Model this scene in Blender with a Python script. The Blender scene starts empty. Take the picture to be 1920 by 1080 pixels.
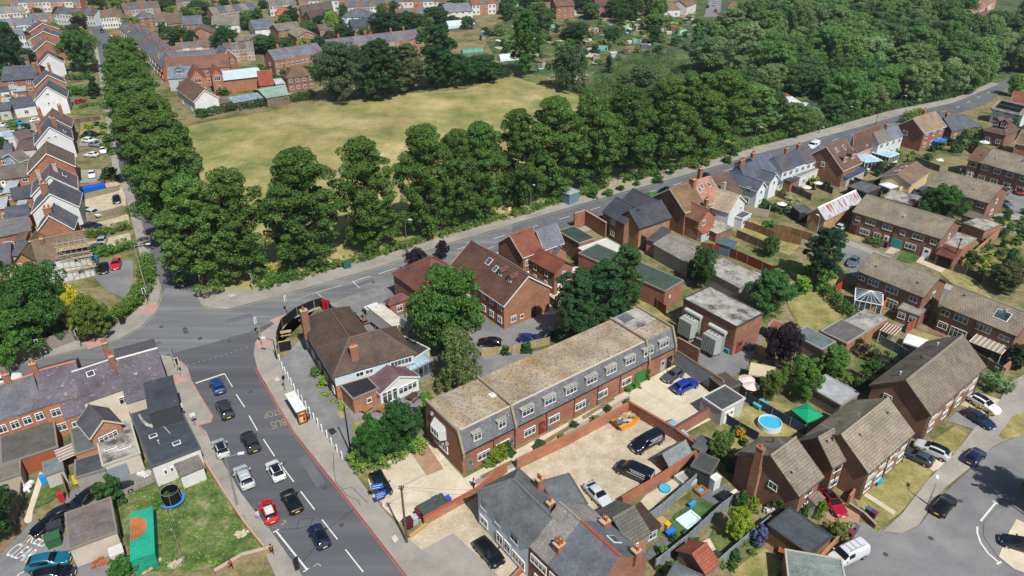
import bpy,bmesh,math,random
from mathutils import Vector,Matrix
random.seed(7)
R=math.radians
sc=bpy.context.scene
col=sc.collection
# ---------------------------------------------------------------- camera, sky, sun, exposure
HC=70.0;PITCH=R(30);FPX=1378.0
cd=bpy.data.cameras.new("camera");cam=bpy.data.objects.new("camera",cd);col.objects.link(cam)
cam.location=(0,0,HC);cam.rotation_euler=(R(90)-PITCH,0,0)
cd.sensor_width=36;cd.lens=36*FPX/1920;cd.clip_start=1;cd.clip_end=3000
sc.camera=cam
SUN_EL,SUN_AZ=R(52.8),R(-62.6) # azimuth measured from +X
w=bpy.data.worlds.new("World");sc.world=w;w.use_nodes=True
nt=w.node_tree;bg=nt.nodes['Background'];bg.inputs[1].default_value=0.078
sky=nt.nodes.new('ShaderNodeTexSky');sky.sky_type='NISHITA';sky.sun_disc=False
sky.sun_elevation=SUN_EL;sky.sun_rotation=R(90)-SUN_AZ;sky.air_density=1.0;sky.dust_density=1.2
nt.links.new(sky.outputs[0],bg.inputs[0])
sl=bpy.data.lights.new("sun",'SUN');sl.energy=5.0;sl.angle=R(0.5);sl.color=(1.0,0.965,0.91)
so=bpy.data.objects.new("sun",sl);col.objects.link(so)
sd=Vector((math.cos(SUN_EL)*math.cos(SUN_AZ),math.cos(SUN_EL)*math.sin(SUN_AZ),math.sin(SUN_EL)))
so.rotation_euler=sd.to_track_quat('Z','Y').to_euler()
sc.view_settings.view_transform='Standard';sc.view_settings.look='None'
sc.view_settings.exposure=0.27;sc.view_settings.gamma=1
sc.render.engine='CYCLES'
sc.cycles.max_bounces=5;sc.cycles.diffuse_bounces=3;sc.cycles.transparent_max_bounces=4

# ---------------------------------------------------------------- photograph pixel (1920x1080) -> world point at height z
def at(px,py,z=0.0):
 a=(px-960)/FPX;b=(540-py)/FPX
 dy=math.cos(PITCH)+b*math.sin(PITCH);dz=-math.sin(PITCH)+b*math.cos(PITCH)
 t=(z-HC)/dz
 return Vector((a*t,dy*t,z))
def pix(v):
 dz=v.z-HC;cz=v.y*math.cos(PITCH)-dz*math.sin(PITCH);cy=v.y*math.sin(PITCH)+dz*math.cos(PITCH)
 return 960+FPX*v.x/cz,540-FPX*cy/cz
def height_at(px,py,top):
 b=at(px,py);lo,hi=0.0,60.0
 for _ in range(40):
  m=(lo+hi)/2
  if pix(Vector((b.x,b.y,m)))[1]>top:lo=m
  else:hi=m
 return lo
def scale_at(px,py): # photo pixels per metre, across
 return(py+254)*0.866/HC
def hexc(h):
 if not isinstance(h,str):return(*h,1.0)if len(h)==3 else h
 h=h.lstrip('#');h=''.join(c*2 for c in h)if len(h)==3 else h;o=[]
 for i in(0,2,4):
  c=int(h[i:i+2],16)/255;o.append(c/12.92 if c<=.04045 else((c+.055)/1.055)**2.4)
 return(*o,1.0)

# ---------------------------------------------------------------- materials
MATS={}
class NB:
 def __init__(s,name,rough=0.85,spec=0.3):
  s.m=bpy.data.materials.new(name);s.m.use_nodes=True;s.t=s.m.node_tree
  s.p=s.t.nodes['Principled BSDF'];s.p.inputs['Roughness'].default_value=rough
  s.p.inputs['Specular IOR Level'].default_value=spec;MATS[name]=s.m
 def n(s,ty,**k):
  x=s.t.nodes.new(ty)
  for a,b in k.items():
   if a in x.inputs:x.inputs[a].default_value=b
   else:setattr(x,a,b)
  return x
 def l(s,a,b):s.t.links.new(a,b)
 def pos(s):
  if not hasattr(s,'_g'):s._g=s.n('ShaderNodeNewGeometry').outputs['Position']
  return s._g
 def uv(s):
  if not hasattr(s,'_u'):s._u=s.n('ShaderNodeUVMap').outputs[0]
  return s._u
 def noise(s,scale,detail=3,rough=.6,vec=None):
  x=s.n('ShaderNodeTexNoise');x.inputs['Scale'].default_value=scale;x.inputs['Detail'].default_value=detail
  x.inputs['Roughness'].default_value=rough;s.l(vec or s.pos(),x.inputs['Vector']);return x.outputs[0]
 def ramp(s,fac,stops):
  x=s.n('ShaderNodeValToRGB');s.l(fac,x.inputs[0]);e=x.color_ramp.elements
  for i,(p,c)in enumerate(stops):
   q=e[i]if i<2 else e.new(p)
   q.position=p;q.color=hexc(c)if not isinstance(c,float)else(c,c,c,1)
  return x.outputs[0]
 def mix(s,fac,a,b,mode='MIX'):
  x=s.n('ShaderNodeMix');x.data_type='RGBA';x.blend_type=mode
  for sock,v in((x.inputs[0],fac),(x.inputs[6],a),(x.inputs[7],b)):
   if hasattr(v,'is_output'):s.l(v,sock)
   elif isinstance(v,(int,float)):sock.default_value=v
   else:sock.default_value=hexc(v)
  return x.outputs[2]
 def tint(s):
  return s.n('ShaderNodeObjectInfo').outputs['Color']
 def base(s,c):
  if hasattr(c,'is_output'):s.l(c,s.p.inputs['Base Color'])
  else:s.p.inputs['Base Color'].default_value=hexc(c)
 def bump(s,h,st=.3,d=.05):
  b=s.n('ShaderNodeBump');b.inputs['Strength'].default_value=st;b.inputs['Distance'].default_value=d
  s.l(h,b.inputs['Height']);s.l(b.outputs[0],s.p.inputs['Normal'])
 def brick(s,bw,rh,mortar=.01,off=.5,c1=1.0,c2=.8,cm=.45):
  x=s.n('ShaderNodeTexBrick');x.offset=off
  s.l(s.uv(),x.inputs['Vector'])
  x.inputs['Scale'].default_value=1;x.inputs['Brick Width'].default_value=bw;x.inputs['Row Height'].default_value=rh
  x.inputs['Mortar Size'].default_value=mortar;x.inputs['Mortar Smooth'].default_value=.3
  for k,v in(('Color1',c1),('Color2',c2),('Mortar',cm)):x.inputs[k].default_value=(v,v,v,1)
  return x.outputs[0]
# tinted materials (colour comes from each object's own colour)
def _tiles(name,bw,rh,mort,c2,cm,mossy,moss,rough=.85):
 b=NB(name,rough,.25);t=b.tint()
 c=b.mix(1.0,t,b.brick(bw,rh,mort,.5,1.08,c2,cm),'MULTIPLY')
 c=b.mix(1.0,c,b.ramp(b.noise(.35,5,.7),[(.3,.66),(.5,1.0),(.72,1.36)]),'MULTIPLY')
 c=b.mix(1.0,c,b.ramp(b.noise(3.2,3,.7),[(.3,.82),(.7,1.15)]),'MULTIPLY')
 c=b.mix(b.ramp(b.noise(1.6,5,.75),[(.60,0.0),(.72,mossy)]),c,moss)
 b.base(c)
_tiles('tile',.33,.34,.045,.8,.5,.55,'#4a4630')
_tiles('big_tile',.42,.38,.05,.88,.55,.4,'#6f6a4e')
_tiles('slate',.30,.27,.02,.9,.78,.3,'#8b8a84')
_tiles('old_slate',.36,.29,.025,.86,.76,.75,'#b4b0a8')
_tiles('corrugated',.16,40,.05,.95,.7,.5,'#7d7060')
b=NB('brick',.9,.2);t=b.mix(.6,b.tint(),'#7e6858')
c=b.mix(1.0,t,b.brick(.45,.15,.02,.5,1.12,.8,1.05),'MULTIPLY')
c=b.mix(1.0,c,b.ramp(b.noise(.5,4),[(.3,.8),(.7,1.18)]),'MULTIPLY');b.base(c)
b=NB('render',.9,.2);b.base(b.mix(1.0,b.tint(),b.ramp(b.noise(.6,5,.7),[(.3,.84),(.7,1.06)]),'MULTIPLY'))
b=NB('felt',.9,.2)
c=b.mix(1.0,b.tint(),b.ramp(b.noise(.5,5,.75),[(.3,.7),(.7,1.3)]),'MULTIPLY')
c=b.mix(1.0,c,b.ramp(b.noise(4,3,.8),[(.3,.85),(.7,1.15)]),'MULTIPLY')
b.base(b.mix(1.0,c,b.brick(60,1.0,.03,.0,1.,.93,.72),'MULTIPLY'))
b=NB('gravel_roof',1,.1)
c=b.mix(b.ramp(b.noise(.2,5,.7),[(.3,0.0),(.7,1.0)]),b.ramp(b.noise(2.4,7,.95),[(.37,'#4a3825'),(.46,'#856c4a'),(.54,'#ad9770'),(.63,'#5c452e')]),b.ramp(b.noise(2.4,7,.95),[(.36,'#40362c'),(.45,'#7d7262'),(.53,'#bdb6a8'),(.63,'#5c4c3c')]))
c=b.mix(1.0,c,b.ramp(b.noise(.22,3),[(.35,.62),(.7,1.12)]),'MULTIPLY');b.base(c)
b=NB('stained_roof',1,.1)
b.base(b.ramp(b.noise(.33,7,.75),[(.38,'#4a4947'),(.5,'#8a8781'),(.6,'#a09d96'),(.7,'#bab7b0')]))
b=NB('rusty_roof',.8,.3);mp=b.n('ShaderNodeMapping');mp.inputs['Scale'].default_value=(3.2,.35,1);b.l(b.uv(),mp.inputs[0])
b.base(b.mix(b.ramp(b.noise(1.0,3,.6,mp.outputs[0]),[(.5,0.0),(.56,1.0)]),'#a3acb4',b.ramp(b.noise(3,3),[(.3,'#6a3424'),(.7,'#95614a')])))
b=NB('wood',.85,.2)
c=b.mix(1.0,b.tint(),b.brick(.16,30,.02,0,1.1,.82,.5),'MULTIPLY')
b.base(b.mix(1.0,c,b.ramp(b.noise(.9,3),[(.3,.8),(.7,1.15)]),'MULTIPLY'))
b=NB('plain',.6,.3);b.base(b.mix(1.0,b.tint(),b.ramp(b.noise(2,2),[(.3,.92),(.7,1.05)]),'MULTIPLY'))
b=NB('metal',.45,.5);b.base(b.tint());b.p.inputs['Metallic'].default_value=.4
b=NB('paint',.28,.5);b.base(b.tint());b.p.inputs['Coat Weight'].default_value=.6;b.p.inputs['Coat Roughness'].default_value=.08
b=NB('car_glass',.06,.8);b.base('#0c1014')
b=NB('tyre',.8,.2);b.base('#101010')
b=NB('lamp_lens',.15,.6);b.base('#8d9296')
b=NB('tail_lens',.2,.6);b.base('#7a0b0b')
b=NB('window_glass',.08,.8);b.base(b.ramp(b.noise(.8,1),[(.3,'#10161c'),(.75,'#55606a')]))
b=NB('sky_glass',.1,.8);b.base('#8fb4c4')
b=NB('dark_void',.9,.1);b.base('#0a0a0b')
b=NB('water',.05,.6);b.base('#3fa2c4')
b=NB('bark',.95,.1);b.base(b.ramp(b.noise(3,4),[(.3,'#2a2119'),(.7,'#57483a')]))
# leaves: one material, colour per object, clump noise and see-through light
b=NB('leaf',.6,.25);t=b.tint()
c=b.mix(1.0,t,b.ramp(b.noise(.55,3,.7),[(.3,.72),(.7,1.3)]),'MULTIPLY')
rr=b.n('ShaderNodeNewGeometry').outputs['Random Per Island']
c=b.mix(1.0,c,b.ramp(rr,[(0.,.74),(1.,1.22)]),'MULTIPLY')
b.base(c)
tr=b.n('ShaderNodeBsdfTranslucent');b.l(c,tr.inputs[0]);ms=b.n('ShaderNodeMixShader');ms.inputs[0].default_value=.28
b.l(b.p.outputs[0],ms.inputs[1]);b.l(tr.outputs[0],ms.inputs[2]);b.l(ms.outputs[0],b.t.nodes['Material Output'].inputs[0])
# ground kinds
def ground_mat(name,sc1,stops,sc2=2.5,k2=(.85,1.15),sc3=.04,k3=(.88,1.1),rough=.95):
 b=NB(name,rough,.15)
 c=b.ramp(b.noise(sc1,6,.7),stops)
 c=b.mix(1.0,c,b.ramp(b.noise(sc2,4,.75),[(.3,k2[0]),(.7,k2[1])]),'MULTIPLY')
 c=b.mix(1.0,c,b.ramp(b.noise(sc3,3),[(.3,k3[0]),(.7,k3[1])]),'MULTIPLY')
 b.base(c);return b
ground_mat('earth',.12,[(.36,'#45502a'),(.48,'#6d6a45'),(.56,'#83775a'),(.66,'#4d5c33')],1.4,(.6,1.25))
ground_mat('field',.05,[(.36,'#646c3c'),(.46,'#7f7e4c'),(.54,'#938a5a'),(.66,'#ab9f74')],1.6,(.78,1.18),.02,(.8,1.1))
ground_mat('dry_grass',.3,[(.36,'#646a3a'),(.5,'#827c4c'),(.66,'#9a8e64')],2.5,(.75,1.2))
ground_mat('lawn',.4,[(.36,'#46562e'),(.5,'#606a3c'),(.66,'#7d7a4e')],3,(.75,1.2))
ground_mat('lush',.5,[(.36,'#364c2b'),(.5,'#455e31'),(.66,'#566b3a')],3,(.8,1.2))
ground_mat('rough_grass',.35,[(.36,'#3c4d28'),(.47,'#4e6031'),(.57,'#666f42'),(.67,'#8a846a')],2.2,(.6,1.3))
ground_mat('scrub',.1,[(.36,'#324628'),(.5,'#465834'),(.66,'#666843')],.6,(.6,1.3))
ground_mat('asphalt',.25,[(.3,'#525458'),(.7,'#626468')],12,(.93,1.07),.05,(.86,1.1))
ground_mat('asphalt_worn',.3,[(.3,'#66676a'),(.5,'#747475'),(.7,'#8a8885')],6,(.9,1.1),.06,(.85,1.12))
ground_mat('asphalt_close',.18,[(.3,'#646568'),(.5,'#727273'),(.7,'#7f7e7c')],5,(.9,1.1),.07,(.85,1.12))
b=NB('asphalt_streak',.95,.15);mp=b.n('ShaderNodeMapping');mp.inputs['Rotation'].default_value=(0,0,R(-33));mp.inputs['Scale'].default_value=(.06,.9,1);b.l(b.pos(),mp.inputs[0])
c=b.ramp(b.noise(.55,4,.6,mp.outputs[0]),[(.3,'#5c5e61'),(.5,'#67696b'),(.75,'#7f7f7d')]);b.base(b.mix(1.0,c,b.ramp(b.noise(6,4,.7),[(.3,.9),(.7,1.08)]),'MULTIPLY'))
b=NB('asphalt_tracks',.95,.15);mp=b.n('ShaderNodeMapping');mp.inputs['Rotation'].default_value=(0,0,R(56));mp.inputs['Scale'].default_value=(.03,.7,1);b.l(b.pos(),mp.inputs[0])
c=b.ramp(b.noise(.5,3,.5,mp.outputs[0]),[(.3,'#494b4f'),(.5,'#535559'),(.7,'#606164')]);b.base(b.mix(1.0,c,b.ramp(b.noise(6,4,.7),[(.3,.93),(.7,1.06)]),'MULTIPLY'))
ground_mat('paving',.3,[(.3,'#7e7b75'),(.7,'#98938a')],5,(.88,1.1),.08,(.85,1.12))
ground_mat('concrete',.35,[(.3,'#a89e88'),(.5,'#b8ae98'),(.7,'#c4bcab')],4,(.88,1.1),.09,(.85,1.1))
ground_mat('gravel',.5,[(.3,'#968870'),(.5,'#aa9e88'),(.7,'#bab09d')],8,(.68,1.3),.09,(.85,1.12))
ground_mat('pink_paving',.6,[(.3,'#9a7a70'),(.7,'#ad8f84')],5,(.9,1.1))
ground_mat('red_slab',.5,[(.3,'#8a6a55'),(.7,'#a5896f')],5,(.85,1.15))
ground_mat('deck',.6,[(.3,'#55585c'),(.7,'#686b6f')],5,(.92,1.1))
ground_mat('soil',.5,[(.3,'#5f4f3b'),(.7,'#8c7a5c')],4,(.7,1.2))
for nm,cc,rg in(('line_white','#c9c9c4',.7),('line_faded','#9a9a94',.8),('line_yellow','#a89a6c',.8),('line_red','#a85a52',.8),('kerb','#9b958a',.9),('tar','#2c2d2f',.7),('iron','#4a4744',.7),('bus_yellow','#8a8468',.8)):
 b=NB(nm,rg,.2);b.base(b.mix(1.0,b.ramp(b.noise(3,4,.8),[(.3,.8),(.7,1.08)]),cc,'MULTIPLY'))

# ---------------------------------------------------------------- mesh builder
class MB:
 def __init__(s):s.v=[];s.f=[];s.m=[];s.mats=[]
 def mi(s,m):
  if m not in s.mats:s.mats.append(m)
  return s.mats.index(m)
 def face(s,pts,m):
  i=len(s.v);s.v+=[tuple(p)for p in pts];s.f.append(tuple(range(i,i+len(pts))));s.m.append(s.mi(m))
 def solid(s,verts,faces,m):
  i=len(s.v);s.v+=[tuple(p)for p in verts];k=s.mi(m)
  for f in faces:s.f.append(tuple(i+j for j in f));s.m.append(k)
 def box(s,x0,y0,z0,x1,y1,z1,m):
  if x0>x1:x0,x1=x1,x0
  if y0>y1:y0,y1=y1,y0
  v=[(x0,y0,z0),(x1,y0,z0),(x1,y1,z0),(x0,y1,z0),(x0,y0,z1),(x1,y0,z1),(x1,y1,z1),(x0,y1,z1)]
  s.solid(v,[(3,2,1,0),(4,5,6,7),(0,1,5,4),(1,2,6,5),(2,3,7,6),(3,0,4,7)],m)
 def prism(s,pts,z0,z1,m,mside=None): # pts ccw (x,y)
  a=sum(pts[i][0]*pts[(i+1)%len(pts)][1]-pts[(i+1)%len(pts)][0]*pts[i][1]for i in range(len(pts)))
  if a<0:pts=pts[::-1]
  n=len(pts)
  s.solid([(p[0],p[1],z1)for p in pts],[tuple(range(n))],m)
  v=[(p[0],p[1],z0)for p in pts]+[(p[0],p[1],z1)for p in pts]
  s.solid(v,[(i,(i+1)%n,n+(i+1)%n,n+i)for i in range(n)],mside or m)
 def slab(s,quad,th,m,mu=None): # roof plane: quad ccw seen from above, thickness down
  q=[Vector(p)for p in quad];d=Vector((0,0,-th));n=len(q)
  v=q+[p+d for p in q]
  s.solid(v,[tuple(range(n)),tuple(range(2*n-1,n-1,-1))]+[(i,n+i,n+(i+1)%n,(i+1)%n)for i in range(n)],m)
 def tube(s,a,b,r0,r1,n,m,cap=True):
  a,b=Vector(a),Vector(b);d=(b-a)
  if d.length<1e-6:return
  q=d.to_track_quat('Z','Y');v=[]
  for c,r in((a,r0),(b,r1)):
   for i in range(n):
    t=2*math.pi*i/n;v.append(c+q@Vector((r*math.cos(t),r*math.sin(t),0)))
  f=[(i,(i+1)%n,n+(i+1)%n,n+i)for i in range(n)]
  if cap:f+=[tuple(range(n-1,-1,-1)),tuple(range(n,2*n))]
  s.solid(v,f,m)
 def mesh(s,name,smooth=None):
  me=bpy.data.meshes.new(name);me.from_pydata(s.v,[],s.f)
  for m in s.mats:me.materials.append(MATS[m])
  me.polygons.foreach_set('material_index',s.m)
  uvl=me.uv_layers.new(name='uv');uv=[0.0]*(2*len(me.loops))
  for p in me.polygons:
   n=p.normal
   if abs(n.z)>.97:u=Vector((1,0,0));v=Vector((0,1,0))
   else:
    u=Vector((-n.y,n.x,0)).normalized();v=n.cross(u)
   for li in p.loop_indices:
    c=me.vertices[me.loops[li].vertex_index].co
    uv[2*li]=c.dot(u);uv[2*li+1]=c.dot(v)
  uvl.data.foreach_set('uv',uv)
  if smooth is not None:
   me.shade_smooth()
   try:me.set_sharp_from_angle(angle=R(smooth))
   except Exception:pass
  me.update();return me
def obj(name,me,parent=None,loc=(0,0,0),rz=0,tint=None,**k):
 o=bpy.data.objects.new(name,me);col.objects.link(o)
 if parent:o.parent=parent
 o.location=loc;o.rotation_euler=(0,0,rz)
 if tint is not None:o.color=hexc(tint)
 return o
def tag(o,label=None,cat=None,group=None,kind=None):
 if label:o['label']=label
 if cat:o['category']=cat
 if group:o['group']=group
 if kind:o['kind']=kind
 return o
def thing(name,label,cat,loc,rz=0,group=None):
 o=bpy.data.objects.new(name,None);col.objects.link(o);o.location=loc;o.rotation_euler=(0,0,rz)
 o.empty_display_size=.5
 return tag(o,label,cat,group)
def copy_tree(o,parent=None):
 c=o.copy();col.objects.link(c);c.parent=parent
 for ch in list(o.children):copy_tree(ch,c)
 return c
ORD=['first','second','third','fourth','fifth','sixth','seventh','eighth','ninth','tenth','eleventh','twelfth','thirteenth','fourteenth','fifteenth','sixteenth','seventeenth','eighteenth','nineteenth','twentieth']
CACHE={}
def cached(key,fn):
 if key not in CACHE:CACHE[key]=fn()
 return CACHE[key]
# ================================================================ the setting: ground, roads, pavements, markings
SHN=[0]
def sheet(name,mat,pts,z,label=None):
 SHN[0]+=1;z+=.00043*SHN[0]
 P2=[at(x,y)for x,y in pts]
 me=MB();p=[(q.x,q.y)for q in P2]
 a=sum(p[i][0]*p[(i+1)%len(p)][1]-p[(i+1)%len(p)][0]*p[i][1]for i in range(len(p)))
 if a<0:p=p[::-1]
 bm=bmesh.new();vs=[bm.verts.new((x,y,z))for x,y in p];f=bm.faces.new(vs)
 bmesh.ops.triangulate(bm,faces=[f]);m=bpy.data.meshes.new(name);bm.to_mesh(m);bm.free();m.materials.append(MATS[mat])
 uvl=m.uv_layers.new(name='uv')
 for l in m.loops:c=m.vertices[l.vertex_index].co;uvl.data[l.index].uv=(c.x,c.y)
 o=obj(name,m);tag(o,kind='structure');return o
def raised(name,mat,pts,z=0.14,zb=0.0): # pavement with a real kerb face
 p=[(q.x,q.y)for q in(at(x,y)for x,y in pts)]
 a=sum(p[i][0]*p[(i+1)%len(p)][1]-p[(i+1)%len(p)][0]*p[i][1]for i in range(len(p)))
 if a<0:p=p[::-1]
 bm=bmesh.new();n=len(p);vs=[bm.verts.new((x,y,z))for x,y in p];f=bm.faces.new(vs)
 lo=[bm.verts.new((x,y,zb))for x,y in p]
 for i in range(n):k=bm.faces.new((lo[i],lo[(i+1)%n],vs[(i+1)%n],vs[i]));k.material_index=1
 bmesh.ops.triangulate(bm,faces=[f]);m=bpy.data.meshes.new(name);bm.to_mesh(m);bm.free()
 m.materials.append(MATS[mat]);m.materials.append(MATS['kerb'])
 o=obj(name,m);tag(o,kind='structure');return o
def ribbon(name,mat,pts,wdt,z,dash=None,zoff=0):
 b=MB();P=[at(x,y)for x,y in pts];acc=0
 for i in range(len(P)-1):
  a,c=P[i],P[i+1];d=(c-a);L=d.length
  if L<.01:continue
  d.normalize();n=Vector((-d.y,d.x,0))*wdt/2
  segs=[(0,L)]
  if dash:
   segs=[];t=-acc
   while t<L:
    s0,s1=max(t,0),min(t+dash[0],L)
    if s1>s0:segs.append((s0,s1))
    t+=dash[0]+dash[1]
   acc=(L+acc)%(dash[0]+dash[1])
  for s0,s1 in segs:
   u,v=a+d*s0,a+d*s1
   b.face([(u-n).to_tuple()[:2]+(z,),(v-n).to_tuple()[:2]+(z,),(v+n).to_tuple()[:2]+(z,),(u+n).to_tuple()[:2]+(z,)],mat)
   b.f[-1]=b.f[-1]if(d.cross(n)).z>0 else b.f[-1][::-1]
 o=obj(name,b.mesh(name));tag(o,kind='structure');return o

g=MB();g.face([(-1500,-60,0),(1500,-60,0),(1500,2200,0),(-1500,2200,0)],'earth')
tag(obj('ground',g.mesh('ground')),kind='structure')
Z0=.02
sheet('field','field',[(372,232),(470,215),(610,192),(700,180),(870,168),(960,142),(1010,140),(1085,168),(1100,185),(1090,215),(1240,240),(1380,262),(1440,272),(1335,300),(1235,328),(1142,353),(1047,383),(955,410),(910,423),(817,448),(730,475),(695,485),(592,513),(480,543),(385,545),(350,475),(320,395),(292,335),(268,280),(300,250)],Z0)
sheet('grass_strip','lawn',[(955,143),(1010,140),(1055,160),(1010,158)],Z0+.01)
sheet('scrub_ground','scrub',[(1085,168),(1100,185),(1090,215),(1240,240),(1380,262),(1440,272),(1500,255),(1600,228),(1790,182),(1900,145),(1920,130),(2000,60),(2000,-40),(1330,-60),(1250,60),(1120,130)],Z0)
sheet('allotment_ground','scrub',[(900,60),(930,110),(1000,140),(1085,150),(1130,125),(1250,100),(1320,60),(1300,20),(1150,5),(980,20)],Z0+.004)
# roads
ZR=.03
sheet('side_road','asphalt',[(300,560),(300,540),(282,482),(265,420),(250,365),(225,320),(215,260),(203,190),(193,140),(183,90),(175,62),(164,46),(152,30),(165,27),(190,42),(203,62),(212,90),(228,140),(243,190),(262,240),(285,300),(312,360),(335,430),(355,490),(372,560)],ZR)
sheet('road','asphalt',[(900,438),(960,420),(1160,362),(1260,335),(1440,283),(1502,268),(1615,237),(1690,215),(1790,192),(1872,158),(1890,145),(1915,150),(1885,168),(1850,195),(1760,224),(1650,254),(1500,301),(1440,319),(1290,364),(1160,404),(1057,434),(900,482)],ZR)
sheet('junction','asphalt_tracks',[(240,690),(300,600),(600,552),(600,573),(560,583),(520,604),(490,625),(478,645),(480,690),(352,702),(345,682),(322,669),(300,669)],ZR-.004)
sheet('worn_road','asphalt_streak',[(0,693),(75,672),(160,652),(225,635),(265,612),(292,585),(300,560),(310,540),(368,548),(380,575),(425,580),(480,565),(572,540),(705,502),(837,457),(960,420),(960,456),(870,486),(760,522),(675,548),(600,572),(560,583),(470,622),(380,648),(300,668),(240,690),(100,735),(0,770)],ZR+.0005)
sheet('main_road','asphalt_tracks',[(345,682),(380,655),(470,628),(478,645),(476,665),(484,697),(520,760),(552,813),(650,935),(770,1090),(570,1085),(510,999),(480,962),(452,925),(428,885),(395,829),(386,812),(372,796),(396,792),(400,780),(362,720)],ZR+.0005)
sheet('repair_patch','tar',[(300,575),(312,572),(318,592),(306,596)],ZR+.001)if False else None
for q in([(420,600),(470,588),(474,594),(424,607)],[(255,655),(300,640),(303,645),(258,661)],[(640,540),(700,522),(703,527),(643,546)],[(560,860),(575,852),(610,905),(594,914)],[(1500,286),(1560,269),(1562,273),(1502,290)]):sheet('repair_patch','asphalt',q,ZR+.001)
# pavements (raised)
raised('pavement','paving',[(570,1085),(510,999),(480,962),(452,925),(428,885),(395,829),(388,812),(372,798),(396,792),(400,780),(362,720),(352,690),(345,682),(322,669),(300,667),(302,680),(316,720),(330,770),(372,840),(386,872),(420,930),(460,985),(490,1020),(520,1090)])
raised('pavement','paving',[(-100,722),(0,692),(75,672),(160,652),(225,635),(265,612),(292,585),(300,560),(300,540),(282,482),(265,420),(250,365),(225,320),(215,260),(203,190),(193,140),(183,90),(177,92),(186,140),(194,190),(203,260),(212,320),(237,372),(250,425),(262,475),(268,520),(275,555),(265,575),(235,600),(200,620),(120,645),(40,667),(-100,706)])
raised('pavement','paving',[(372,560),(378,572),(390,578),(425,580),(480,565),(572,540),(705,502),(837,457),(960,420),(1160,362),(1260,335),(1440,283),(1502,268),(1615,237),(1690,215),(1790,192),(1872,158),(1860,155),(1790,184),(1665,209),(1580,233),(1440,271),(1335,301),(1235,329),(1142,354),(1047,384),(955,411),(817,449),(695,486),(592,514),(480,543),(385,545),(368,548)])
raised('pavement','paving',[(600,572),(560,583),(520,604),(490,625),(478,645),(476,665),(484,697),(520,760),(552,813),(650,935),(770,1090),(860,1100),(800,1040),(765,1010),(700,935),(645,862),(600,798),(560,740),(524,680),(518,655),(522,628),(545,600),(600,578)])
raised('pavement','paving',[(1760,226),(1650,256),(1500,303),(1440,321),(1290,366),(1160,406),(1057,436),(905,482),(870,492),(905,498),(1060,445),(1165,415),(1290,375),(1440,328),(1500,309),(1650,262),(1762,231)],.12)
# tactile crossings
for q in([(262,576),(292,568),(298,578),(286,590),(262,590)],[(158,641),(192,631),(200,646),(166,657)],[(372,556),(372,548),(385,546),(388,556)],[(505,602),(535,590),(545,594),(520,612)],[(482,640),(500,634),(510,645),(482,655)],[(318,708),(342,700),(348,716),(324,724)]):
 sheet('tactile_paving','pink_paving',q,.144)
# pub forecourt, yards, drives
sheet('forecourt','asphalt_worn',[(524,682),(560,742),(600,800),(645,862),(662,850),(668,790),(690,775),(735,768),(780,745),(790,700),(760,650),(700,600),(620,600),(560,640)],.15)
sheet('yard','asphalt_worn',[(600,574),(700,540),(742,525),(790,520),(800,560),(780,620),(700,640),(640,600)],.05)
sheet('pub_patio','asphalt_close',[(668,790),(690,770),(735,760),(790,735),(820,760),(790,790),(740,800),(665,835)],.16)
sheet('garden_grass','dry_grass',[(662,792),(690,792),(700,800),(690,840),(664,830)],.165)
sheet('car_park','asphalt_close',[(795,600),(860,560),(925,610),(960,612),(1012,585),(1040,590),(1040,640),(905,665),(860,700),(820,680)],.05)
sheet('back_drive','asphalt_worn',[(895,672),(905,668),(1040,655),(1035,668),(880,745),(850,750),(860,700)],.055)
sheet('house_yard','concrete',[(1012,590),(1010,560),(1030,545),(1075,560),(1040,590)],.06)
sheet('parking_yard','concrete',[(690,900),(700,880),(800,820),(872,900),(892,922),(795,974),(755,985),(700,935)],.04)
sheet('access_lane','concrete',[(868,898),(1266,684),(1332,737),(1375,765),(1262,824),(1177,770),(968,880),(890,922)],.042)
sheet('lane_track','paving',[(880,905),(980,858),(1180,742),(1183,747),(985,866),(888,912)],.05)
for q in([(1010,832),(1080,790),(1084,796),(1015,838)],[(1090,782),(1150,745),(1153,749),(1094,788)],[(900,893),(960,862),(964,868),(905,899)]):sheet('planting_bed','soil',q,.055)
for q in([(1200,728),(1262,765)],[(1230,716),(1300,756)],[(1240,780),(1330,728)],[(1205,756),(1300,704)]):ribbon('slab_joint','line_yellow',q,.06,.075)
sheet('slab_patch','red_slab',[(768,846),(800,832),(832,880),(800,892)],.045)
sheet('gravel_yard','gravel',[(965,880),(1178,762),(1258,812),(1308,846),(1165,945),(1110,970),(1050,930)],.05)
sheet('gravel_drive','gravel',[(765,1010),(800,975),(895,922),(905,960),(1000,1075),(1010,1110),(870,1110),(800,1045)],.05)
sheet('drive_concrete','paving',[(785,1035),(850,1000),(930,1075),(950,1110),(850,1110)],.056)
sheet('transformer_yard','asphalt_close',[(1268,655),(1285,620),(1380,660),(1400,655),(1440,610),(1400,690),(1345,720)],.05)
sheet('side_yard','dry_grass',[(1165,570),(1200,560),(1245,575),(1265,600),(1240,600),(1190,590)],.05)
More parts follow.
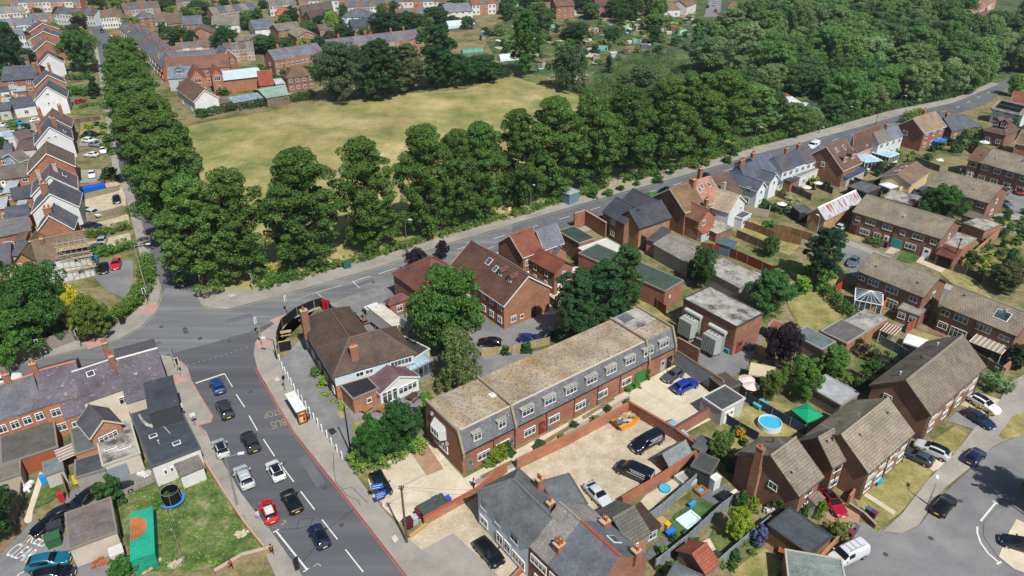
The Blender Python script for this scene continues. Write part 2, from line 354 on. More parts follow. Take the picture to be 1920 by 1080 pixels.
# right-hand estate roads
sheet('estate_road','asphalt_close',[(1560,440),(1600,450),(1650,470),(1705,500),(1770,540),(1830,560),(1920,605),(2000,640),(2000,665),(1920,625),(1800,575),(1740,570),(1640,520),(1600,520),(1580,490),(1555,455)],.04)
raised('estate_pavement','paving',[(1580,447),(1640,470),(1680,489),(1770,531),(1835,553),(1925,594),(2000,630),(2000,640),(1920,605),(1828,561),(1765,540),(1680,498),(1640,480),(1575,455)],.12)
sheet('estate_road','asphalt_close',[(1920,815),(1875,832),(1845,850),(1830,870),(1770,925),(1720,990),(1680,1003),(1640,990),(1615,978),(1570,1010),(1520,1060),(1490,1110),(2000,1110),(2000,800)],.04)
raised('estate_pavement','paving',[(1920,812),(1878,828),(1860,838),(1825,872),(1765,920),(1722,985),(1690,1000),(1655,996),(1690,965),(1740,900),(1790,850),(1825,805),(1870,760),(1890,720),(1925,700),(1960,700),(1960,800)],.12)
raised('estate_pavement','asphalt_close',[(1880,942),(1845,980),(1843,1005),(1870,1045),(1900,1068),(1960,1100),(1960,1000),(1900,960)],.12)
sheet('verge','dry_grass',[(1872,818),(1900,780),(1960,760),(1960,800),(1910,820),(1880,825)],.13)
sheet('estate_grass','dry_grass',[(1655,985),(1645,1000),(1610,955),(1600,930),(1640,890),(1690,855),(1712,860),(1750,880),(1740,900),(1690,960)],.05)
sheet('estate_grass','dry_grass',[(1750,825),(1790,800),(1815,815),(1790,850),(1755,862)],.05)
sheet('garden_path','concrete',[(1612,925),(1618,920),(1680,960),(1675,966)],.06)
sheet('front_drive','concrete',[(1712,850),(1735,835),(1780,870),(1750,885)],.06)
sheet('front_drive','asphalt_close',[(1775,790),(1800,765),(1850,790),(1885,770),(1860,840),(1825,805)],.06)
sheet('front_drive','gravel',[(1800,760),(1830,735),(1890,755),(1868,785)],.065)
sheet('front_drive','red_slab',[(1518,955),(1545,920),(1612,965),(1610,985),(1570,985)],.06)
sheet('corner_drive','concrete',[(1885,1010),(1905,975),(1960,1000),(1960,1090),(1900,1068),(1872,1045)],.135)
sheet('front_lawn','lush',[(1675,495),(1695,467),(1726,480),(1716,492)],.06)
sheet('front_drive','concrete',[(1717,492),(1730,478),(1785,500),(1765,512)],.07)
sheet('front_drive','gravel',[(1657,475),(1680,455),(1695,465),(1675,477)],.07)
sheet('front_lawn','dry_grass',[(1580,445),(1590,430),(1622,440),(1628,450),(1610,455)],.06)
sheet('verge','dry_grass',[(1762,515),(1775,503),(1815,525),(1860,560),(1828,553),(1800,545)],.125)
sheet('estate_road','asphalt_close',[(1848,380),(1875,350),(1890,340),(1960,350),(1960,400),(1915,400)],.04)
sheet('front_lawn','dry_grass',[(1850,415),(1885,393),(1915,400),(1880,425)],.05)
# back gardens
for zi,(nm,mt,q)in enumerate((('back_lawn','lush',[(1597,695),(1615,672),(1655,688),(1630,708)]),('back_lawn','lawn',[(1618,655),(1640,635),(1697,660),(1690,680),(1665,672)]),
 ('back_lawn','dry_grass',[(1700,640),(1710,618),(1770,635),(1760,650),(1720,655)]),('patio','soil',[(1712,615),(1735,600),(1800,630),(1775,635)]),
 ('back_lawn','lush',[(1820,680),(1830,665),(1865,685),(1850,692)]),
 ('rough_yard','soil',[(1475,570),(1510,560),(1560,585),(1560,610),(1500,615)]),('track','dry_grass',[(1475,565),(1530,540),(1575,515),(1585,520),(1560,545),(1580,590),(1550,620),(1500,615)]),
 ('back_lawn','lawn',[(1310,460),(1330,445),(1470,490),(1540,500),(1500,525),(1470,515)]),('back_lawn','dry_grass',[(1370,430),(1395,405),(1470,440),(1500,460),(1480,480),(1420,455)]),
 ('pool_lawn','dry_grass',[(1370,790),(1400,760),(1500,800),(1470,830),(1440,822),(1410,815)]),('gazebo_lawn','dry_grass',[(1400,745),(1480,760),(1560,800),(1520,830),(1450,790)]),
 ('garden_grass','dry_grass',[(1325,850),(1365,815),(1400,830),(1385,880),(1350,870)]),
 ('artificial_lawn','lush',[(1240,1005),(1265,965),(1310,935),(1345,950),(1280,1010)]),('patio','deck',[(1312,933),(1340,905),(1385,925),(1348,950)]),
 ('garden_gravel','concrete',[(1185,960),(1210,930),(1300,875),(1315,890),(1240,935),(1210,970)]),('garden_grass','dry_grass',[(1215,965),(1240,935),(1280,912),(1290,925),(1230,965)]),
 ('patio','deck',[(1205,1045),(1240,1010),(1262,1020),(1225,1055)]),('garden_grass','lawn',[(1330,1010),(1340,985),(1380,975),(1395,1010),(1350,1040)]),
 ('garden_gravel','concrete',[(1290,1030),(1330,1010),(1345,1035),(1310,1050)]),('garden_grass','dry_grass',[(1370,1075),(1430,1025),(1475,1050),(1450,1090),(1380,1100)]),
 ('patio','soil',[(1430,1025),(1445,1010),(1500,1050),(1480,1065)]),
 ('overgrown_lawn','rough_grass',[(225,935),(300,905),(380,870),(400,900),(470,985),(490,1020),(430,1060),(340,1075),(250,1070),(232,1000)]),('overgrown_lawn','rough_grass',[(60,955),(62,925),(122,895),(130,920),(90,945)]),
 ('back_yard','asphalt_close',[(120,930),(190,895),(290,885),(290,905),(225,935),(130,960)]),('side_path','concrete',[(45,980),(75,885),(85,890),(62,960),(60,985)]),
 ('side_road','asphalt_worn',[(-40,1070),(50,985),(65,975),(130,1010),(135,1120),(-60,1120)]),('bare_bank','soil',[(-30,1030),(0,1010),(40,975),(55,985),(-20,1065)]),
 ('green_patch','lush',[(100,815),(100,790),(118,780),(125,812)]),('house_yard','asphalt_close',[(145,1060),(235,1040),(240,1100),(150,1110)]),
 ('car_park','asphalt_close',[(175,520),(200,490),(250,488),(250,540),(235,560),(205,550)]),
 ('front_drive','gravel',[(160,364),(234,349),(237,386),(161,404)]),('front_drive','gravel',[(158,351),(221,339),(225,348),(160,360)]),('front_drive','gravel',[(152,426),(241,402),(243,422),(160,438)]),('front_drive','gravel',[(162,456),(244,437),(247,456),(175,474)]),
 ('front_drive','paving',[(150,345),(152,320),(215,318),(222,338)]),('front_drive','paving',[(148,275),(150,262),(205,262),(207,272)]),('front_garden','dry_grass',[(150,260),(152,222),(196,220),(200,258)]),('front_garden','lawn',[(132,215),(134,185),(190,182),(192,200),(190,215)]),
 ('path','paving',[(40,345),(150,335),(152,340),(40,352)]),('house_yard','paving',[(0,240),(70,225),(80,235),(60,300),(20,310),(0,300)]))):
 sheet(nm,mt,q,Z0+.012+.002*zi)
# markings
sheet('far_street','asphalt_worn',[(1320,32),(1350,32),(1354,-10),(1332,-10)],ZR)
for q in([(1862,402),(1920,396),(1920,412),(1868,416)],[(1875,425),(1920,420),(1920,436),(1880,440)]):sheet('garden_path','paving',q,.06)
ZM=ZR+.03
for q in([(443,740),(459,764)],[(467,780),(483,808)],[(494,824),(515,856)],[(526,871),(551,904)],[(564,922),(590,956)],[(604,975),(633,1012)],[(648,1031),(681,1073)]):
 ribbon('lane_dash','line_white',q,.15,ZM)
ribbon('stop_line','line_white',[(367,719),(421,701)],.3,ZM);ribbon('lane_line','line_white',[(421,701),(436,726)],.12,ZM+.001)
ribbon('bay_line','line_white',[(517,995),(576,1069)],.2,ZM)
ribbon('bay_line','line_white',[(512,999),(523,993)],.15,ZM+.001);ribbon('bay_line','line_white',[(569,1073),(579,1066)],.15,ZM+.001)
ribbon('bay_line','line_faded',[(528,985),(537,978),(531,976)],.12,ZM);ribbon('bay_line','line_faded',[(587,1063),(596,1057),(602,1062)],.12,ZM)
for q in([(480,690),(552,812),(650,935),(770,1090)],[(352,702),(400,783),(398,793),(372,800),(388,820)],[(320,670),(340,678),(350,692)]):
 o=[(x-3,y+1)for x,y in q]
 ribbon('red_line','line_red',o,.1,ZM+.002);ribbon('red_line','line_red',[(x+.1,y)for x,y in q],.1,.155)
for q in([(300,540),(282,482),(265,420),(250,365)],[(0,693),(75,673),(160,653),(225,636),(265,613),(291,586),(300,560),(300,540)],[(378,574),(392,580),(425,582),(480,567),(572,542),(705,504),(837,459),(960,422),(1160,364),(1260,337),(1440,285)]):
 ribbon('yellow_line','line_yellow',[(x+2,y+1)for x,y in q],.1,ZM)
ribbon('lane_dash','line_white',[(312,478),(317,490)],.12,ZM);ribbon('lane_dash','line_white',[(322,505),(334,545)],.1,ZM)
ribbon('centre_line','line_faded',[(550,564),(585,551)],.15,ZM);ribbon('centre_line','line_white',[(586,551),(642,535)],.12,ZM+.001);ribbon('centre_line','line_white',[(660,529),(694,518)],.15,ZM);ribbon('centre_line','line_white',[(710,514),(743,503)],.15,ZM)
ribbon('centre_line','line_white',[(662,529),(674,540)],.12,ZM+.002);ribbon('lane_dash','line_white',[(594,549),(606,560)],.1,ZM+.002)
ribbon('centre_dash','line_white',[(857,468),(1057,409),(1260,348),(1440,298),(1620,247),(1790,204),(1865,168)],.15,ZM,dash=(3,6))
ribbon('parking_edge','line_faded',[(900,445),(960,436),(1060,404),(1140,382),(1240,352)],.12,ZM,dash=(.5,1.2))
ribbon('bay_line','line_white',[(902,471),(928,462)],.12,ZM)
ribbon('zebra_studs','line_faded',[(330,690),(400,672),(470,650)],.12,ZM,dash=(.25,.6))
ribbon('corner_line','line_white',[(1867,943),(1838,978)],.22,.09);ribbon('corner_line','line_white',[(1860,940),(1871,946)],.2,.092)
ribbon('corner_line','line_white',[(1832,988),(1832,1000),(1838,1018),(1852,1038),(1875,1058)],.22,.09);ribbon('corner_line','line_white',[(1868,1059),(1877,1054)],.2,.092)
ribbon('yellow_line','line_yellow',[(40,1025),(60,1000)],.1,.12);ribbon('yellow_line','line_yellow',[(46,1026),(65,1002)],.1,.12)
ribbon('bay_line','line_white',[(32,1085),(35,1078),(52,1070)],.15,.12)
for q in([(562,974),(588,973),(581,987),(556,992),(562,974)],[(527,993),(556,992)],[(572,995),(610,995),(655,962),(676,945)],[(567,1055),(590,1028),(600,1010)]):
 ribbon('tar_seam','tar',q,.07,ZM+.003)
for q in([(625,850),(626,880),(630,905),(650,930),(672,940),(676,950)],[(560,745),(600,800)],[(640,920),(660,915),(690,945)]):ribbon('tar_seam','tar',q,.06,.165)
# faint pitch lines on the field
for q in([(560,210),(640,245),(625,270)],[(742,196),(900,215)],[(400,330),(455,270),(560,212)],[(630,270),(800,180)]):
 ribbon('pitch_line','line_yellow',q,.12,Z0+.004)
# covers, patches
for x,y in((470,735),(533,870),(610,915),(640,985),(430,640),(240,655),(700,530),(1000,428),(1180,372),(1745,1010),(1800,940),(1660,1040),(1640,505)):
 p=at(x,y);m=MB();m.prism([(p.x+.33*math.cos(k*.785),p.y+.33*math.sin(k*.785))for k in range(8)],0,ZM+.012,'iron');tag(obj('manhole_cover',m.mesh('manhole_cover')),kind='structure')
for q,m in(([(342,616),(349,614),(352,618),(345,620)],'iron'),([(343,622),(351,620),(354,624),(346,626)],'iron'),([(371,634),(378,632),(380,636),(373,639)],'iron'),([(298,613),(305,611),(307,614),(300,616)],'iron')):
 sheet('manhole_cover',m,q,ZM+.004)
for q,m in(([(734,1010),(741,1004),(748,1014),(740,1020)],'concrete'),([(632,775),(640,771),(648,784),(640,788)],'red_slab'),([(614,808),(625,804),(632,812),(622,818)],'tar'),([(514,712),(522,708),(526,715),(518,718)],'concrete'),([(428,555),(438,552),(443,556),(433,559)],'concrete')):
 sheet('access_cover',m,q,.156)

# ---------------------------------------------------------------- painted words
def ground_text(s,pl,pr,hgt,z,mat,name='painted_word',kind='structure'):
 cu=bpy.data.curves.new('t','FONT');cu.body=s;cu.size=1;cu.align_x='LEFT'
 to=bpy.data.objects.new('t',cu);col.objects.link(to)
 dg=bpy.context.evaluated_depsgraph_get();me=bpy.data.meshes.new_from_object(to.evaluated_get(dg));bpy.data.objects.remove(to)
 xs=[v.co.x for v in me.vertices];ys=[v.co.y for v in me.vertices]
 a,b=at(*pl),at(*pr);W=(b-a).length;ang=math.atan2(b.y-a.y,b.x-a.x)
 for v in me.vertices:
  v.co.x=(v.co.x-min(xs))/(max(xs)-min(xs))*W;v.co.y=(v.co.y-min(ys))/(max(ys)-min(ys))*hgt;v.co.z=0
 me.materials.clear();me.materials.append(MATS[mat])
 o=obj(name,me,loc=(a.x,a.y,z),rz=ang);tag(o,kind=kind);return o
ground_text('STOP',(523,766),(493,775),1.5,ZM,'bus_yellow')
ground_text('BUS',(534,785),(507,792),1.7,ZM,'bus_yellow')
ground_text('KEEP',(50,1017),(85,1029),1.5,.13,'line_white')
ground_text('CLEAR',(9,1042),(48,1056),1.9,.13,'line_white')
# ================================================================ building kit
WHITE='#d9d9d4'
def win_mesh(w_,h_,mull):
 b=MB();t=.07;dpt=.1
 b.box(-w_/2-.03,-dpt,-.06,w_/2+.03,0.02,t*.8,'plain');b.box(-w_/2,-dpt+.01,h_-t,w_/2,.02,h_,'plain')
 b.box(-w_/2,-dpt+.01,t*.8,-w_/2+t,.02,h_-t,'plain');b.box(w_/2-t,-dpt+.01,t*.8,w_/2,.02,h_-t,'plain')
 for i in range(1,mull):x=-w_/2+w_*i/mull;b.box(x-.03,-dpt+.02,t*.8,x+.03,.02,h_-t,'plain')
 if h_>1:b.box(-w_/2+t,-dpt+.025,h_*.68,w_/2-t,.02,h_*.68+.05,'plain')
 return b.mesh('window')
def pane_mesh(w_,h_):
 b=MB();b.box(-w_/2+.04,-.05,.04,w_/2-.04,-.02,h_-.04,'window_glass');return b.mesh('pane')
def window(parent,x,y,z,rz,w_=1.3,h_=1.15,tint=WHITE,name='window'):
 w_=round(w_*5)/5;h_=round(h_*5)/5;mull=max(1,round(w_/.65))
 o=obj(name,cached(('win',w_,h_,mull),lambda:win_mesh(w_,h_,mull)),parent,(x,y,z),rz,tint)
 obj('pane',cached(('pane',w_,h_),lambda:pane_mesh(w_,h_)),o);return o
def door_mesh(w_,h_):
 b=MB();b.box(-w_/2-.07,-.06,0,w_/2+.07,.02,h_+.07,'plain');b.box(-w_/2,-.09,.03,w_/2,-.06,h_,'plain')
 if w_<1.6:b.box(-w_/4,-.1,h_*.6,w_/4,-.09,h_*.85,'window_glass')
 else:
  for k in range(1,6):b.box(-w_/2,-.097,h_*k/6-.02,w_/2,-.09,h_*k/6+.02,'plain')
 return b.mesh('door')
def door(parent,x,y,rz,tint=WHITE,w_=.95,h_=2.05,name='door'):
 o=obj(name,cached(('door',w_,h_),lambda:door_mesh(w_,h_)),parent,(x,y,.05),rz,tint)
 if w_<1.6:
  def hm():b=MB();b.box(.28,-.15,.98,.36,-.1,1.06,'metal');return b.mesh('handle')
  obj('handle',cached('dh',hm),o)
 return o
def chimney(parent,x,y,z,hgt,cw=.9,cdp=.6,pots=2,tint='#8d4a30',pot='#a55a38',cap='#a99a80'):
 b=MB();b.box(-cw/2,-cdp/2,0,cw/2,cdp/2,hgt,'brick')
 b.box(-cw/2-.06,-cdp/2-.06,hgt,cw/2+.06,cdp/2+.06,hgt+.12,'brick');b.box(-cw/2-.1,-cdp/2-.1,-.1,cw/2+.1,cdp/2+.1,.55,'metal')if False else None
 o=obj('chimney',b.mesh('chimney'),parent,(x,y,z),0,tint)
 c=MB();c.box(-cw/2,-cdp/2,hgt+.12,cw/2,cdp/2,hgt+.18,'render');obj('chimney_cap',c.mesh('cap'),o,tint=cap)
 for k in range(pots):
  rows=2 if pots>3 else 1;n=pots//rows;px_=(-cw/2+cw*((k%n)+.5)/n);py_=0 if rows==1 else(-.2 if k<n else .2)
  def pm():q=MB();q.tube((0,0,0),(0,0,.5),.14,.11,10,'plain');q.tube((0,0,.42),(0,0,.5),.15,.15,10,'plain');return q.mesh('pot')
  obj('chimney_pot',cached('pot',pm),o,(px_,py_,hgt+.18),0,pot)
 return o
FOOT=[];SCAT=[]
def blocked(p,m=1.5):
 for x,y,an,W,d in FOOT:
  dx,dy=p.x-x,p.y-y;u=dx*math.cos(an)+dy*math.sin(an);v=-dx*math.sin(an)+dy*math.cos(an)
  if-m<u<W+m and-m<v<d+m:return True
 return False
def frame_of(e1,e2,D,eh,rise=0):
 a,b=at(*e1,eh),at(*e2,eh);x=(b-a);x.z=0;W=x.length;x.normalize();y=Vector((-x.y,x.x,0))
 if isinstance(D,tuple):
  if D[0]=='r':q=at(D[1],D[2],eh+rise);d=2*(q-a).dot(y)
  else:q=at(D[0],D[1],eh);d=(q-a).dot(y)
 else:d=D
 return a,W,abs(d),math.atan2(x.y,x.x)
def house(label,e1,e2,D,eh=5.0,rise=2.6,roof='g',wall='brick',wc='#96593d',rm='tile',rc='#6b4a38',F=0,Rr=0,L=0,B=0,doors=(),chim=(),sky=(),dorm=(),solar=(),group=None,
 cat='house',name='house',root=None,over=.28,trim='#cfcfca',ridge=None,zf=0.0,fl=None,parapet=None,ww=1.3,wh=1.15,extra=None,ccol='#8d4a30'):
 a,W,d,ang=frame_of(e1,e2,D,eh,rise)
 d=max(d,1.5);FOOT.append((a.x,a.y,ang,W,d))
 if root is None:root=thing(name,label,cat,(a.x,a.y,0),ang,group)
 host=root
 if abs(root.rotation_euler.z-ang)>1e-6 or(root.location-Vector((a.x,a.y,0))).length>1e-4:
  host=None
  off=Matrix.Rotation(-root.rotation_euler.z,4,'Z')@(Vector((a.x,a.y,0))-root.location);dr=ang-root.rotation_euler.z
 def put(nm,me,tint=None,loc=(0,0,0),rz=0):
  if host:return obj(nm,me,root,loc,rz,tint)
  l=Matrix.Rotation(dr,4,'Z')@Vector(loc)+off
  return obj(nm,me,root,l,rz+dr,tint)
 wl=MB();rf=MB();o=over;t=.13
 H=eh+rise
 def slope_z(u,v):
  if roof=='g' or roof in('hl','hr','h')and W>=d:return eh+rise*(1-abs(2*v-1))
  if roof in('x','h'):return eh+rise*(1-abs(2*u-1))
  if roof=='m':return eh+rise*v
  return eh
 if roof in('f','h','hl','hr'):wl.box(0,0,0,W,d,eh-(.02 if roof!='f' else 0.0),wall)
 if roof=='g':
  p=[(0,0),(d,0),(d,eh),(d/2,H),(0,eh)]
  v=[(0,y,z)for y,z in p]+[(W,y,z)for y,z in p]
  wl.solid(v,[(4,3,2,1,0),(5,6,7,8,9),(0,5,9,4),(2,7,6,1)],wall)
 if roof=='x':
  p=[(0,0),(W,0),(W,eh),(W/2,H),(0,eh)]
  v=[(x,0,z)for x,z in p]+[(x,d,z)for x,z in p]
  wl.solid(v,[(0,1,2,3,4),(9,8,7,6,5),(0,4,9,5),(1,6,7,2)],wall)
 if roof=='m':
  v=[(0,0,0),(W,0,0),(W,d,0),(0,d,0),(0,0,eh),(W,0,eh),(W,d,H),(0,d,H)]
  wl.solid(v,[(0,1,5,4),(1,2,6,5),(2,3,7,6),(3,0,4,7)],wall)
 wo=put('wall',wl.mesh('wall'),wc)
 # roof
 if roof=='f':
  rf.box(-.08,-.08,eh,W+.08,d+.08,eh+.12,rm);tr=MB()
  c=parapet or trim or '#5a5650'
  for q in((-.12,-.12,W+.12,.1),(-.12,d-.1,W+.12,d+.12),(-.12,.1,.1,d-.1),(W-.1,.1,W+.12,d-.1)):
   tr.box(q[0],q[1],eh-.06,q[2],q[3],eh+.2,'plain')
  put('roof_edge',tr.mesh('roof_edge'),c)
 elif roof=='g':
  k=rise/(d/2);s=o*k
  rf.slab([(-o,-o,eh-s+t),(W+o,-o,eh-s+t),(W+o,d/2,H+t),(-o,d/2,H+t)],t,rm)
  rf.slab([(W+o,d+o,eh-s+t),(-o,d+o,eh-s+t),(-o,d/2,H+t),(W+o,d/2,H+t)],t,rm)
 elif roof=='x':
  k=rise/(W/2);s=o*k
  rf.slab([(-o,d+o,eh-s+t),(-o,-o,eh-s+t),(W/2,-o,H+t),(W/2,d+o,H+t)],t,rm)
  rf.slab([(W+o,-o,eh-s+t),(W+o,d+o,eh-s+t),(W/2,d+o,H+t),(W/2,-o,H+t)],t,rm)
 elif roof=='m':
  k=rise/d;s=o*k
  rf.slab([(-o*.5,-o,eh-s+t),(W+o*.5,-o,eh-s+t),(W+o*.5,d+.1,H+t+.1*k),(-o*.5,d+.1,H+t+.1*k)],t,rm)
 else:
  e=-o;x0,y0,x1,y1=-o,-o,W+o,d+o;ze=eh-.02
  if W>=d:
   ym=d/2;hl=roof in('h','hl');hr=roof in('h','hr')
   xa=(x0+(y1-y0)/2)if hl else x0;xb=(x1-(y1-y0)/2)if hr else x1
   v=[(x0,y0,ze),(x1,y0,ze),(x1,y1,ze),(x0,y1,ze),(xa,ym,H),(xb,ym,H)]
   rf.solid(v,[(0,1,5,4),(2,3,4,5),(3,0,4),(1,2,5),(3,2,1,0)],rm)
  else:
   xm=W/2;ya=y0+(x1-x0)/2;yb=y1-(x1-x0)/2
   v=[(x0,y0,ze),(x1,y0,ze),(x1,y1,ze),(x0,y1,ze),(xm,ya,H),(xm,yb,H)]
   rf.solid(v,[(0,1,4),(1,2,5,4),(2,3,5),(3,0,4,5),(3,2,1,0)],rm)
 ro=put('roof',rf.mesh('roof'),rc)
 if roof!='f' and roof!='m':
  rt=MB()
  def rl(p,q):rt.tube(p,q,.14,.14,6,'plain')
  if roof=='g':rl((-o-.01,d/2,H+t+.0),(W+o+.01,d/2,H+t))
  elif roof=='x':rl((W/2,-o-.01,H+t),(W/2,d+o+.01,H+t))
  elif W>=d:
   rl(v[4],v[5])
   if hl:rl(v[4],v[0]);rl(v[4],v[3])
   if hr:rl(v[5],v[1]);rl(v[5],v[2])
  else:
   rl(v[4],v[5]);rl(v[4],v[0]);rl(v[4],v[1]);rl(v[5],v[2]);rl(v[5],v[3])
  cc=ridge or[x*1.15 for x in hexc(rc)[:3]]
  obj('ridge_tiles',rt.mesh('ridge_tiles'),ro,tint=cc if isinstance(cc,str)else(*cc,1))
 if trim and roof in('g','x')and over>.1:
  gts,gbs=[],[]
  if roof=='g':
   for yy in(-o-.07,d+o+.003):gt=MB();gts.append(gt);gt.box(-o,yy,eh-o*k-.03,W+o,yy+.067,eh-o*k+.1,'plain')
   for xx in(-o-.04,W+o+.003):
    gb=MB();gbs.append(gb)
    for ya,za,yb,zb in((-o,eh-o*k,d/2,H),(d/2,H,d+o,eh-o*k)):
     gb.solid([(xx,ya,za-.12),(xx+.037,ya,za-.12),(xx+.037,yb,zb-.12),(xx,yb,zb-.12),(xx,ya,za+t+.03),(xx+.037,ya,za+t+.03),(xx+.037,yb,zb+t+.03),(xx,yb,zb+t+.03)],
 [(3,2,1,0),(4,5,6,7),(0,1,5,4),(1,2,6,5),(2,3,7,6),(3,0,4,7)],'plain')
  else:
   for xx in(-o-.07,W+o+.003):gt=MB();gts.append(gt);gt.box(xx,-o,eh-o*k-.03,xx+.067,d+o,eh-o*k+.1,'plain')
   for yy in(-o-.04,d+o+.003):
    gb=MB();gbs.append(gb)
    for xa,za,xb,zb in((-o,eh-o*k,W/2,H),(W/2,H,W+o,eh-o*k)):
     gb.solid([(xa,yy,za-.12),(xa,yy+.037,za-.12),(xb,yy+.037,zb-.12),(xb,yy,zb-.12),(xa,yy,za+t+.03),(xa,yy+.037,za+t+.03),(xb,yy+.037,zb+t+.03),(xb,yy,zb+t+.03)],
 [(0,1,2,3),(7,6,5,4),(4,5,1,0),(5,6,2,1),(6,7,3,2),(7,4,0,3)],'plain')
  for q in gbs:obj('bargeboard',q.mesh('bargeboard'),ro,tint=trim)
  for q in gts:obj('gutter',q.mesh('gutter'),ro,tint=trim)
 # openings
 nf=fl if fl is not None else(1 if eh<4 else(2 if eh<7 else 3))
 for side,spec in(('F',F),('R',Rr),('L',L),('B',B)):
  if not spec:continue
  LW=W if side in 'FB' else d
  lst=[]
  if isinstance(spec,int):
   for k_ in range(nf):
    for i in range(spec):lst.append(((i+.5)/spec,.95+2.6*k_,min(ww,LW/spec*.7),wh))
  else:lst=spec
  for s_ in lst:
   u,z,w_,h_=s_[:4]
   if side=='F':l,r_=(u*W,-.012,z),0
   elif side=='B':l,r_=((1-u)*W,d+.012,z),R(180)
   elif side=='R':l,r_=(W+.012,u*d,z),R(90)
   else:l,r_=(-.012,(1-u)*d,z),R(-90)
   if host:window(root,*l,r_,w_,h_)
   else:
    l=Matrix.Rotation(dr,4,'Z')@Vector(l)+off;window(root,*l,r_+dr,w_,h_)
 for dd_ in doors:
  side,u,c=dd_[:3];w_=dd_[3]if len(dd_)>3 else .95;h_=dd_[4]if len(dd_)>4 else 2.05
  nm='garage_door' if w_>1.9 else 'door'
  if side=='F':l,r_=(u*W,-.012,0),0
  elif side=='B':l,r_=((1-u)*W,d+.012,0),R(180)
  elif side=='R':l,r_=(W+.012,u*d,0),R(90)
  else:l,r_=(-.012,(1-u)*d,0),R(-90)
  if not host:l=Matrix.Rotation(dr,4,'Z')@Vector(l)+off;r_+=dr
  door(root,l[0],l[1],r_,c,w_,h_,nm)
 for c_ in chim:
  u,v_=c_[0],c_[1];cw=c_[2]if len(c_)>2 else .9;cdp=c_[3]if len(c_)>3 else .6;up=c_[4]if len(c_)>4 else 1.3;pots=c_[5]if len(c_)>5 else 2
  zb=slope_z(u,v_)-.9;l=Vector((u*W,v_*d,zb));hgt=(H+up)-zb
  if not host:l=Matrix.Rotation(dr,4,'Z')@l+off
  ch=chimney(ro,0,0,0,hgt,cw,cdp,pots,tint=ccol)
  ch.location=(u*W,v_*d,zb)
 for lst,nm in((sky,'skylight'),(solar,'solar_panel')):
  for u,v_,w_,h_ in lst:
   def pm():
    q=MB()
    if nm=='skylight':q.box(-w_/2,-h_/2,0,w_/2,h_/2,.1,'plain');q.box(-w_/2+.08,-h_/2+.08,.1,w_/2-.08,h_/2-.08,.115,'window_glass')
    else:q.box(-w_/2,-h_/2,.03,w_/2,h_/2,.1,'plain');q.box(-w_/2+.03,-h_/2+.03,.1,w_/2-.03,h_/2-.03,.112,'car_glass')
    return q.mesh(nm)
   s_=obj(nm,cached((nm,w_,h_),pm),ro,tint=WHITE if nm=='skylight' else '#8a8f96')
   s_.location=(u*W,v_*d,slope_z(u,v_)+t+.02)
   if roof in('g','h','hl','hr')and(W>=d or roof=='g'):s_.rotation_euler=(math.atan2(rise,d/2)*(1 if v_<.5 else-1),0,0)
   elif roof in('x','h'):s_.rotation_euler=(0,math.atan2(rise,W/2)*(-1 if u<.5 else 1),0)
   elif roof=='m':s_.rotation_euler=(math.atan2(rise,d),0,0)
 for dm in dorm:
  u,v_,w_,h_=dm[:4];side=dm[4]if len(dm)>4 else 1
  z=slope_z(u,v_);q=MB();ln=h_/(rise/(d/2))+.3
  q.box(-w_/2,0,0,w_/2,ln,h_,'render')
  q.slab([(-w_/2-.15,-.2,h_-.05),(0,-.2,h_+w_*.4),(0,ln+.8,h_+w_*.4),(-w_/2-.15,ln+.8,h_-.05)][::-1],.08,rm)
  q.slab([(w_/2+.15,-.2,h_-.05),(0,-.2,h_+w_*.4),(0,ln+.8,h_+w_*.4),(w_/2+.15,ln+.8,h_-.05)],.08,rm)
  q.face([(-w_/2,0,h_),(w_/2,0,h_),(0,0,h_+w_*.4)],'render')
  dmo=obj('dormer',q.mesh('dormer'),ro,(u*W,v_*d,z),0 if side>0 else R(180),rc)
  window(dmo,0,-.02,.15,0,w_*.75,h_*.75)
 if not host:wo['_k']=0;del wo['_k']
 root['w']=W;root['d']=d
 return root
def terrace(lab,e1,e2,n,D,eh=5.0,rise=2.4,cols=('#96593d',),rcs=('#5d5a5e',),wall='brick',rm='slate',F=1,B=0,L=0,Rr=0,gp=None,over=.12,chim=True,trim=None,cat='terraced house',name='terraced_house',**k):
 a,b=at(*e1,eh),at(*e2,eh);out=[]
 for i in range(n):
  p,q=a.lerp(b,i/n),a.lerp(b,(i+1)/n)
  p2,q2=pix(Vector((p.x,p.y,eh))),pix(Vector((q.x,q.y,eh)))
  if i and isinstance(D,tuple):Dn=out[0]['d']
  else:Dn=D
  place='at the left end' if i==0 else('at the right end' if i==n-1 else ORD[i]+' from the left')
  cc=cols[i%len(cols)];rr_=rcs[i%len(rcs)]
  r=house(lab+', '+place,p2,q2,Dn,eh+.02*(i%2),rise,'g',wall,cc,rm,rr_,F=F,B=B,L=L if i==0 else 0,Rr=Rr if i==n-1 else 0,chim=((1 if i%2==0 and i<n-1 else 0.02,.5),)if chim and(i%2==0)else(),group=gp,cat=cat,name=name,over=over if i in(0,n-1)else .0,trim=trim,**k)
  out.append(r)
 return out
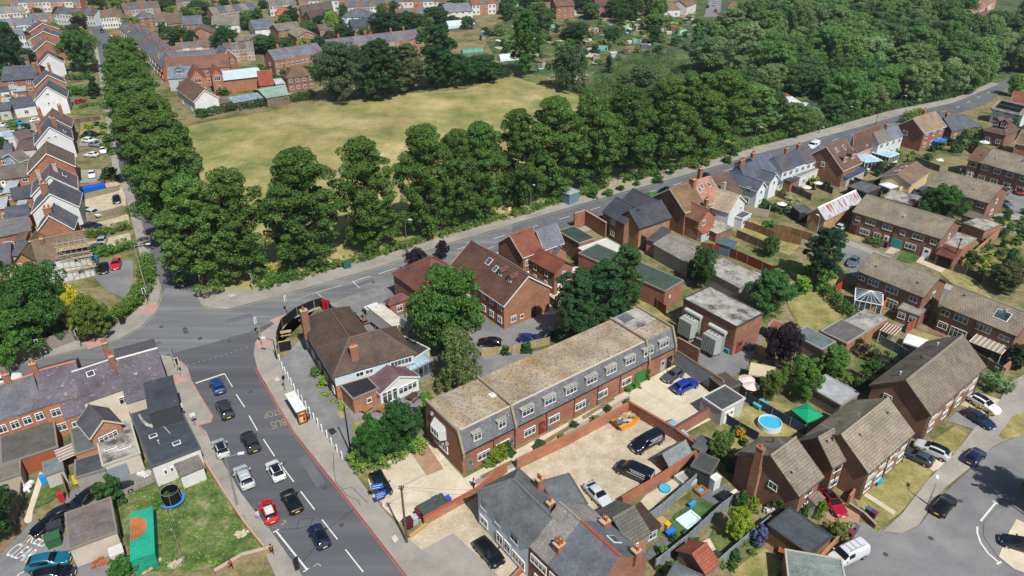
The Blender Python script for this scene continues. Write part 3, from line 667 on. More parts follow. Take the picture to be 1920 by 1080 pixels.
# shallow things drawn along a line of photo points
def line_thing(name,label,cat,pts,hgt,th,mat,tint,z0=0.0,group=None,cap=None,posts=None,step=None,pcol='#7f7a70'):
 P=[at(x,y,z0)for x,y in pts];o0=P[0].copy();o0.z=z0;b=MB();pb=MB();PQ=[]
 for i in range(len(P)-1):
  a,c=P[i]-o0,P[i+1]-o0;d=(c-a);L=d.length;d.normalize();n=Vector((-d.y,d.x,0))*th/2
  e=.0 if i==0 else 0.0
  h1=hgt if step is None else step[i]
  v=[a-n,c-n,c+n,a+n];v=v+[p+Vector((0,0,h1))for p in v]
  b.solid(v,[(3,2,1,0),(4,5,6,7),(0,1,5,4),(1,2,6,5),(2,3,7,6),(3,0,4,7)],mat)
  if posts:
   k=max(1,int(L/posts))
   for j in range(k+1):
    PQ.append((a+d*(L*j/k),h1,math.atan2(d.y,d.x)))
  if cap:
   m=n*1.25;zz=Vector((0,0,h1+.003));v=[a-m,c-m,c+m,a+m];v=[p+zz for p in v]+[p+zz+Vector((0,0,.07))for p in v]
   pb.solid(v,[(3,2,1,0),(4,5,6,7),(0,1,5,4),(1,2,6,5),(2,3,7,6),(3,0,4,7)],'plain')
 if posts or cap:
  r=thing(name,label,cat,o0,0,group)
  obj('fence_panel' if posts else 'brickwork',b.mesh('panel'),r,tint=tint)
  if cap:obj('coping',pb.mesh('coping'),r,tint=cap)
  for q,h1,an in PQ:
   def pm():m=MB();m.box(-.07,-.07,0,.07,.07,h1+.08,'plain');return m.mesh('post')
   obj('post',cached(('fp',h1),pm),r,q,an,pcol)
  return r
 o=obj(name,b.mesh(name),loc=o0,tint=tint);tag(o,label,cat,group);return o

# ================================================================ plants
import numpy as np
def leaf_mesh(C,Rc,nleaf,size,seed,up=.3,spread=.5):
 rg=np.random.default_rng(seed);n=len(C)*nleaf
 C=np.repeat(np.array(C),nleaf,0);Rr_=np.repeat(np.array(Rc),nleaf,0)
 d=rg.normal(size=(n,3));d[:,2]+=up;d/=np.linalg.norm(d,axis=1)[:,None]
 P=C+d*Rr_*(rg.uniform(.55,1.0,(n,1))**.5)
 nn=d+rg.normal(size=(n,3))*spread;nn[:,2]+=.15;nn/=np.linalg.norm(nn,axis=1)[:,None]
 t=np.cross(nn,rg.normal(size=(n,3)));t/=np.linalg.norm(t,axis=1)[:,None];bt=np.cross(nn,t)
 s=size*rg.uniform(.6,1.25,(n,1));t*=s*.5;bt*=s*.38
 V=np.stack([P-t-bt*.4,P-bt,P+t*1.1,P+bt],1).reshape(-1,3)
 me=bpy.data.meshes.new('crown');me.vertices.add(len(V));me.vertices.foreach_set('co',V.astype('f').ravel())
 me.loops.add(len(V));me.loops.foreach_set('vertex_index',np.arange(len(V),dtype='i'));me.polygons.add(n)
 me.polygons.foreach_set('loop_start',np.arange(0,len(V),4,dtype='i'));me.polygons.foreach_set('loop_total',np.full(n,4,'i'))
 me.materials.append(MATS['leaf']);me.update(calc_edges=True);return me
def crown_mesh(H,W,kind,ncl,nleaf,size,seed):
 rg=np.random.default_rng(seed);C=[];Rc=[]
 ph=rg.uniform(0,6.28,6)
 prof={'lime':(.1,lambda t:(math.sin(math.pi*min(1,t*.93+.07))**.55)*(1.0-.28*t)),'round':(.16,lambda t:math.sin(math.pi*(t*.9+.08))**.6),
 'bush':(.0,lambda t:(max(0,1-t**2.2))**.5),'tall':(.1,lambda t:math.sin(math.pi*(t*.88+.1))**.5*.9),'cone':(.04,lambda t:(1-t)**.85+.03),'willow':(.05,lambda t:(1-t**2.4)**.5*(.8+.25*(1-t)))}[kind]
 zb=prof[0];LB=[];nl_={'lime':15,'tall':14,'round':11,'bush':5,'cone':12,'willow':12}[kind]
 for k in range(nl_):
  t=(k+.5+rg.uniform(-.4,.4))/nl_;t=t**.9;a=k*2.4+rg.uniform(-.5,.5);r=prof[1](t)*W/2
  lr=W*(rg.uniform(.15,.23)if kind!='bush' else rg.uniform(.25,.36));rho=max(0,r-lr*.75)*rg.uniform(.8,1.12)
  z=min(max(H*(zb+(1-zb)*t),lr*.8),H-lr*(.9+rg.uniform(0,.3)*(kind in('lime','tall'))));LB.append((rho*math.cos(a),rho*math.sin(a),z,lr))
 while len(C)<ncl:
  if rg.random()<.2:
   t=rg.uniform(.1,.85);a=rg.uniform(0,6.283);r=prof[1](t)*W/2*rg.uniform(0,.75);rc=W*.1;p=(r*math.cos(a),r*math.sin(a),H*(zb+(1-zb)*t))
  else:
   L_=LB[len(C)%nl_];d=rg.normal(size=3);d[2]+=.35;d/=np.linalg.norm(d);q=L_[3]*rg.uniform(.75,1.0);rc=L_[3]*rg.uniform(.3,.48)
   st=1.45 if kind in('lime','tall','willow')else 1.0;p=(L_[0]+d[0]*q,L_[1]+d[1]*q,L_[2]+d[2]*q*st)
  p=(p[0],p[1],max(rc*.4,min(p[2],H-rc*.4)));C.append(p);Rc.append((rc,rc,rc*(.75 if kind!='willow' else 1.5)))
 return leaf_mesh(C,Rc,nleaf,size,seed)
def trunk_mesh(H,W,kind,seed):
 rg=random.Random(seed);b=MB();r0=max(.06,H*.017)
 top=H*(.62 if kind in('cone',)else .45)
 b.tube((0,0,-.2),(0,0,top),r0,r0*.5,8,'bark',False)
 for i in range(7):
  a=i*2.4+rg.random();z=H*rg.uniform(.16,.42);l=W*rg.uniform(.25,.36)
  m=Vector((math.cos(a)*l*.5,math.sin(a)*l*.5,z+H*.12));e=Vector((math.cos(a)*l,math.sin(a)*l,z+H*rg.uniform(.2,.4)))
  b.tube((0,0,z),m,r0*.5,r0*.32,6,'bark',False);b.tube(m,e,r0*.32,r0*.1,5,'bark',False)
 return b.mesh('trunk',60)
PROTO={'lime':(23,12.5,340,150,.34),'tall':(20,11,280,140,.34),'round':(11,11,250,130,.32),'bush':(3,3.4,60,60,.26),'cone':(10,5,130,70,.36),'willow':(13,11,230,75,.42)}
NV={'lime':4,'tall':3,'round':5,'bush':3,'cone':2,'willow':2}
def plant(kind,x,y,H,W,label,tint,group=None,cat='tree',name=None,z=0,rnd=None):
 rnd=rnd or random;v=rnd.randrange(NV[kind]);h0,w0,nc,nl,sz=PROTO[kind]
 cm=cached(('crown',kind,v),lambda:crown_mesh(h0,w0,kind,nc,nl,sz,11+v*7+len(kind)))
 tm=cached(('trunk',kind,v),lambda:trunk_mesh(h0,w0,kind,v))
 r=thing(name or{'lime':'lime_tree','tall':'tall_tree','round':'broadleaf_tree','bush':'bush','cone':'conifer_tree','willow':'willow_tree'}[kind],label,cat,(x,y,z),rnd.uniform(0,6.28),group)
 r.scale=(W/w0,W/w0,H/h0)
 j=rnd.uniform(.86,1.14);h=hexc(tint);obj('crown',cm,r,tint=(h[0]*j*rnd.uniform(.93,1.07),h[1]*j,h[2]*j,1))
 if kind!='bush':obj('trunk',tm,r)
 else:obj('stem',tm,r)
 return r
def tree(kind,px,py,top,wpx,label,tint='#4c6f2a',group=None,**k):
 p=at(px,py);H=height_at(px,py,top);Hm=H
 W=wpx/(scale_at(px,py-(py-top)*.2))*(1 if kind=='lime' else .86)
 return plant(kind,p.x,p.y,H,W,label,tint,group,**k)
def bush(px,py,wm,hm,label,tint='#4c6b2c',group=None,cat='bush',kind='bush',**k):
 p=at(px,py);return plant(kind,p.x,p.y,hm,wm,label,tint,group,cat=cat,**k)
def hedge(label,pts,wd,hgt,tint='#43632a',cat='hedge',name='hedge',group=None,z0=0.0,leaf=.28,dens=26,seed=1):
 P=[at(x,y)for x,y in pts];o0=P[0].copy();rg=np.random.default_rng(seed+200+int(pts[0][0]));C=[]
 for i in range(len(P)-1):
  a,c=P[i]-o0,P[i+1]-o0;d=c-a;L=d.length;d.normalize();n=Vector((-d.y,d.x,0))
  k=max(2,int(L*wd*hgt*1.1/.5));k=min(k,700)
  for _ in range(k):
   q=a+d*rg.uniform(0,L)+n*rg.uniform(-.5,.5)*wd;zz=rg.uniform(.15,1)**.6*hgt*(1+.1*math.sin(q.x*.9+q.y))
   C.append((q.x,q.y,zz-.2))
 me=leaf_mesh(C,[(.42,.42,.35)]*len(C),dens,leaf,seed)
 r=thing(name,label,cat,(o0.x,o0.y,z0),0,group);obj('foliage',me,r,tint=tint)
 b=MB()
 for i in range(len(P)-1):
  a,c=P[i]-o0,P[i+1]-o0;L=(c-a).length
  for j in range(max(1,int(L/1.2))):q=a.lerp(c,(j+.5)/max(1,int(L/1.2)));b.tube((q.x,q.y,-.1),(q.x,q.y,hgt*.7),.04,.02,5,'bark',False)
 if b.f:obj('stems',b.mesh('stems'),r)
 return r
# ================================================================ vehicles
# stations: x (0 = nose), half width, sill z, belt z, roof z, roof half width
CARS={
 'hatch':(4.1,[(0,.62,.35,.55,.55,.5),(.12,.80,.22,.68,.70,.7),(.95,.87,.2,.88,.92,.75),(1.25,.88,.2,.92,.97,.72),(1.95,.88,.2,.94,1.42,.58),(2.6,.88,.2,.95,1.48,.60),(3.45,.87,.2,.97,1.42,.58),(3.92,.84,.22,.98,1.02,.66),(4.06,.78,.3,.72,.74,.6),(4.1,.7,.4,.6,.6,.5)]),
 'saloon':(4.6,[(0,.62,.35,.55,.55,.5),(.12,.82,.2,.66,.68,.7),(1.1,.89,.18,.86,.90,.76),(1.4,.90,.18,.90,.94,.74),(2.15,.90,.18,.92,1.37,.58),(2.85,.90,.18,.93,1.42,.59),(3.5,.90,.18,.95,1.34,.57),(4.1,.88,.2,.97,1.01,.72),(4.5,.82,.25,.9,.93,.66),(4.6,.72,.4,.62,.62,.5)]),
 'suv':(4.6,[(0,.66,.4,.65,.65,.55),(.12,.85,.28,.85,.88,.75),(1.0,.92,.25,1.02,1.06,.8),(1.3,.93,.25,1.06,1.10,.77),(1.95,.93,.25,1.08,1.60,.64),(2.7,.93,.25,1.08,1.67,.66),(4.0,.92,.25,1.10,1.60,.62),(4.42,.88,.28,1.1,1.14,.74),(4.55,.82,.35,.8,.82,.66),(4.6,.72,.45,.66,.66,.5)]),
 'van':(5.1,[(0,.72,.4,.75,.75,.6),(.12,.9,.28,.95,.98,.8),(.8,.96,.25,1.12,1.18,.84),(1.0,.97,.25,1.16,1.26,.82),(1.75,.97,.25,1.2,1.95,.78),(2.2,.97,.25,1.2,2.02,.8),(5.0,.96,.25,1.25,1.99,.8),(5.08,.95,.28,1.25,1.9,.79),(5.1,.9,.35,.8,.8,.75)]),
 }
def car_meshes(kind):
 L,S=CARS[kind];body=MB();gl=MB();ns=len(S);rings=[]
 for(x,hw,zs,zb,zr,rw)in S:
  X=L/2-x;c=zr-zb>.2
  half=[(hw*.9,zs-.03),(hw*1.03,zs+(zb-zs)*.25),(hw*1.03,zs+(zb-zs)*.75),(hw*.99,zb),(rw*1.04,zr-(.05 if c else .01)),(rw*.7,zr+.02)]
  rings.append([(X,y,z)for y,z in half]+[(X,-y,z)for y,z in half[::-1]])
 n=12
 for i in range(ns-1):
  A,Bq=rings[i],rings[i+1];s0,s1=S[i],S[i+1];cab=(s0[4]-s0[3]>.2)+(s1[4]-s1[3]>.2)
  for j in range(n):
   k=(j+1)%n;m='paint'
   if j==n-1:m='tyre'
   if cab==2 and j in(3,7)and(kind!='van' or i==4):m='car_glass'
   if cab==1 and j in(4,5,6)and not(kind=='van' and i>=6):m='car_glass'
   body.face([A[j],Bq[j],Bq[k],A[k]],m)
 body.face([rings[0][j]for j in range(n)],'paint');body.face([rings[-1][j]for j in range(n-1,-1,-1)],'paint')
 me=body.mesh('b');bm=bmesh.new();bm.from_mesh(me);bmesh.ops.remove_doubles(bm,verts=bm.verts,dist=.0008);bmesh.ops.recalc_face_normals(bm,faces=bm.faces);bm.to_mesh(me)
 names=[m.name for m in me.materials];o=bpy.data.objects.new('t',me);col.objects.link(o);sb=o.modifiers.new('s','SUBSURF');sb.levels=2;sb.render_levels=2
 dg=bpy.context.evaluated_depsgraph_get();dg.update();fm=bpy.data.meshes.new_from_object(o.evaluated_get(dg));bpy.data.objects.remove(o)
 gi=names.index('car_glass');out=[]
 for want in(False,True):
  b2=bmesh.new();b2.from_mesh(fm);bmesh.ops.delete(b2,geom=[f for f in b2.faces if(f.material_index==gi)!=want],context='FACES')
  q=bpy.data.meshes.new('windows' if want else 'body');b2.to_mesh(q);b2.free()
  for m in fm.materials:q.materials.append(m)
  q.shade_smooth();out.append(q)
 bodym,glm=out
 wb=MB();wb.tube((0,-.11,0),(0,.11,0),.32 if kind!='suv' else .36,.32 if kind!='suv' else .36,18,'tyre')
 rm_=MB();rm_.tube((0,-.125,0),(0,.125,0),.19,.19,10,'metal')
 hl=MB();hl.tube((-.1,0,0),(.03,0,-.01),.13,.1,10,'lamp_lens');tl=MB();tl.box(-.03,-.1,-.09,.07,.1,.09,'tail_lens')
 pl=MB();pl.box(-.02,-.26,-.06,.02,.26,.06,'plain');mr=MB();mr.box(-.09,-.1,-.07,.07,.1,.07,'paint')
 return dict(L=L,S=S,body=bodym,glass=glm,wheel=wb.mesh('tyre',40),rim=rm_.mesh('rim',40),hl=hl.mesh('headlight'),tl=tl.mesh('tail'),pl=pl.mesh('plate'),mr=mr.mesh('mirror'))
def car(kind,px,py,head,label,tint,cat='car',group=None,name='parked_car',extra=None,z=0.0,small=False,rails=False,roofc=None):
 M=cached(('car',kind),lambda:car_meshes(kind));L,S=M['L'],M['S']
 p=at(px,py,.75);ang=head if not isinstance(head,tuple)else math.degrees(math.atan2(*reversed((at(*head[0],.7)-at(*head[1],.7)).to_tuple()[:2])))
 r=thing(name,label,cat,(p.x,p.y,z+.02),R(ang),group)
 obj('body',M['body'],r,tint=tint);obj('windows',M['glass'],r)
 x1=L/2-.78;x2=-L/2+.82;wr=.32 if kind!='suv' else .36
 for x in(x1,x2):
  for y in(1,-1):
   wh=obj('wheel',M['wheel'],r,(x,y*(S[3][1]-.07),wr));obj('rim',M['rim'],wh,tint='#9a9ca0')
 if not small:
  for y in(1,-1):
   obj('headlight',M['hl'],r,(L/2-.16,y*(S[1][1]-.2),S[1][3]-.06))
   obj('tail_light',M['tl'],r,(-L/2+.06,y*(S[-2][1]-.14),S[-2][3]-.02 if kind!='van' else 1.0))
   obj('mirror',M['mr'],r,(L/2-1.75 if kind!='van' else L/2-1.35,y*(S[3][1]+.1),S[3][3]+.08),tint=tint)
  obj('number_plate',M['pl'],r,(-L/2-.005,0,.62 if kind!='van' else .55),tint='#d8c23a');obj('number_plate',M['pl'],r,(L/2+.005,0,.45),tint='#d8d8d0')
 if rails or roofc:
  q=MB();zt=max(s[4]for s in S)
  if rails:
   for y in(.55,-.55):q.box(-L/2+.7,y-.03,zt+.0,L/2-2.1,y+.03,zt+.1,'metal')
   for x in(-1.3,-.5,.2):q.box(x-.03,-.6,zt+.1,x+.03,.6,zt+.14,'metal')
   obj('roof_rails',q.mesh('roof_rails'),r,tint='#b8babd')
  if roofc:
   i0=[i for i in range(len(S))if S[i][4]-S[i][3]>.2];X0,X1=L/2-S[i0[0]][0],L/2-S[i0[-1]][0]
   q.solid([(X0-.03,-.46,S[i0[0]][4]+.012),(X1+.05,-.46,S[i0[-1]][4]+.014),(X1+.05,.46,S[i0[-1]][4]+.014),(X0-.03,.46,S[i0[0]][4]+.012),(L/2-S[i0[1]][0],-.47,S[i0[1]][4]+.014),(L/2-S[i0[1]][0],.47,S[i0[1]][4]+.014)],[(0,4,5,3)[::-1],(4,1,2,5)[::-1]],'car_glass' if roofc=='glass' else 'paint')
   q2=obj('roof_panel',q.mesh('roof_panel'),r,tint=roofc if roofc!='glass' else '#101010')
 return r
RC=123.5 # heading of the queue on the main road
for k_,x,y,lab,t,kw in[
 ('hatch',407,722,'bright blue hatchback first in the queue at the stop line','#123a78',{}),
 ('suv',421,766,'dark grey car second in the queue behind the blue hatchback','#2b2e33',{}),
 ('suv',469,827,'dark grey car in the right-hand lane ahead of the white hatchback with black roof','#26282d',{}),
 ('hatch',516,880,'white small hatchback with black roof in the queue','#c9d2cf',dict(roofc='#0d0e10')),
 ('saloon',546,937,'black saloon in the queue beside the red hatchback','#08090b',{}),
 ('hatch',598,1003,'dark blue hatchback last in the queue, nearest the bottom edge of the picture','#0b1a3e',dict(roofc='glass'))]:
 car(k_,x,y,RC,lab,t,name='car',z=.01,**kw)
car('hatch',413,838,RC,'silver small car with black roof parked at the kerb ahead of the silver estate','#a3a8ab',roofc='#15171a')
car('suv',457,893,RC,'silver estate with roof bars parked beside the street lamp','#a9afb4',rails=True)
r_=car('hatch',503,957,RC-3,'red hatchback with a white roof panel parked in the marked bay','#b3101a',roofc='#c9c2bd')
car('saloon',714,905,((727,930),(702,885)),'dark navy car parked on the concrete yard beside the blue board sign','#0d1522')
car('suv',917,1034,((942,1062),(893,1007)),'black estate car on the gravel drive by the white house','#060709')
VT='#0a0e1c'
car('van',1213,829,((1190,842),(1238,817)),'dark navy van with white lettering nearer the back wall of the gravel yard',VT,cat='van',name='parked_van')
car('van',1189,884,((1160,872),(1220,899)),'dark navy van with white lettering beside the silver saloon on the gravel',VT,cat='van',name='parked_van')
car('saloon',1122,926,((1140,944),(1106,909)),'silver saloon on the gravel yard beside the dark van','#aeb2b6')
car('hatch',1267,805,((1280,818),(1253,795)),'pale blue car half hidden in the angle of two red brick walls','#7f9cad')
car('hatch',1262,702,((1244,714),(1281,692)),'dark grey hatchback parked by the painted block wall','#3f4347')
car('suv',1285,722,((1305,714),(1266,732)),'bright blue car on the concrete court beside the dark grey hatchback','#0e2f8a')
for k_,x,y,h,lab,t,kw in[
 ('suv',1846,757,((1870,771),(1822,743)),'white car on the drive by the big clipped hedge','#d4d6d6',dict(roofc='glass')),
 ('saloon',1837,783,((1862,799),(1812,767)),'navy saloon beside the white car and the yellow flowers','#16243f',{}),
 ('suv',1748,842,((1722,832),(1775,855)),'silver car with dark glass roof on the estate drive','#b5bab9',dict(roofc='glass')),
 ('hatch',1721,854,((1697,845),(1746,868)),'dark grey hatchback beside the silver car on the estate drive','#3a4048',{}),
 ('hatch',1829,854,((1843,840),(1816,868)),'dark blue hatchback parked half on the pavement of the estate road','#101c4c',{}),
 ('saloon',1771,945,((1787,928),(1757,962)),'black car parked on the estate road below the street lamp','#07080a',{}),
 ('saloon',1562,940,((1580,962),(1545,918)),'red saloon on the block drive beside the low wall','#8c0c1a',dict(roofc='glass')),
 ('hatch',1912,1018,((1888,1012),(1935,1026)),'dark car on the concrete drive at the right edge','#10151f',{}),
 ('hatch',1573,427,((1562,436),(1586,418)),'silver hatchback on the short drive beside the rusty roofed barn','#9fb0b8',{}),
 ('hatch',1600,489,((1593,498),(1607,481)),'grey car on the estate road beside the tall dark tree','#505a63',{}),
 ('saloon',1889,356,((1878,362),(1900,350)),'grey car outside the far council houses','#6c7176',{}),
 ('hatch',1884,380,((1896,386),(1872,374)),'slate blue car on the road at the right edge','#43566c',{}),
 ('hatch',1916,358,((1924,352),(1908,364)),'red car half out of the right edge of the picture','#8a1420',{}),
 ('van',1725,363,((1712,372),(1738,354)),'pale van parked between the garage roof and the tree','#b9c4cc',dict(cat='van',name='parked_van')),
 ('van',1525,273,((1514,280),(1538,265)),'white van parked on the far road beside the slate roofed white cottages','#c6ced2',dict(cat='van',name='parked_van')),
 ('hatch',1246,357,((1236,360),(1256,353)),'black car on the main road in front of the brick semi-detached pair','#0d0f12',{}),
 ('suv',1124,415,((1116,420),(1134,410)),'dark car parked by the flat roofed garage','#15181c',{}),
 ('hatch',1320,331,((1312,336),(1330,326)),'dark car parked in front of the slate roofed white house','#121418',{}),
 ('hatch',918,640,((903,640),(935,642)),'black car behind the timber fence, under the weeping tree','#0c0d10',{}),
 ('saloon',996,634,((1010,636),(980,632)),'royal blue car in the rear car park next to the trees','#0d2466',{}),
 ('hatch',1022,628,((1012,632),(1034,624)),'dark blue car in deep tree shade in the rear car park','#101a30',{}),
 ('hatch',659,593,((650,584),(668,602)),'dark car with a red bonnet cover squeezed beside the pub seating','#14161b',{}),
 ('hatch',930,494,((920,500),(942,488)),'dark car parked on the forecourt by the brown roofed block','#101114',{}),
 ('suv',338,524,((344,541),(333,508)),'black car driving toward the junction beside the tall limes','#0a0b0e',dict(name='car')),
 ('hatch',217,494,((214,504),(219,484)),'red hatchback in the small car park behind the clipped hedge','#a01822',{}),
 ('hatch',194,502,((193,514),(195,492)),'black hatchback beside the red one in the small car park','#0e1014',{}),
 ('hatch',190,452,((186,461),(193,443)),'silver grey hatchback between the two bright hedges','#8c9396',{}),
 ('suv',176,465,((166,466),(186,464)),'dark grey car against the bay windows beside the silver one','#3b4148',{}),
 ('saloon',172,422,((186,423),(160,422)),'navy car on the pale drive above the square cut hedge','#111c3c',{}),
 ('suv',175,399,((189,402),(163,397)),'pale silver car along the grey panel fence','#b3b9bc',{}),
 ('hatch',218,373,((219,382),(217,364)),'small black car alone on the wide gravel forecourt','#14161c',{}),
 ('hatch',172,326,((172,336),(172,316)),'white car parked nose out by the dark round shrub','#c8cbcb',{}),
 ('hatch',170,289,((158,289),(182,290)),'white hatchback parked side-on below the upright white car','#c4c7c7',{}),
 ('hatch',193,281,((194,291),(192,272)),'white car parked end-on beside the lime trees','#d0d2d2',{}),
 ('suv',171,251,((182,252),(160,250)),'black car in the front garden with yellow ground','#101216',{}),
 ('suv',168,263,((180,264),(156,262)),'white car just below the black one in the front garden','#cfd1d1',{}),
 ('hatch',179,270,((188,271),(170,269)),'grey blue car tucked below the white one','#6c7f8e',{}),
 ('hatch',151,189,((160,186),(142,192)),'red car between the hedges near the white gabled house','#8f1826',{}),
 ('hatch',196,86,((199,94),(193,78)),'dark grey car driving on the far part of the side road','#33383e',dict(name='car')),
 ('hatch',191,57,((194,64),(188,50)),'dark car at the far bend of the side road','#1c2024',dict(name='car')),
 ('hatch',36,230,((46,230),(26,229)),'sky blue car on the lane below the long hedge','#2a7fb0',{}),
 ('hatch',68,224,((78,222),(58,226)),'white car at the end of the lane by the brown roof','#c6c9ca',{}),
 ('hatch',4,234,((14,234),(-8,234)),'white car on the lane at the left edge','#c3c6c8',{}),
 ('hatch',0,357,((2,366),(-2,348)),'grey car cut by the left edge beside the brick bungalow','#565c60',{}),
 ('hatch',214,72,((224,70),(204,74)),'white car in front of the white end house at the far bend','#c9cccc',{}),
 ('hatch',216,67,((226,66),(206,68)),'red car behind the white one at the far bend','#8d2620',{}),
 ('hatch',148,113,((158,111),(138,115)),'blue car on a front drive near the dense round tree','#22508a',{}),
 ('hatch',144,120,((154,118),(134,122)),'pale blue car below the blue one by the dense round tree','#4d7fae',{}),
 ('hatch',12,709,((28,705),(-6,713)),'white car on the road behind the slate terrace','#c9cccc',dict(name='car')),
 ('saloon',160,931,((135,948),(186,912)),'black saloon double parked behind the yard buildings','#08090c',{}),
 ('saloon',216,918,((240,908),(192,927)),'black car by the broken fence of the overgrown plot','#0b0d12',{}),
 ('saloon',92,978,((68,994),(116,961)),'black saloon beside the grey wheeled bin','#0a0d14',{}),
 ('hatch',122,957,((140,948),(106,965)),'dark blue car mostly hidden by the brown garage roof','#0e1828',{}),
 ('suv',90,1052,((122,1046),(58,1058)),'teal four-wheel drive parked next to the KEEP CLEAR marking','#0e5a72',{}),
 ('suv',98,1078,((125,1072),(66,1084)),'black pickup cut off by the bottom edge below the teal car','#0b0f18',{}),
 ('hatch',1339,8,((1342,3),(1336,13)),'grey car in the far street beyond the wood','#8a9298',{}),
 ('hatch',1342,20,((1343,25),(1341,15)),'red car in the far street beyond the wood','#7a1a1e',{}),
 ('hatch',1327,12,((1328,18),(1326,6)),'dark car in the far street beyond the wood','#23272c',{})]:
 kw.setdefault('small',y<330)
 car(k_,x,y,h,lab,t,**kw)
car('van',1589,1040,((1563,1053),(1616,1027)),'silver van with a roof rack by the grey flat roof','#b9bec0',cat='van',name='parked_van',rails=True)
# the lorry behind the pub
def lorry():
 ang=R(129.9);c=Vector((-22.3,106.9,0))
 t=thing('lorry','white lorry with red trailer lettering parked behind the pub','lorry',(c.x,c.y,.05),ang)
 m=MB();m.box(-6.2,-1.22,1.1,2.1,1.22,3.75,'render');obj('trailer',m.mesh('trailer'),t,tint='#c9ccca')
 m=MB();m.box(-6.2,-1.25,3.752,2.1,1.25,3.8,'felt')
 for k in range(11):m.box(-6.0+k*.78,-1.24,3.8,-5.94+k*.78,1.24,3.83,'plain')
 obj('trailer_roof',m.mesh('trailer_roof'),t,tint='#b5b2a2')
 m=MB();m.box(-6.1,-1.1,.55,4.3,1.1,1.0,'metal');obj('chassis',m.mesh('chassis'),t,tint='#222426')
 m=MB();m.solid([(2.4,-1.2,.6),(4.6,-1.2,.6),(4.6,1.2,.6),(2.4,1.2,.6),(2.4,-1.15,3.0),(4.3,-1.15,2.95),(4.3,1.15,2.95),(2.4,1.15,3.0),(4.6,-1.2,1.7),(4.6,1.2,1.7)],
 [(3,2,1,0),(4,5,6,7),(0,1,8,5,4),(3,7,6,9,2),(1,2,9,8),(0,4,7,3)],'paint')
 m.box(2.45,-1.0,3.0,3.4,1.0,3.5,'paint');cab=obj('cab',m.mesh('cab'),t,tint='#c9cccb')
 m=MB();m.solid([(4.61,-1.1,1.8),(4.61,1.1,1.8),(4.34,1.1,2.8),(4.34,-1.1,2.8)],[(0,1,2,3)],'car_glass');m.box(3.4,-1.22,1.75,4.2,-1.19,2.6,'car_glass');m.box(3.4,1.19,1.75,4.2,1.22,2.6,'car_glass');obj('windscreen',m.mesh('windscreen'),cab)
 for x in(-5.2,-4.1,0.6,3.6):
  for y in(1,-1):
   m=MB();m.tube((0,-.15,0),(0,.15,0),.5,.5,18,'tyre');wh=obj('wheel',m.mesh('wheel',40),t,(x,y*1.05,.5))
   m=MB();m.tube((0,-.16,0),(0,.16,0),.26,.26,12,'metal');obj('rim',m.mesh('rim',40),wh,tint='#9a9a9a')
 for y in(1,-1):m=MB();m.box(-.15,-.08,-.3,.1,.08,.3,'plain');obj('mirror',m.mesh('mirror'),t,(4.4,y*1.38,2.3),tint='#18191b')
 cu=bpy.data.curves.new('t','FONT');cu.body='GXO';cu.size=.9;cu.align_x='CENTER';cu.extrude=.01;cu.offset=.02
 to=bpy.data.objects.new('t',cu);col.objects.link(to);me=bpy.data.meshes.new_from_object(to.evaluated_get(bpy.context.evaluated_depsgraph_get()));bpy.data.objects.remove(to)
 me.materials.clear();me.materials.append(MATS['plain']);o=obj('lettering',me,t,(-6.215,0,2.6),0,'#a3231c');o.rotation_euler=(R(90),0,R(-90))
lorry()
# ================================================================ buildings
BR,BO,BD='#8f4f36','#b0704a','#6d3427' # brick: red, orange, dark
ST,SG,TB,TR,TC='#64626a','#55585e','#5f4536','#8a5038','#807767' # slate purple, slate grey, brown tile, red tile, council concrete tile
FB,FG='#3a3d42','#8b867c'
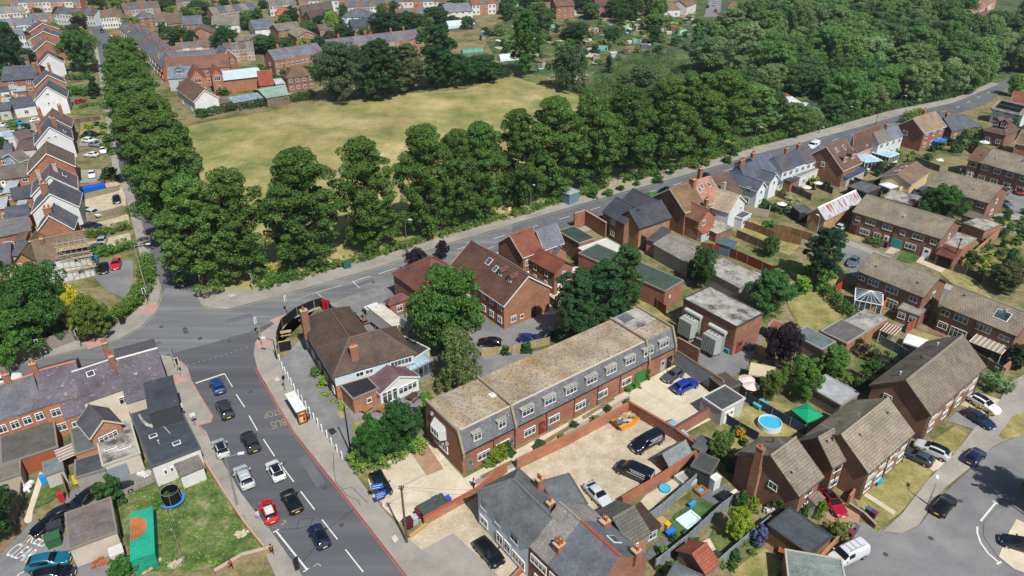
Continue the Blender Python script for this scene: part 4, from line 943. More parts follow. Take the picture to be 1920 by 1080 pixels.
# --- long mansard block
def mansard():
 gp=None
 a,b=at(866,850,3.7),at(1266,651,3.5);x=(b-a);x.z=0;W=x.length;x.normalize();y=Vector((-x.y,x.x,0));ang=math.atan2(x.y,x.x)
 q=at(815,765,7.0);d=9.0
 t=thing('mansard_block','long brick block with a slate mansard front and a gravel flat roof','apartment block',(a.x,a.y,0),ang)
 z1,z2,ins=3.6,6.6,1.0
 parts=[(0.0,8.6,0),(8.6,34.6,1),(34.6,W,2)]
 m=MB();m.box(0,0,0,W,d,z1,'brick')
 p=[(0,z1),(d,z1),(d,z1+.01),(d-.3,z2+.1),(ins,z2+.1)]
 for xx,s in((0,1),(W-.3,1)):
  v=[(xx,yy,zz)for yy,zz in p]+[(xx+.3,yy,zz)for yy,zz in p]
  m.solid(v,[(4,3,2,1,0),(5,6,7,8,9),(0,5,9,4),(2,7,8,3),(3,8,9,4)],'brick')
 m.box(8.45,-.45,0,8.8,.0,z1,'brick')
 obj('wall',m.mesh('wall'),t,tint='#9b5036')
 m=MB()
 m.slab([(.3,-.12,z1+.02),(W-.3,-.12,z1+.02),(W-.3,ins,z2),(.3,ins,z2)],.12,'old_slate')
 m.slab([(W-.3,d+.1,z1),(.3,d+.1,z1),(.3,d-.3,z2),(W-.3,d-.3,z2)],.12,'old_slate')
 obj('mansard_slope',m.mesh('mansard_slope'),t,tint='#65666a')
 m=MB();m.box(.3,ins,z2-.3,34.4,d-.3,z2+.02,'gravel_roof');r=obj('roof',m.mesh('roof'),t)
 m=MB();m.box(34.8,ins+3.2,z2-.1,W-.3,d-.3,z2+.2,'stained_roof');m.box(34.8,ins,z2-.1,W-.3,ins+3.1,z2+.12,'gravel_roof');m.box(35.5,d-2.6,z2+.2,37.6,d-.8,z2+.34,'felt');obj('end_roof',m.mesh('end_roof'),t,tint='#5a5d60')
 m=MB()
 for xx in(8.5,34.4,-.08,W-.28):
  pts=[(-.35,z1-.5),(-.35,z1+.15),(ins-.15,z2+.35),(d-.2,z2+.3)]
  for i in range(3):
   (ya,za),(yb,zb)=pts[i],pts[i+1]
   m.solid([(xx,ya,za-.3),(xx+.34,ya,za-.3),(xx+.34,yb,zb-.3),(xx,yb,zb-.3),(xx,ya-.02,za+.12),(xx+.34,ya-.02,za+.12),(xx+.34,yb,zb+.12),(xx,yb,zb+.12)],
 [(3,2,1,0),(4,5,6,7),(0,1,5,4),(1,2,6,5),(2,3,7,6),(3,0,4,7)],'render')
 obj('parapet',m.mesh('parapet'),t,tint='#8a7f70')
 m=MB();m.box(.3,-.2,z1-.12,W-.3,-.121,z1+.03,'plain');obj('gutter',m.mesh('gutter'),t,tint='#28282a')
 m=MB();m.box(.5,ins-.12,z2+.0,34.2,ins+.1,z2+.14,'plain');obj('roof_trim',m.mesh('roof_trim'),t,tint='#b4ada0')
 # dormer windows in the slate
 wx=[(2.6,1.3),(6.6,1.3)]+[(11.0+3.92*i,2.0)for i in range(7)]+[(38.0,2.0)]
 for xw,ww_ in wx:
  q=MB();q.box(-ww_/2-.06,.12,0,ww_/2+.06,.85,1.22,'render');q.box(-ww_/2-.15,0,1.22,ww_/2+.15,1.0,1.3,'felt')
  dm=obj('dormer',q.mesh('dormer'),t,(xw,.02,z1+.95),0,'#8f8c84');window(dm,0,.11,.03,0,ww_,1.15)
 # ground floor bays: window, door, drainpipe, downpipes
 for i,(xw,ww_)in enumerate([(3.4,2.0),(6.6,2.2)]+[(10.9+4.7*i+(0 if i%2 else .3),1.9)for i in range(5)]):
  window(t,xw,-.02,1.0,0,ww_,1.25)
 for xw in(1.2,8.0,13.4,15.0,22.0,24.6,30.5):door(t,xw,-.012,0,'#6e6a66' if xw!=13.4 else '#7a2020')
 door(t,33.0,-.012,0,'#2e6a35',2.3,2.1,'garage_door');door(t,39.6,-.012,0,'#151515');door(t,38.0,-.012,0,'#9a9a98')
 for i,xw in enumerate((5.0,14.2,19.4,24.0,28.6,34.5)):
  q=MB();q.tube((xw,-.1,0),(xw,-.1,z1),.06,.06,6,'plain');obj('downpipe',q.mesh('downpipe'),t,tint='#5b2a22')
 # end wall bay windows
 window(t,-.02,5.2,1.0,R(-90),3.4,1.3)
 q=MB();q.solid([(0,-1.5,0),(0,1.5,0),(-.8,1.1,0),(-.8,-1.1,0),(0,-1.5,1.5),(0,1.5,1.5),(-.8,1.1,1.5),(-.8,-1.1,1.5),(0,-1.3,2.2),(0,1.3,2.2)],
 [(0,1,2,3),(1,5,6,2),(2,6,7,3),(3,7,4,0),(4,7,8),(7,6,9,8),(6,5,9)],'render')
 bay=obj('bay_window',q.mesh('bay_window'),t,(-.01,5.2,3.3),0,'#b9bcbc');window(bay,-.81,0,.25,R(-90),2.0,1.1)
 for i,(yy,zz)in enumerate(((6.9,5.8),(3.4,3.0))):
  q=MB();q.tube((0,0,0),(-.08,0,.02),.3,.34,14,'plain');q.tube((-.08,0,.02),(-.35,0,-.1),.02,.02,5,'plain');obj('satellite_dish',q.mesh('satellite_dish'),t,(-.1,yy,zz),0,'#b5b5b2')
 q=MB();q.box(-.5,-.5,0,.5,.5,.04,'felt');q.tube((0,0,0),(0,0,.45),.1,.08,8,'plain');obj('roof_vent',q.mesh('vent'),t,(8.2,4.4,z2+.02),0,'#c8c8c4')
 return t
mansard()
# --- pub
_c=at(627,705,5);_d=lambda a:Vector((math.cos(R(a)),math.sin(R(a)),0));PC=pix(_c);P1=pix(_c-_d(-60.3)*17.3);P2=pix(_c+_d(28.2)*12.4)
pub=house('old corner pub with brown hipped roofs, white upper walls and tall brick chimney',P1,PC,8.0,5.0,3.2,'h','brick','#7d4434','tile','#584a40',F=5,chim=[(.22,-.02,.9,1.1,.8,2)],cat='pub',name='pub',over=.35,ccol='#7d3a2a')
house('',PC,P2,8.0,5.05,3.15,'h','brick',BO,'tile','#584a40',root=pub,over=.35,F=[(.3,3.7,1.2,.8),(.42,3.7,1.2,.8),(.74,3.6,1.2,1),(.83,3.6,1.2,1),(.92,3.6,1.2,1)],chim=[(.29,.16,1.2,.8,.1,3)])
def vent_mesh():m=MB();m.tube((0,0,0),(0,0,.5),.09,.09,8,'plain');m.tube((0,0,.5),(0,0,.62),.16,.16,8,'plain');return m.mesh('roof_vent')
def panel_on(root,e1,e2,eh,spans,z0,z1,c,nm='white_panel',mat='render'):
 a,W,d,ang=frame_of(e1,e2,5,eh);off=Matrix.Rotation(-root.rotation_euler.z,4,'Z')@(Vector((a.x,a.y,0))-root.location)
 for u0,u1 in spans:m=MB();m.box(u0*W,-.03,z0,u1*W,-.002,z1,mat);obj(nm,m.mesh(nm),root,off,ang-root.rotation_euler.z,c)
panel_on(pub,PC,P2,5.05,[(0,1)],3.2,5.0,'#b9c4ca');panel_on(pub,P1,PC,5.0,[(.16,1)],3.3,4.95,'#a9b8c4')
panel_on(pub,P1,PC,5.0,[(u,u+.012)for u in(.16,.3,.44,.58,.72,.86,.985)],0.0,3.3,'#16171a','timber_post','plain')
panel_on(pub,P1,PC,5.0,[(.16,1)],2.6,3.0,'#1a1c20','fascia_board','plain')
house('',(629,708),(756,652),1.0,3.4,.2,'f','brick',BO,'felt','#55565a',root=pub,trim='#8a4a34')
house('white framed dining room with purple tiled gable roof against the pub',(713,738),(784,706),7.0,2.6,1.6,'x','render','#c9cccc','tile','#6c565a',F=[(.1,.5,.8,1.9),(.22,.5,.8,1.9),(.36,.5,.8,1.9),(.52,.9,.8,1.2),(.64,.9,.8,1.2),(.76,.9,.8,1.2),(.88,.9,.8,1.2)],cat='extension',name='dining_room',over=.2)
house('orange brick pub lean-to with a black striped flat roof',(662,749),(709,729),6.2,2.9,.1,'f','brick',BO,'felt','#26272a',F=[(.6,1.2,.8,.8)],cat='extension',name='pub_extension',trim='#7a7672')
house('flat black roofed kitchen block with white parapet behind the pub',(760,684),(805,655),7.5,3.1,0,'f','render','#b5bab9','felt','#36383b',cat='extension',name='kitchen_block',trim='#b9bab5')
house('small brick outbuilding with hipped purple tile roof beside the lorry',(731,572),(765,559),('r',748,560),2.9,.9,'h','brick','#96503a','tile','#6b4a48',F=1,cat='outbuilding',name='outbuilding')
# --- brown L-shaped block
bb=house('large brown tiled L-shaped brick block with small slate-cheeked dormers',(843,502),(945,572),10.2,5.0,3.9,'g','brick','#a5623f','tile','#60453a',F=7,Rr=[(.2,.9,1.1,1.1),(.38,.9,.8,.9)],doors=[('R',.64,'#26282c')],dorm=[(.69,.3,1.1,1.1),(.86,.3,1.1,1.1)],sky=[(.43,.38,1.2,1.4),(.58,.34,.9,1.2)],cat='apartment block',name='brick_block',over=.25)
house('',(797,556),(881,524),10.6,4.95,3.85,'hl','brick','#a5623f','tile','#6b473b',root=bb,F=4,sky=[(.3,.25,.9,1.3),(.68,.25,.9,1.3)],over=.25)
# --- brick pair with rear wings
h1=house('tall brick house with red-brown tiled roof and windowless dark gable',(981,481),(1020,466),(935,455),5.8,3.0,'g','brick','#8d4c34','tile','#7b4c3c',L=[(.25,1.0,.8,1.2),(.4,1.0,.8,1.2)],F=[(.2,3.6,1,1.3)],doors=[('F',.25,WHITE)],name='brick_house')
house('',(994,486),(1040,511),4.6,4.9,1.5,'g','brick','#93503a','tile','#7b4538',root=h1,F=[(.22,3.2,.9,1.1),(.68,3.2,.9,1.1),(.22,1.0,.9,1.2),(.66,1.0,.9,1.2)],Rr=[(.5,3.2,.9,1.1),(.75,1,1,1.2)],doors=[('R',.3,WHITE)],trim=None)
house('brick house with weathered grey slate roof joined to the red-brown one',(1020.5,466),(1055,453.5),h1['d'],5.78,2.95,'g','brick',BO,'old_slate','#646870',F=[(.75,3.7,1,1.3)],name='brick_house')
house('small lean-to wing in orange brick with slate top behind the slate house',(1040,478),(1062,470),5,4.2,1.2,'x','brick',BO,'slate','#54575c',cat='extension',name='rear_wing',trim=None,F=1,fl=1)
# --- flat roofed garages
house('brick garage with dark green-black felt roof beside the main road',(1046,434),(1086,457),(1075,425),4.1,0,'f','brick','#94503a','felt','#33413a',cat='garage',name='garage',trim='#8d7f6c')
house('brick garage with bright white flat roof and two long rooflights',(1085,466),(1120,486),(1165,464),3.6,0,'f','brick','#94503a','render','#b7b6b0',cat='garage',name='garage',trim='#c9c7be',doors=[('R',.25,'#5a2a25',1.6,2.0)])
line_thing('brick_parapet_wall','free-standing high brick parapet walls around the white roofed garage','wall',[(1076,428),(1096,422),(1135,446)],3.6,.35,'brick','#9a5038',cap='#a58a70')
house('long brick workshop with dark green felt roof half hidden by trees',(1247,547),(1281,527),20.5,4.0,0,'f','brick','#9c5238','felt','#3c4a42',F=[(.3,2.2,.5,.5)],doors=[],cat='workshop',name='workshop',trim='#7c7a72')
w1=house('low workshop with a ribbed grey asbestos roof beside the long dark fence',(1227,458),(1290,493),(1310,462),3.2,1.0,'g','render','#9b948a','corrugated','#86807a',cat='workshop',name='workshop',trim=None)
house('flat grey roofed workshop joined below the asbestos roof',(1312,502),(1386,541),(1416,514),3.0,0,'f','render','#8d8a84','stained_roof','#8f8c85',cat='workshop',name='workshop',trim='#77736b')
house('small store with dark slate patch roof under the slate house',(1213,449),(1230,455),(1243,433),3.2,.8,'m','brick',BO,'slate','#45474c',cat='store',name='store',trim=None)
house('shed with a pale blue-grey sheet roof behind the round tree',(1394,528),(1412,534),(1428,517),2.7,.2,'m','render','#a9aaa6','corrugated','#9aa9b0',cat='shed',name='shed',trim=None)
house('garage with a mossy gravelled roof under the tall dark tree',(1440,534),(1468,545),(1490,530),2.6,0,'f','brick',BR,'gravel_roof','#888',cat='garage',name='garage',trim='#6d675c')
line_thing('boundary_fence','tall dark panelled fence running back from the garages','fence',[(1140,440),(1200,466),(1250,492),(1300,528)],3.2,.1,'wood','#4c4744',posts=3.0)
# --- slate roofed houses
house('brick house with dark grey slate roof, nearer the flat garages',(1131,397),(1171,419),7.0,5.2,2.4,'g','brick','#7d4a38','big_tile','#43464d',F=1,name='brick_house',trim=None)
house('second gable of dark slate behind the grey slate roof',(1163,380),(1205,402),7.0,5.25,2.4,'g','brick','#7d4a38','big_tile','#45484f',name='brick_house',trim=None)
house('brick house with smooth dark slate roof and orange brick rear wall',(1199,427),(1257,407),6.4,5.0,2.6,'g','brick','#b07a50','slate','#3f4247',L=[(.4,3.5,.9,1.1),(.4,.9,.9,1.1)],name='brick_house',trim='#2c2d30')
# --- brick semis
s1=house('semi-detached brick house with mossy brown roof and tall end chimney',(1285,397),(1322,384.5),(1234,366),5.6,3.6,'g','brick','#854834','tile','#7a5f48',F=[(.3,3.6,1.1,1.2),(.3,1.0,1.1,1.2)],chim=[(.98,.42,.9,1.4,1.0,3)],name='semi_detached_house')
s2=house('semi-detached brick house with bright red-orange tiled roof and rooflights',(1322.5,384.3),(1357,373),s1['d'],5.58,3.6,'g','brick','#9a553a','tile','#a57866',sky=[(.15,.3,.8,1.3),(.35,.35,.8,1.3),(.72,.35,.8,1.3)],chim=[(.95,.75,.9,.8,1.2,2)],name='semi_detached_house')
house('',(1311,415),(1341,404),7.5,4.6,2.0,'x','brick','#a8653f','tile','#7a5846',root=s1,F=[(.3,3.3,.9,1.1),(.2,1,.9,1.2),(.7,1,.9,1.2)],chim=[(.95,.35,.8,.7,.8,2)],trim=None)
house('low white-sided lean-to with a patchy red roof behind the brick semis',(1316,437),(1341,428),3,2.3,.9,'m','render','#a9b0b2','tile','#95583f',cat='extension',name='lean_to',F=1,trim=None)
house('garden outhouse with a brown stained sheet roof beside the blue-grey shed',(1343,438),(1372,427),4.2,2.2,.3,'m','brick','#7a4a38','stained_roof','#6b5a4a',cat='outhouse',name='outhouse',trim=None)
house('white rendered house with cream tiled roof and side rooflights',(1367,397),(1397,378),9.0,4.8,2.6,'x','render','#c4c8cb','tile','#a3937d',F=[(.75,3.5,.8,.8)],L=1,chim=[(.8,.55,.8,.8,1.0,2)],name='white_house',ccol='#c4c4c0')
house('brown roofed house wedged between the red roof and the white cottages',(1357,371),(1391,360),9.5,5.3,3.0,'g','render','#b9b9b4','tile','#5f4c42',name='semi_detached_house',trim=None)
house('small white rear extension with dark flat roof and bi-fold windows',(1392,411),(1408,402),4,2.5,0,'f','render','#bfc2c2','felt','#4a4e54',cat='extension',name='extension',F=2,trim='#c8c8c4')
# --- white slate row toward the far end
wc1=house('white cottage with slate roof, its rear wing gable facing the gardens',(1399,336),(1432,326),('r',1413,303),5.0,2.6,'g','render','#c2c8cd','slate','#4b505a',chim=[(.1,.5,1.5,.7,1.2,4)],name='white_cottage',trim=None)
house('',(1420,357),(1436,350),9,4.6,1.6,'x','render','#c9ced2','slate','#4f545e',root=wc1,F=[(.5,3.2,.8,1)],L=2,trim='#c9ccce')
wc2=house('white cottage with blue-grey slate roof beside a low white conservatory',(1433,326),(1466,315),wc1['d'],5.02,2.6,'g','render','#c4c9cd','slate','#515967',chim=[(.1,.5,1.2,.7,1.1,3)],name='white_cottage',trim=None)
house('',(1444,341),(1460,334),6,4.4,1.5,'x','render','#c9ced2','slate','#4f545e',root=wc2,F=[(.5,3.2,.8,1)],trim='#c9ccce')
house('white conservatory with dark glazed roof on the slate roofed cottage',(1444,352),(1468,341),4.5,2.4,.9,'m','render','#c2c8ca','felt','#4a545e',cat='conservatory',name='conservatory',F=3,trim='#c9ccce')
terrace('white cottage under patched dark slate, far roadside row',(1467,322),(1533,300),3,('r',1496,281),5.0,2.7,('#c4c8ca','#bfc3c6','#c6cacc'),('#4a4a50','#414a58','#544c50'),wall='render',F=2,gp='white slate cottages by the main road',rm='slate')
house('white walled flat roofed extension behind the roadside cottages',(1500,333),(1534,318),6,2.9,0,'f','render','#c4c6c4','felt','#6d7276',cat='extension',name='extension',trim='#b9b9b4',F=2)
house('black clad and red brick garden store with felt roof',(1483,342),(1494,337),8,2.6,.3,'m','brick',BR,'felt','#3f4243',cat='outhouse',name='outhouse',trim=None)
house('big brown half-hipped brick house with two dark dormers facing the gardens',(1581,319),(1614,304),(1528,288),4.6,4.6,'g','brick','#884834','tile','#6a5044',L=[(.5,4.0,1.0,1.2)],dorm=[(.3,.12,1.8,1.4),(.75,.12,1.8,1.4)],sky=[(.3,.35,.8,1.6),(.7,.35,.8,1.6)],name='large_house')
house('brown tiled house with white side wall behind the half-hipped brick house',(1600,281),(1650,262),('r',1600,253),4.8,4.0,'g','render','#b5aaa0','tile','#6f5548',name='large_house',F=1)
house('glass lean-to with a blue solar-panelled roof on the half-hipped house',(1588,335),(1622,318),4.5,2.4,.8,'m','render','#a8a19a','felt','#2d4468',cat='conservatory',name='conservatory',solar=[(.25,.5,2.2,3.4),(.75,.5,2.2,3.4)],trim=None)
terrace('white walled cottage with grey slate roof near the green lean-to',(1648,270),(1693,255),2,('r',1655,244),5.0,2.4,('#bfc2c2',),('#6a6662','#686d76'),wall='render',F=2,gp='far grey roofed cottages')
house('red brick house with pale brown roof and windowed dark gable on the far road',(1733,249),(1773,236),(1683,235),5.4,3.0,'g','brick','#96523a','tile','#8d7b66',F=3,L=[(.35,3.4,1.4,1.2),(.2,1,1.6,1.2)],chim=[(.6,.6,.9,.6,1,2)],name='brick_house')
house('grey slate L-shaped house by the flowering white shrub',(1785,246),(1838,236),('r',1800,215),3.2,3.0,'hr','brick','#8d5a44','slate','#4f545c',F=3,chim=[(.1,.5,1.2,.7,1,3)],name='slate_house')
house('brown roofed brick house with two black framed gabled dormers',(1847,245),(1885,254),8.5,3.6,3.0,'h','brick','#7d4a3a','tile','#66504a',dorm=[(.3,.12,1.8,1.5),(.7,.12,1.8,1.5)],name='brown_house',F=2)
house('brick and white house with rows of solar panels on its roof',(1862,203),(1918,216),7.5,4.4,2.0,'g','render','#bfc3c4','tile','#8a8074',F=3,solar=[(.1+.1*i,v,1.0,1.6)for i in range(8)for v in(.14,.34)],name='solar_house')
house('orange gabled house at the right edge below the solar panels',(1905,268),(1940,275),9,4.2,2.6,'g','brick','#b5794f','tile','#7a6350',name='brick_house',L=1)
house('brown roof at the right edge beyond the solar house',(1897,192),(1960,200),9,4.6,2.4,'g','brick','#96523a','tile','#7d4c3c',name='brick_house')
# conservatories and gazebos by the far gardens
def glass_house(label,e1,e2,D,eh=2.3,rise=.9,base=.6,roof='sky_glass',hexa=False,tint='#c9cdcd'):
 a,W,d,ang=frame_of(e1,e2,D,eh);t=thing('conservatory',label,'conservatory',(a.x,a.y,0),ang)
 m=MB();m.box(0,0,0,W,d,base,'render');obj('wall',m.mesh('wall'),t,tint=tint)
 m=MB();m.box(.06,.06,base,W-.06,d-.06,eh-.05,'window_glass');obj('glazing',m.mesh('glazing'),t)
 m=MB();n=max(2,int(W/.9));k=max(2,int(d/.9))
 for i in range(n+1):x=W*i/n;m.box(x-.05,-.02,base,x+.05,.1,eh,'plain');m.box(x-.05,d-.1,base,x+.05,d+.02,eh,'plain')
 for i in range(k+1):y=d*i/k;m.box(-.02,y-.05,base,.1,y+.05,eh,'plain');m.box(W-.1,y-.05,base,W+.02,y+.05,eh,'plain')
 m.box(-.1,-.1,eh,W+.1,d+.1,eh+.1,'plain')
 ax=[(x,-.1)for x in[W*i/(2*n)for i in range(2*n+1)]];c=Vector((W/2,d/2,eh+rise))
 hx=W>d;ra=Vector((d/2,d/2,eh+rise))if hx else Vector((W/2,W/2,eh+rise));rb=Vector((W-d/2,d/2,eh+rise))if hx else Vector((W/2,d-W/2,eh+rise))
 def near(p):
  s=rb-ra;L2=s.length_squared;u=0 if L2<1e-6 else max(0,min(1,(p-ra).dot(s)/L2));return ra+s*u
 for i in range(n+1):
  for y in(-.08,d+.08):p=Vector((W*i/n,y,eh+.1));m.tube(p,near(p)+Vector((0,0,.02)),.035,.03,4,'plain')
 for i in range(k+1):
  for x in(-.08,W+.08):p=Vector((x,d*i/k,eh+.1));m.tube(p,near(p)+Vector((0,0,.02)),.035,.03,4,'plain')
 obj('frame',m.mesh('frame'),t,tint=tint)
 m=MB();e=eh+.06;v=[(0,0,e),(W,0,e),(W,d,e),(0,d,e),tuple(ra),tuple(rb)]
 f=[(0,1,5,4),(2,3,4,5),(3,0,4),(1,2,5)]if hx else[(0,1,4),(1,2,5,4),(2,3,5),(3,0,4,5)]
 m.solid(v,f,roof);obj('glass_roof',m.mesh('glass_roof'),t);return t
glass_house('white conservatory with pale blue striped glass roof in the far gardens',(1668,296),(1686,289),5)
glass_house('pale green glass roofed conservatory beside the brown dormered house',(1622,305),(1655,302),5)
glass_house('white fan-roofed conservatory on the back of the council house',(1603,563),(1655,573),4.6,2.5,1.3,roof='window_glass')
glass_house('clear glass pergola roof joined to the black kitchen block',(765,700),(812,676),4.6,2.7,.4,roof='sky_glass',tint='#7d8284')
# --- council houses
CW='#7a4a38'
def aerial_mesh():
 m=MB();m.tube((0,0,0),(0,0,1.6),.025,.025,5,'metal');m.tube((-.5,0,1.5),(.6,0,1.5),.02,.02,4,'metal')
 for k in range(6):m.tube((-.45+k*.2,-.22,1.5),(-.45+k*.2,.22,1.5),.012,.012,3,'metal')
 return m.mesh('tv_aerial')
def council(label,e1,e2,D,n=5,rise=2.3,**k):
 k.setdefault('F',n);r=house(label,e1,e2,D,5.1,rise,'g','brick',k.pop('wc',CW),'big_tile',k.pop('rc',TC),name='council_house',trim='#54483c',ww=1.6,**k)
 W,d=r['w'],r['d'];q_=random.Random(int(e1[0]))
 for i in range(max(2,int(W/4.5))):
  u=(i+.5+q_.uniform(-.2,.2))/max(2,int(W/4.5));v=q_.choice((.2,.34,.72));obj('roof_vent',cached('rvent',vent_mesh),r,(u*W,v*d,5.1+rise*(1-abs(2*v-1))+.1),0,q_.choice(('#b9b9b4','#3a3a3a','#8d8a84')))
 obj('tv_aerial',cached('aer',aerial_mesh),r,(W*.3,d*.5,5.1+rise),q_.uniform(0,3),'#8a8a88')
 for u in(.02,.5,.98):
  m=MB();m.tube((u*W,-.08,0),(u*W,-.08,5.0),.05,.05,6,'plain');obj('downpipe',m.mesh('downpipe'),r,tint='#3a2c26')
 return r
council('council block with a turquoise garage door and a mossy patch on its roof',(1601,397),(1764,447),('r',1625,366),F=[(.07,3.4,1.0,1),(.22,3.4,2,1.1),(.42,3.4,2,1.1),(.6,3.4,1,1),(.77,3.4,2.2,1.1),(.94,3.4,1.1,1),(.18,.9,2,1.2),(.33,.9,1.4,1.2),(.72,.9,2.2,1.2)],doors=[('F',.44,WHITE),('F',.56,'#2d8a88',2.2,2.0),('F',.9,WHITE,1.3,2.1),('F',.05,'#4a2018')],Rr=[(.5,3.4,1,1)])
council('council block half hidden by the big round tree, third row up',(1740,348),(1853,380),('r',1762,319),n=5,Rr=[(.5,3.4,1,1),(.4,1,1.6,1.1)])
council('council block behind the white fan-roofed conservatory',(1612,508),(1731,556),('r',1640,475),F=[(.06,3.5,1.1,.7),(.25,3.4,2,1.1),(.55,3.4,2.2,1.1),(.88,3.4,1.4,1),(.6,.2,2,2.0)],Rr=[(.5,3.4,1.2,1.2),(.45,.9,1,1)])
council('council block with a large flat rooflight and striped canopy behind',(1766,571),(1906,628),('r',1792,536),F=[(.08,3.4,1.4,1),(.3,3.4,2.2,1.1),(.6,3.4,2.4,1.1),(.88,3.4,1.6,.8),(.1,.9,1.6,1.1),(.32,.1,2.6,2.1)],sky=[(.72,.25,2.2,1.8)])
council('long council block at the right edge with a rusty roof patch',(1837,304),(1960,339),('r',1857,278),n=5)
council('narrow lower-roofed house set forward of the long right-edge block',(1817,299),(1837,304),('r',1833,275),n=1,rc='#6b5142',doors=[('F',.5,WHITE)])
house('low flat felt roofed rear extension of the council block',(1683,579),(1724,594),(1738,582),2.5,0,'f','brick',CW,'felt','#807b72',F=2,cat='extension',name='extension',trim='#6b665c')
house('single garage with purple-red tiled front next to the big council block',(1756,475),(1788,486),3.0,2.5,1.0,'m','brick',CW,'big_tile','#6b3c36',doors=[('F',.55,'#0c0c0e',2.4,2.1)],cat='garage',name='garage',trim=None)
house('long flat roofed garage range with pale gravelled top beside the council block',(1788,475),(1830,448),8.5,2.6,0,'f','brick',BO,'stained_roof','#9a968c',cat='garage',name='garage',trim='#8a8274')
house('flat roofed garages with stained grey roof above the garden canopy',(1806,419),(1846,434),(1872,420),2.6,0,'f','brick',BO,'stained_roof','#8f8b82',cat='garage',name='garage',trim='#6d675c')
house('porch with small grey roof on the tree-shaded council block',(1805,403),(1835,413),2.2,2.5,.5,'m','brick',CW,'felt','#5c5852',cat='porch',name='porch',F=2,trim=None)
house('rusty white-ribbed barn roof over a cream and brick side wall',(1547,410),(1615,377),('r',1535,390),3.6,1.8,'g','brick','#c0965c','rusty_roof','#ffffff',cat='barn',name='barn',trim='#a9b2ba')
house('dark flat roofed store leaning against the rusty barn',(1500,399),(1524,397),(1526,384),2.5,0,'f','wood','#2f2e2c','felt','#4a5452',cat='store',name='store',trim=None)
house('long black felt roof shed behind the cottages with sunbeds beside it',(1590,350),(1625,362),(1600,335),2.3,0,'f','wood','#3a3836','felt','#54565a',cat='shed',name='shed',trim=None)
house('garage with cream side wall and grey pitched roof by the pale van',(1708,345),(1742,322),7,3.2,1.6,'g','render','#c0b08c','tile','#7a6555',sky=[(.3,.7,1.3,1.3),(.65,.7,1.3,1.3)],cat='garage',name='garage',trim='#9aa09c')
house('stained flat garage roof just behind the big council block',(1655,372),(1712,386),(1690,360),2.6,0,'f','brick',BR,'stained_roof','#857f74',cat='garage',name='garage',trim='#6d675c')
# big SE-facing pair of council blocks lower right
cA=council('large end-on council block with a bare brick gable and grey roof vents',(1744,775),(1845,686),(1636,721),rise=3.2,F=4,L=[(.3,3.6,1.3,1.3)],rc='#736b5e')
cB=council('stepped council block with pale tiled roof beside the green gazebo garden',(1627,883),(1710,811),(1530,805),rise=3.0,F=4,rc='#857d6d')
council('projecting narrow gabled bay of the stepped council block',(1561,873),(1586,858),(1497,827),rise=2.6,n=1,rc='#766e61')
council('council house with an external brick chimney on its blank gable',(1498,927),(1540,893),(1389,848),rise=3.0,n=1,L=[(.62,3.4,1.2,1.0)],rc='#7d7568')
panel_on(cA,(1744,775),(1845,686),5.1,[(.05,.28),(.36,.62),(.7,.95)],2.5,3.2,'#a8a49a')
panel_on(cB,(1627,883),(1710,811),5.1,[(.05,.3),(.38,.62),(.7,.95)],2.5,3.2,'#a8a49a')
def outside_chimney():
 e1,e2,D=(1498,927),(1540,893),(1389,848);a,W,d,ang=frame_of(e1,e2,D,5.1)
 r=[o for o in bpy.data.objects if o.get('label','').startswith('council house with an external')][0]
 q=MB();q.box(-.55,-.6,0,0,.6,5.6,'brick');q.box(-.55,-.48,5.6,0,.48,8.4,'brick');q.box(-.62,-.54,8.4,.06,.54,8.55,'brick');c=obj('chimney',q.mesh('chimney'),r,(-.012,d*.66,0),0,'#a5603f')
 q=MB();q.tube((-.25,0,8.5),(-.25,0,8.95),.15,.13,10,'plain');obj('chimney_pot',q.mesh('pot'),c,tint='#b5603a')
outside_chimney()
house('gabled tiled porch over a white front door below the external chimney house',(1528,945),(1543,932),2.4,2.3,.9,'m','render','#bfbfba','big_tile','#7a6b5e',cat='porch',name='porch',trim='#c8c8c4')
# --- substation and transformers
ss=house('brick electricity substation with white-edged stained flat roof',(1282,561),(1381,614),(1435,591),5.6,0,'f','brick','#9c5640','stained_roof','#9a978f',doors=[('R',.25,'#7a3c28',1.4,2.2)],cat='substation',name='substation',trim='#3c3d40')
def transformer(px,py,lab):
 p=at(px,py);a,W,d,ang=frame_of((1282,561),(1381,614),5,5.6)
 t=thing('transformer',lab,'transformer',(p.x,p.y,0),ang)
 m=MB()
 m.box(-1.3,-.7,.8,1.3,.7,4.1,'plain')
 for k in range(9):x=-1.25+k*.31;m.box(x-.07,-1.35,1.0,x+.07,-.7,4.0,'plain');m.box(x-.07,.7,1.0,x+.07,1.2,4.0,'plain')
 obj('tank',m.mesh('tank'),t,tint='#9aa19c')
 m=MB();m.tube((-1.7,.55,4.75),(1.7,.55,4.75),.38,.38,18,'plain');obj('conservator',m.mesh('conservator',40),t,tint='#a9afa8')
 m=MB()
 for y in(-.9,.9):
  for x in(-.8,.8):m.tube((x*1.3,y,0),(x*.25,y*.3,4.2),.06,.06,6,'plain')
  m.tube((-.9,y,1.2),(.9,y,1.2),.04,.04,5,'plain')
 for x in(-1.6,1.6):m.tube((x,.55,.8),(x,.55,4.0),.07,.07,6,'plain')
 obj('frame',m.mesh('frame'),t,tint='#8d918f')
 m=MB()
 for i in range(3):m.tube((-.7+i*.7,-.1,4.1),(-.7+i*.7,-.1,4.6),.1,.06,8,'plain')
 obj('bushing',m.mesh('bushing'),t,tint='#6b5a50')
transformer(1290,634,'grey-green power transformer nearer the back fence, left of the pair');transformer(1334,664,'grey-green power transformer nearer the yard gate, right of the pair')
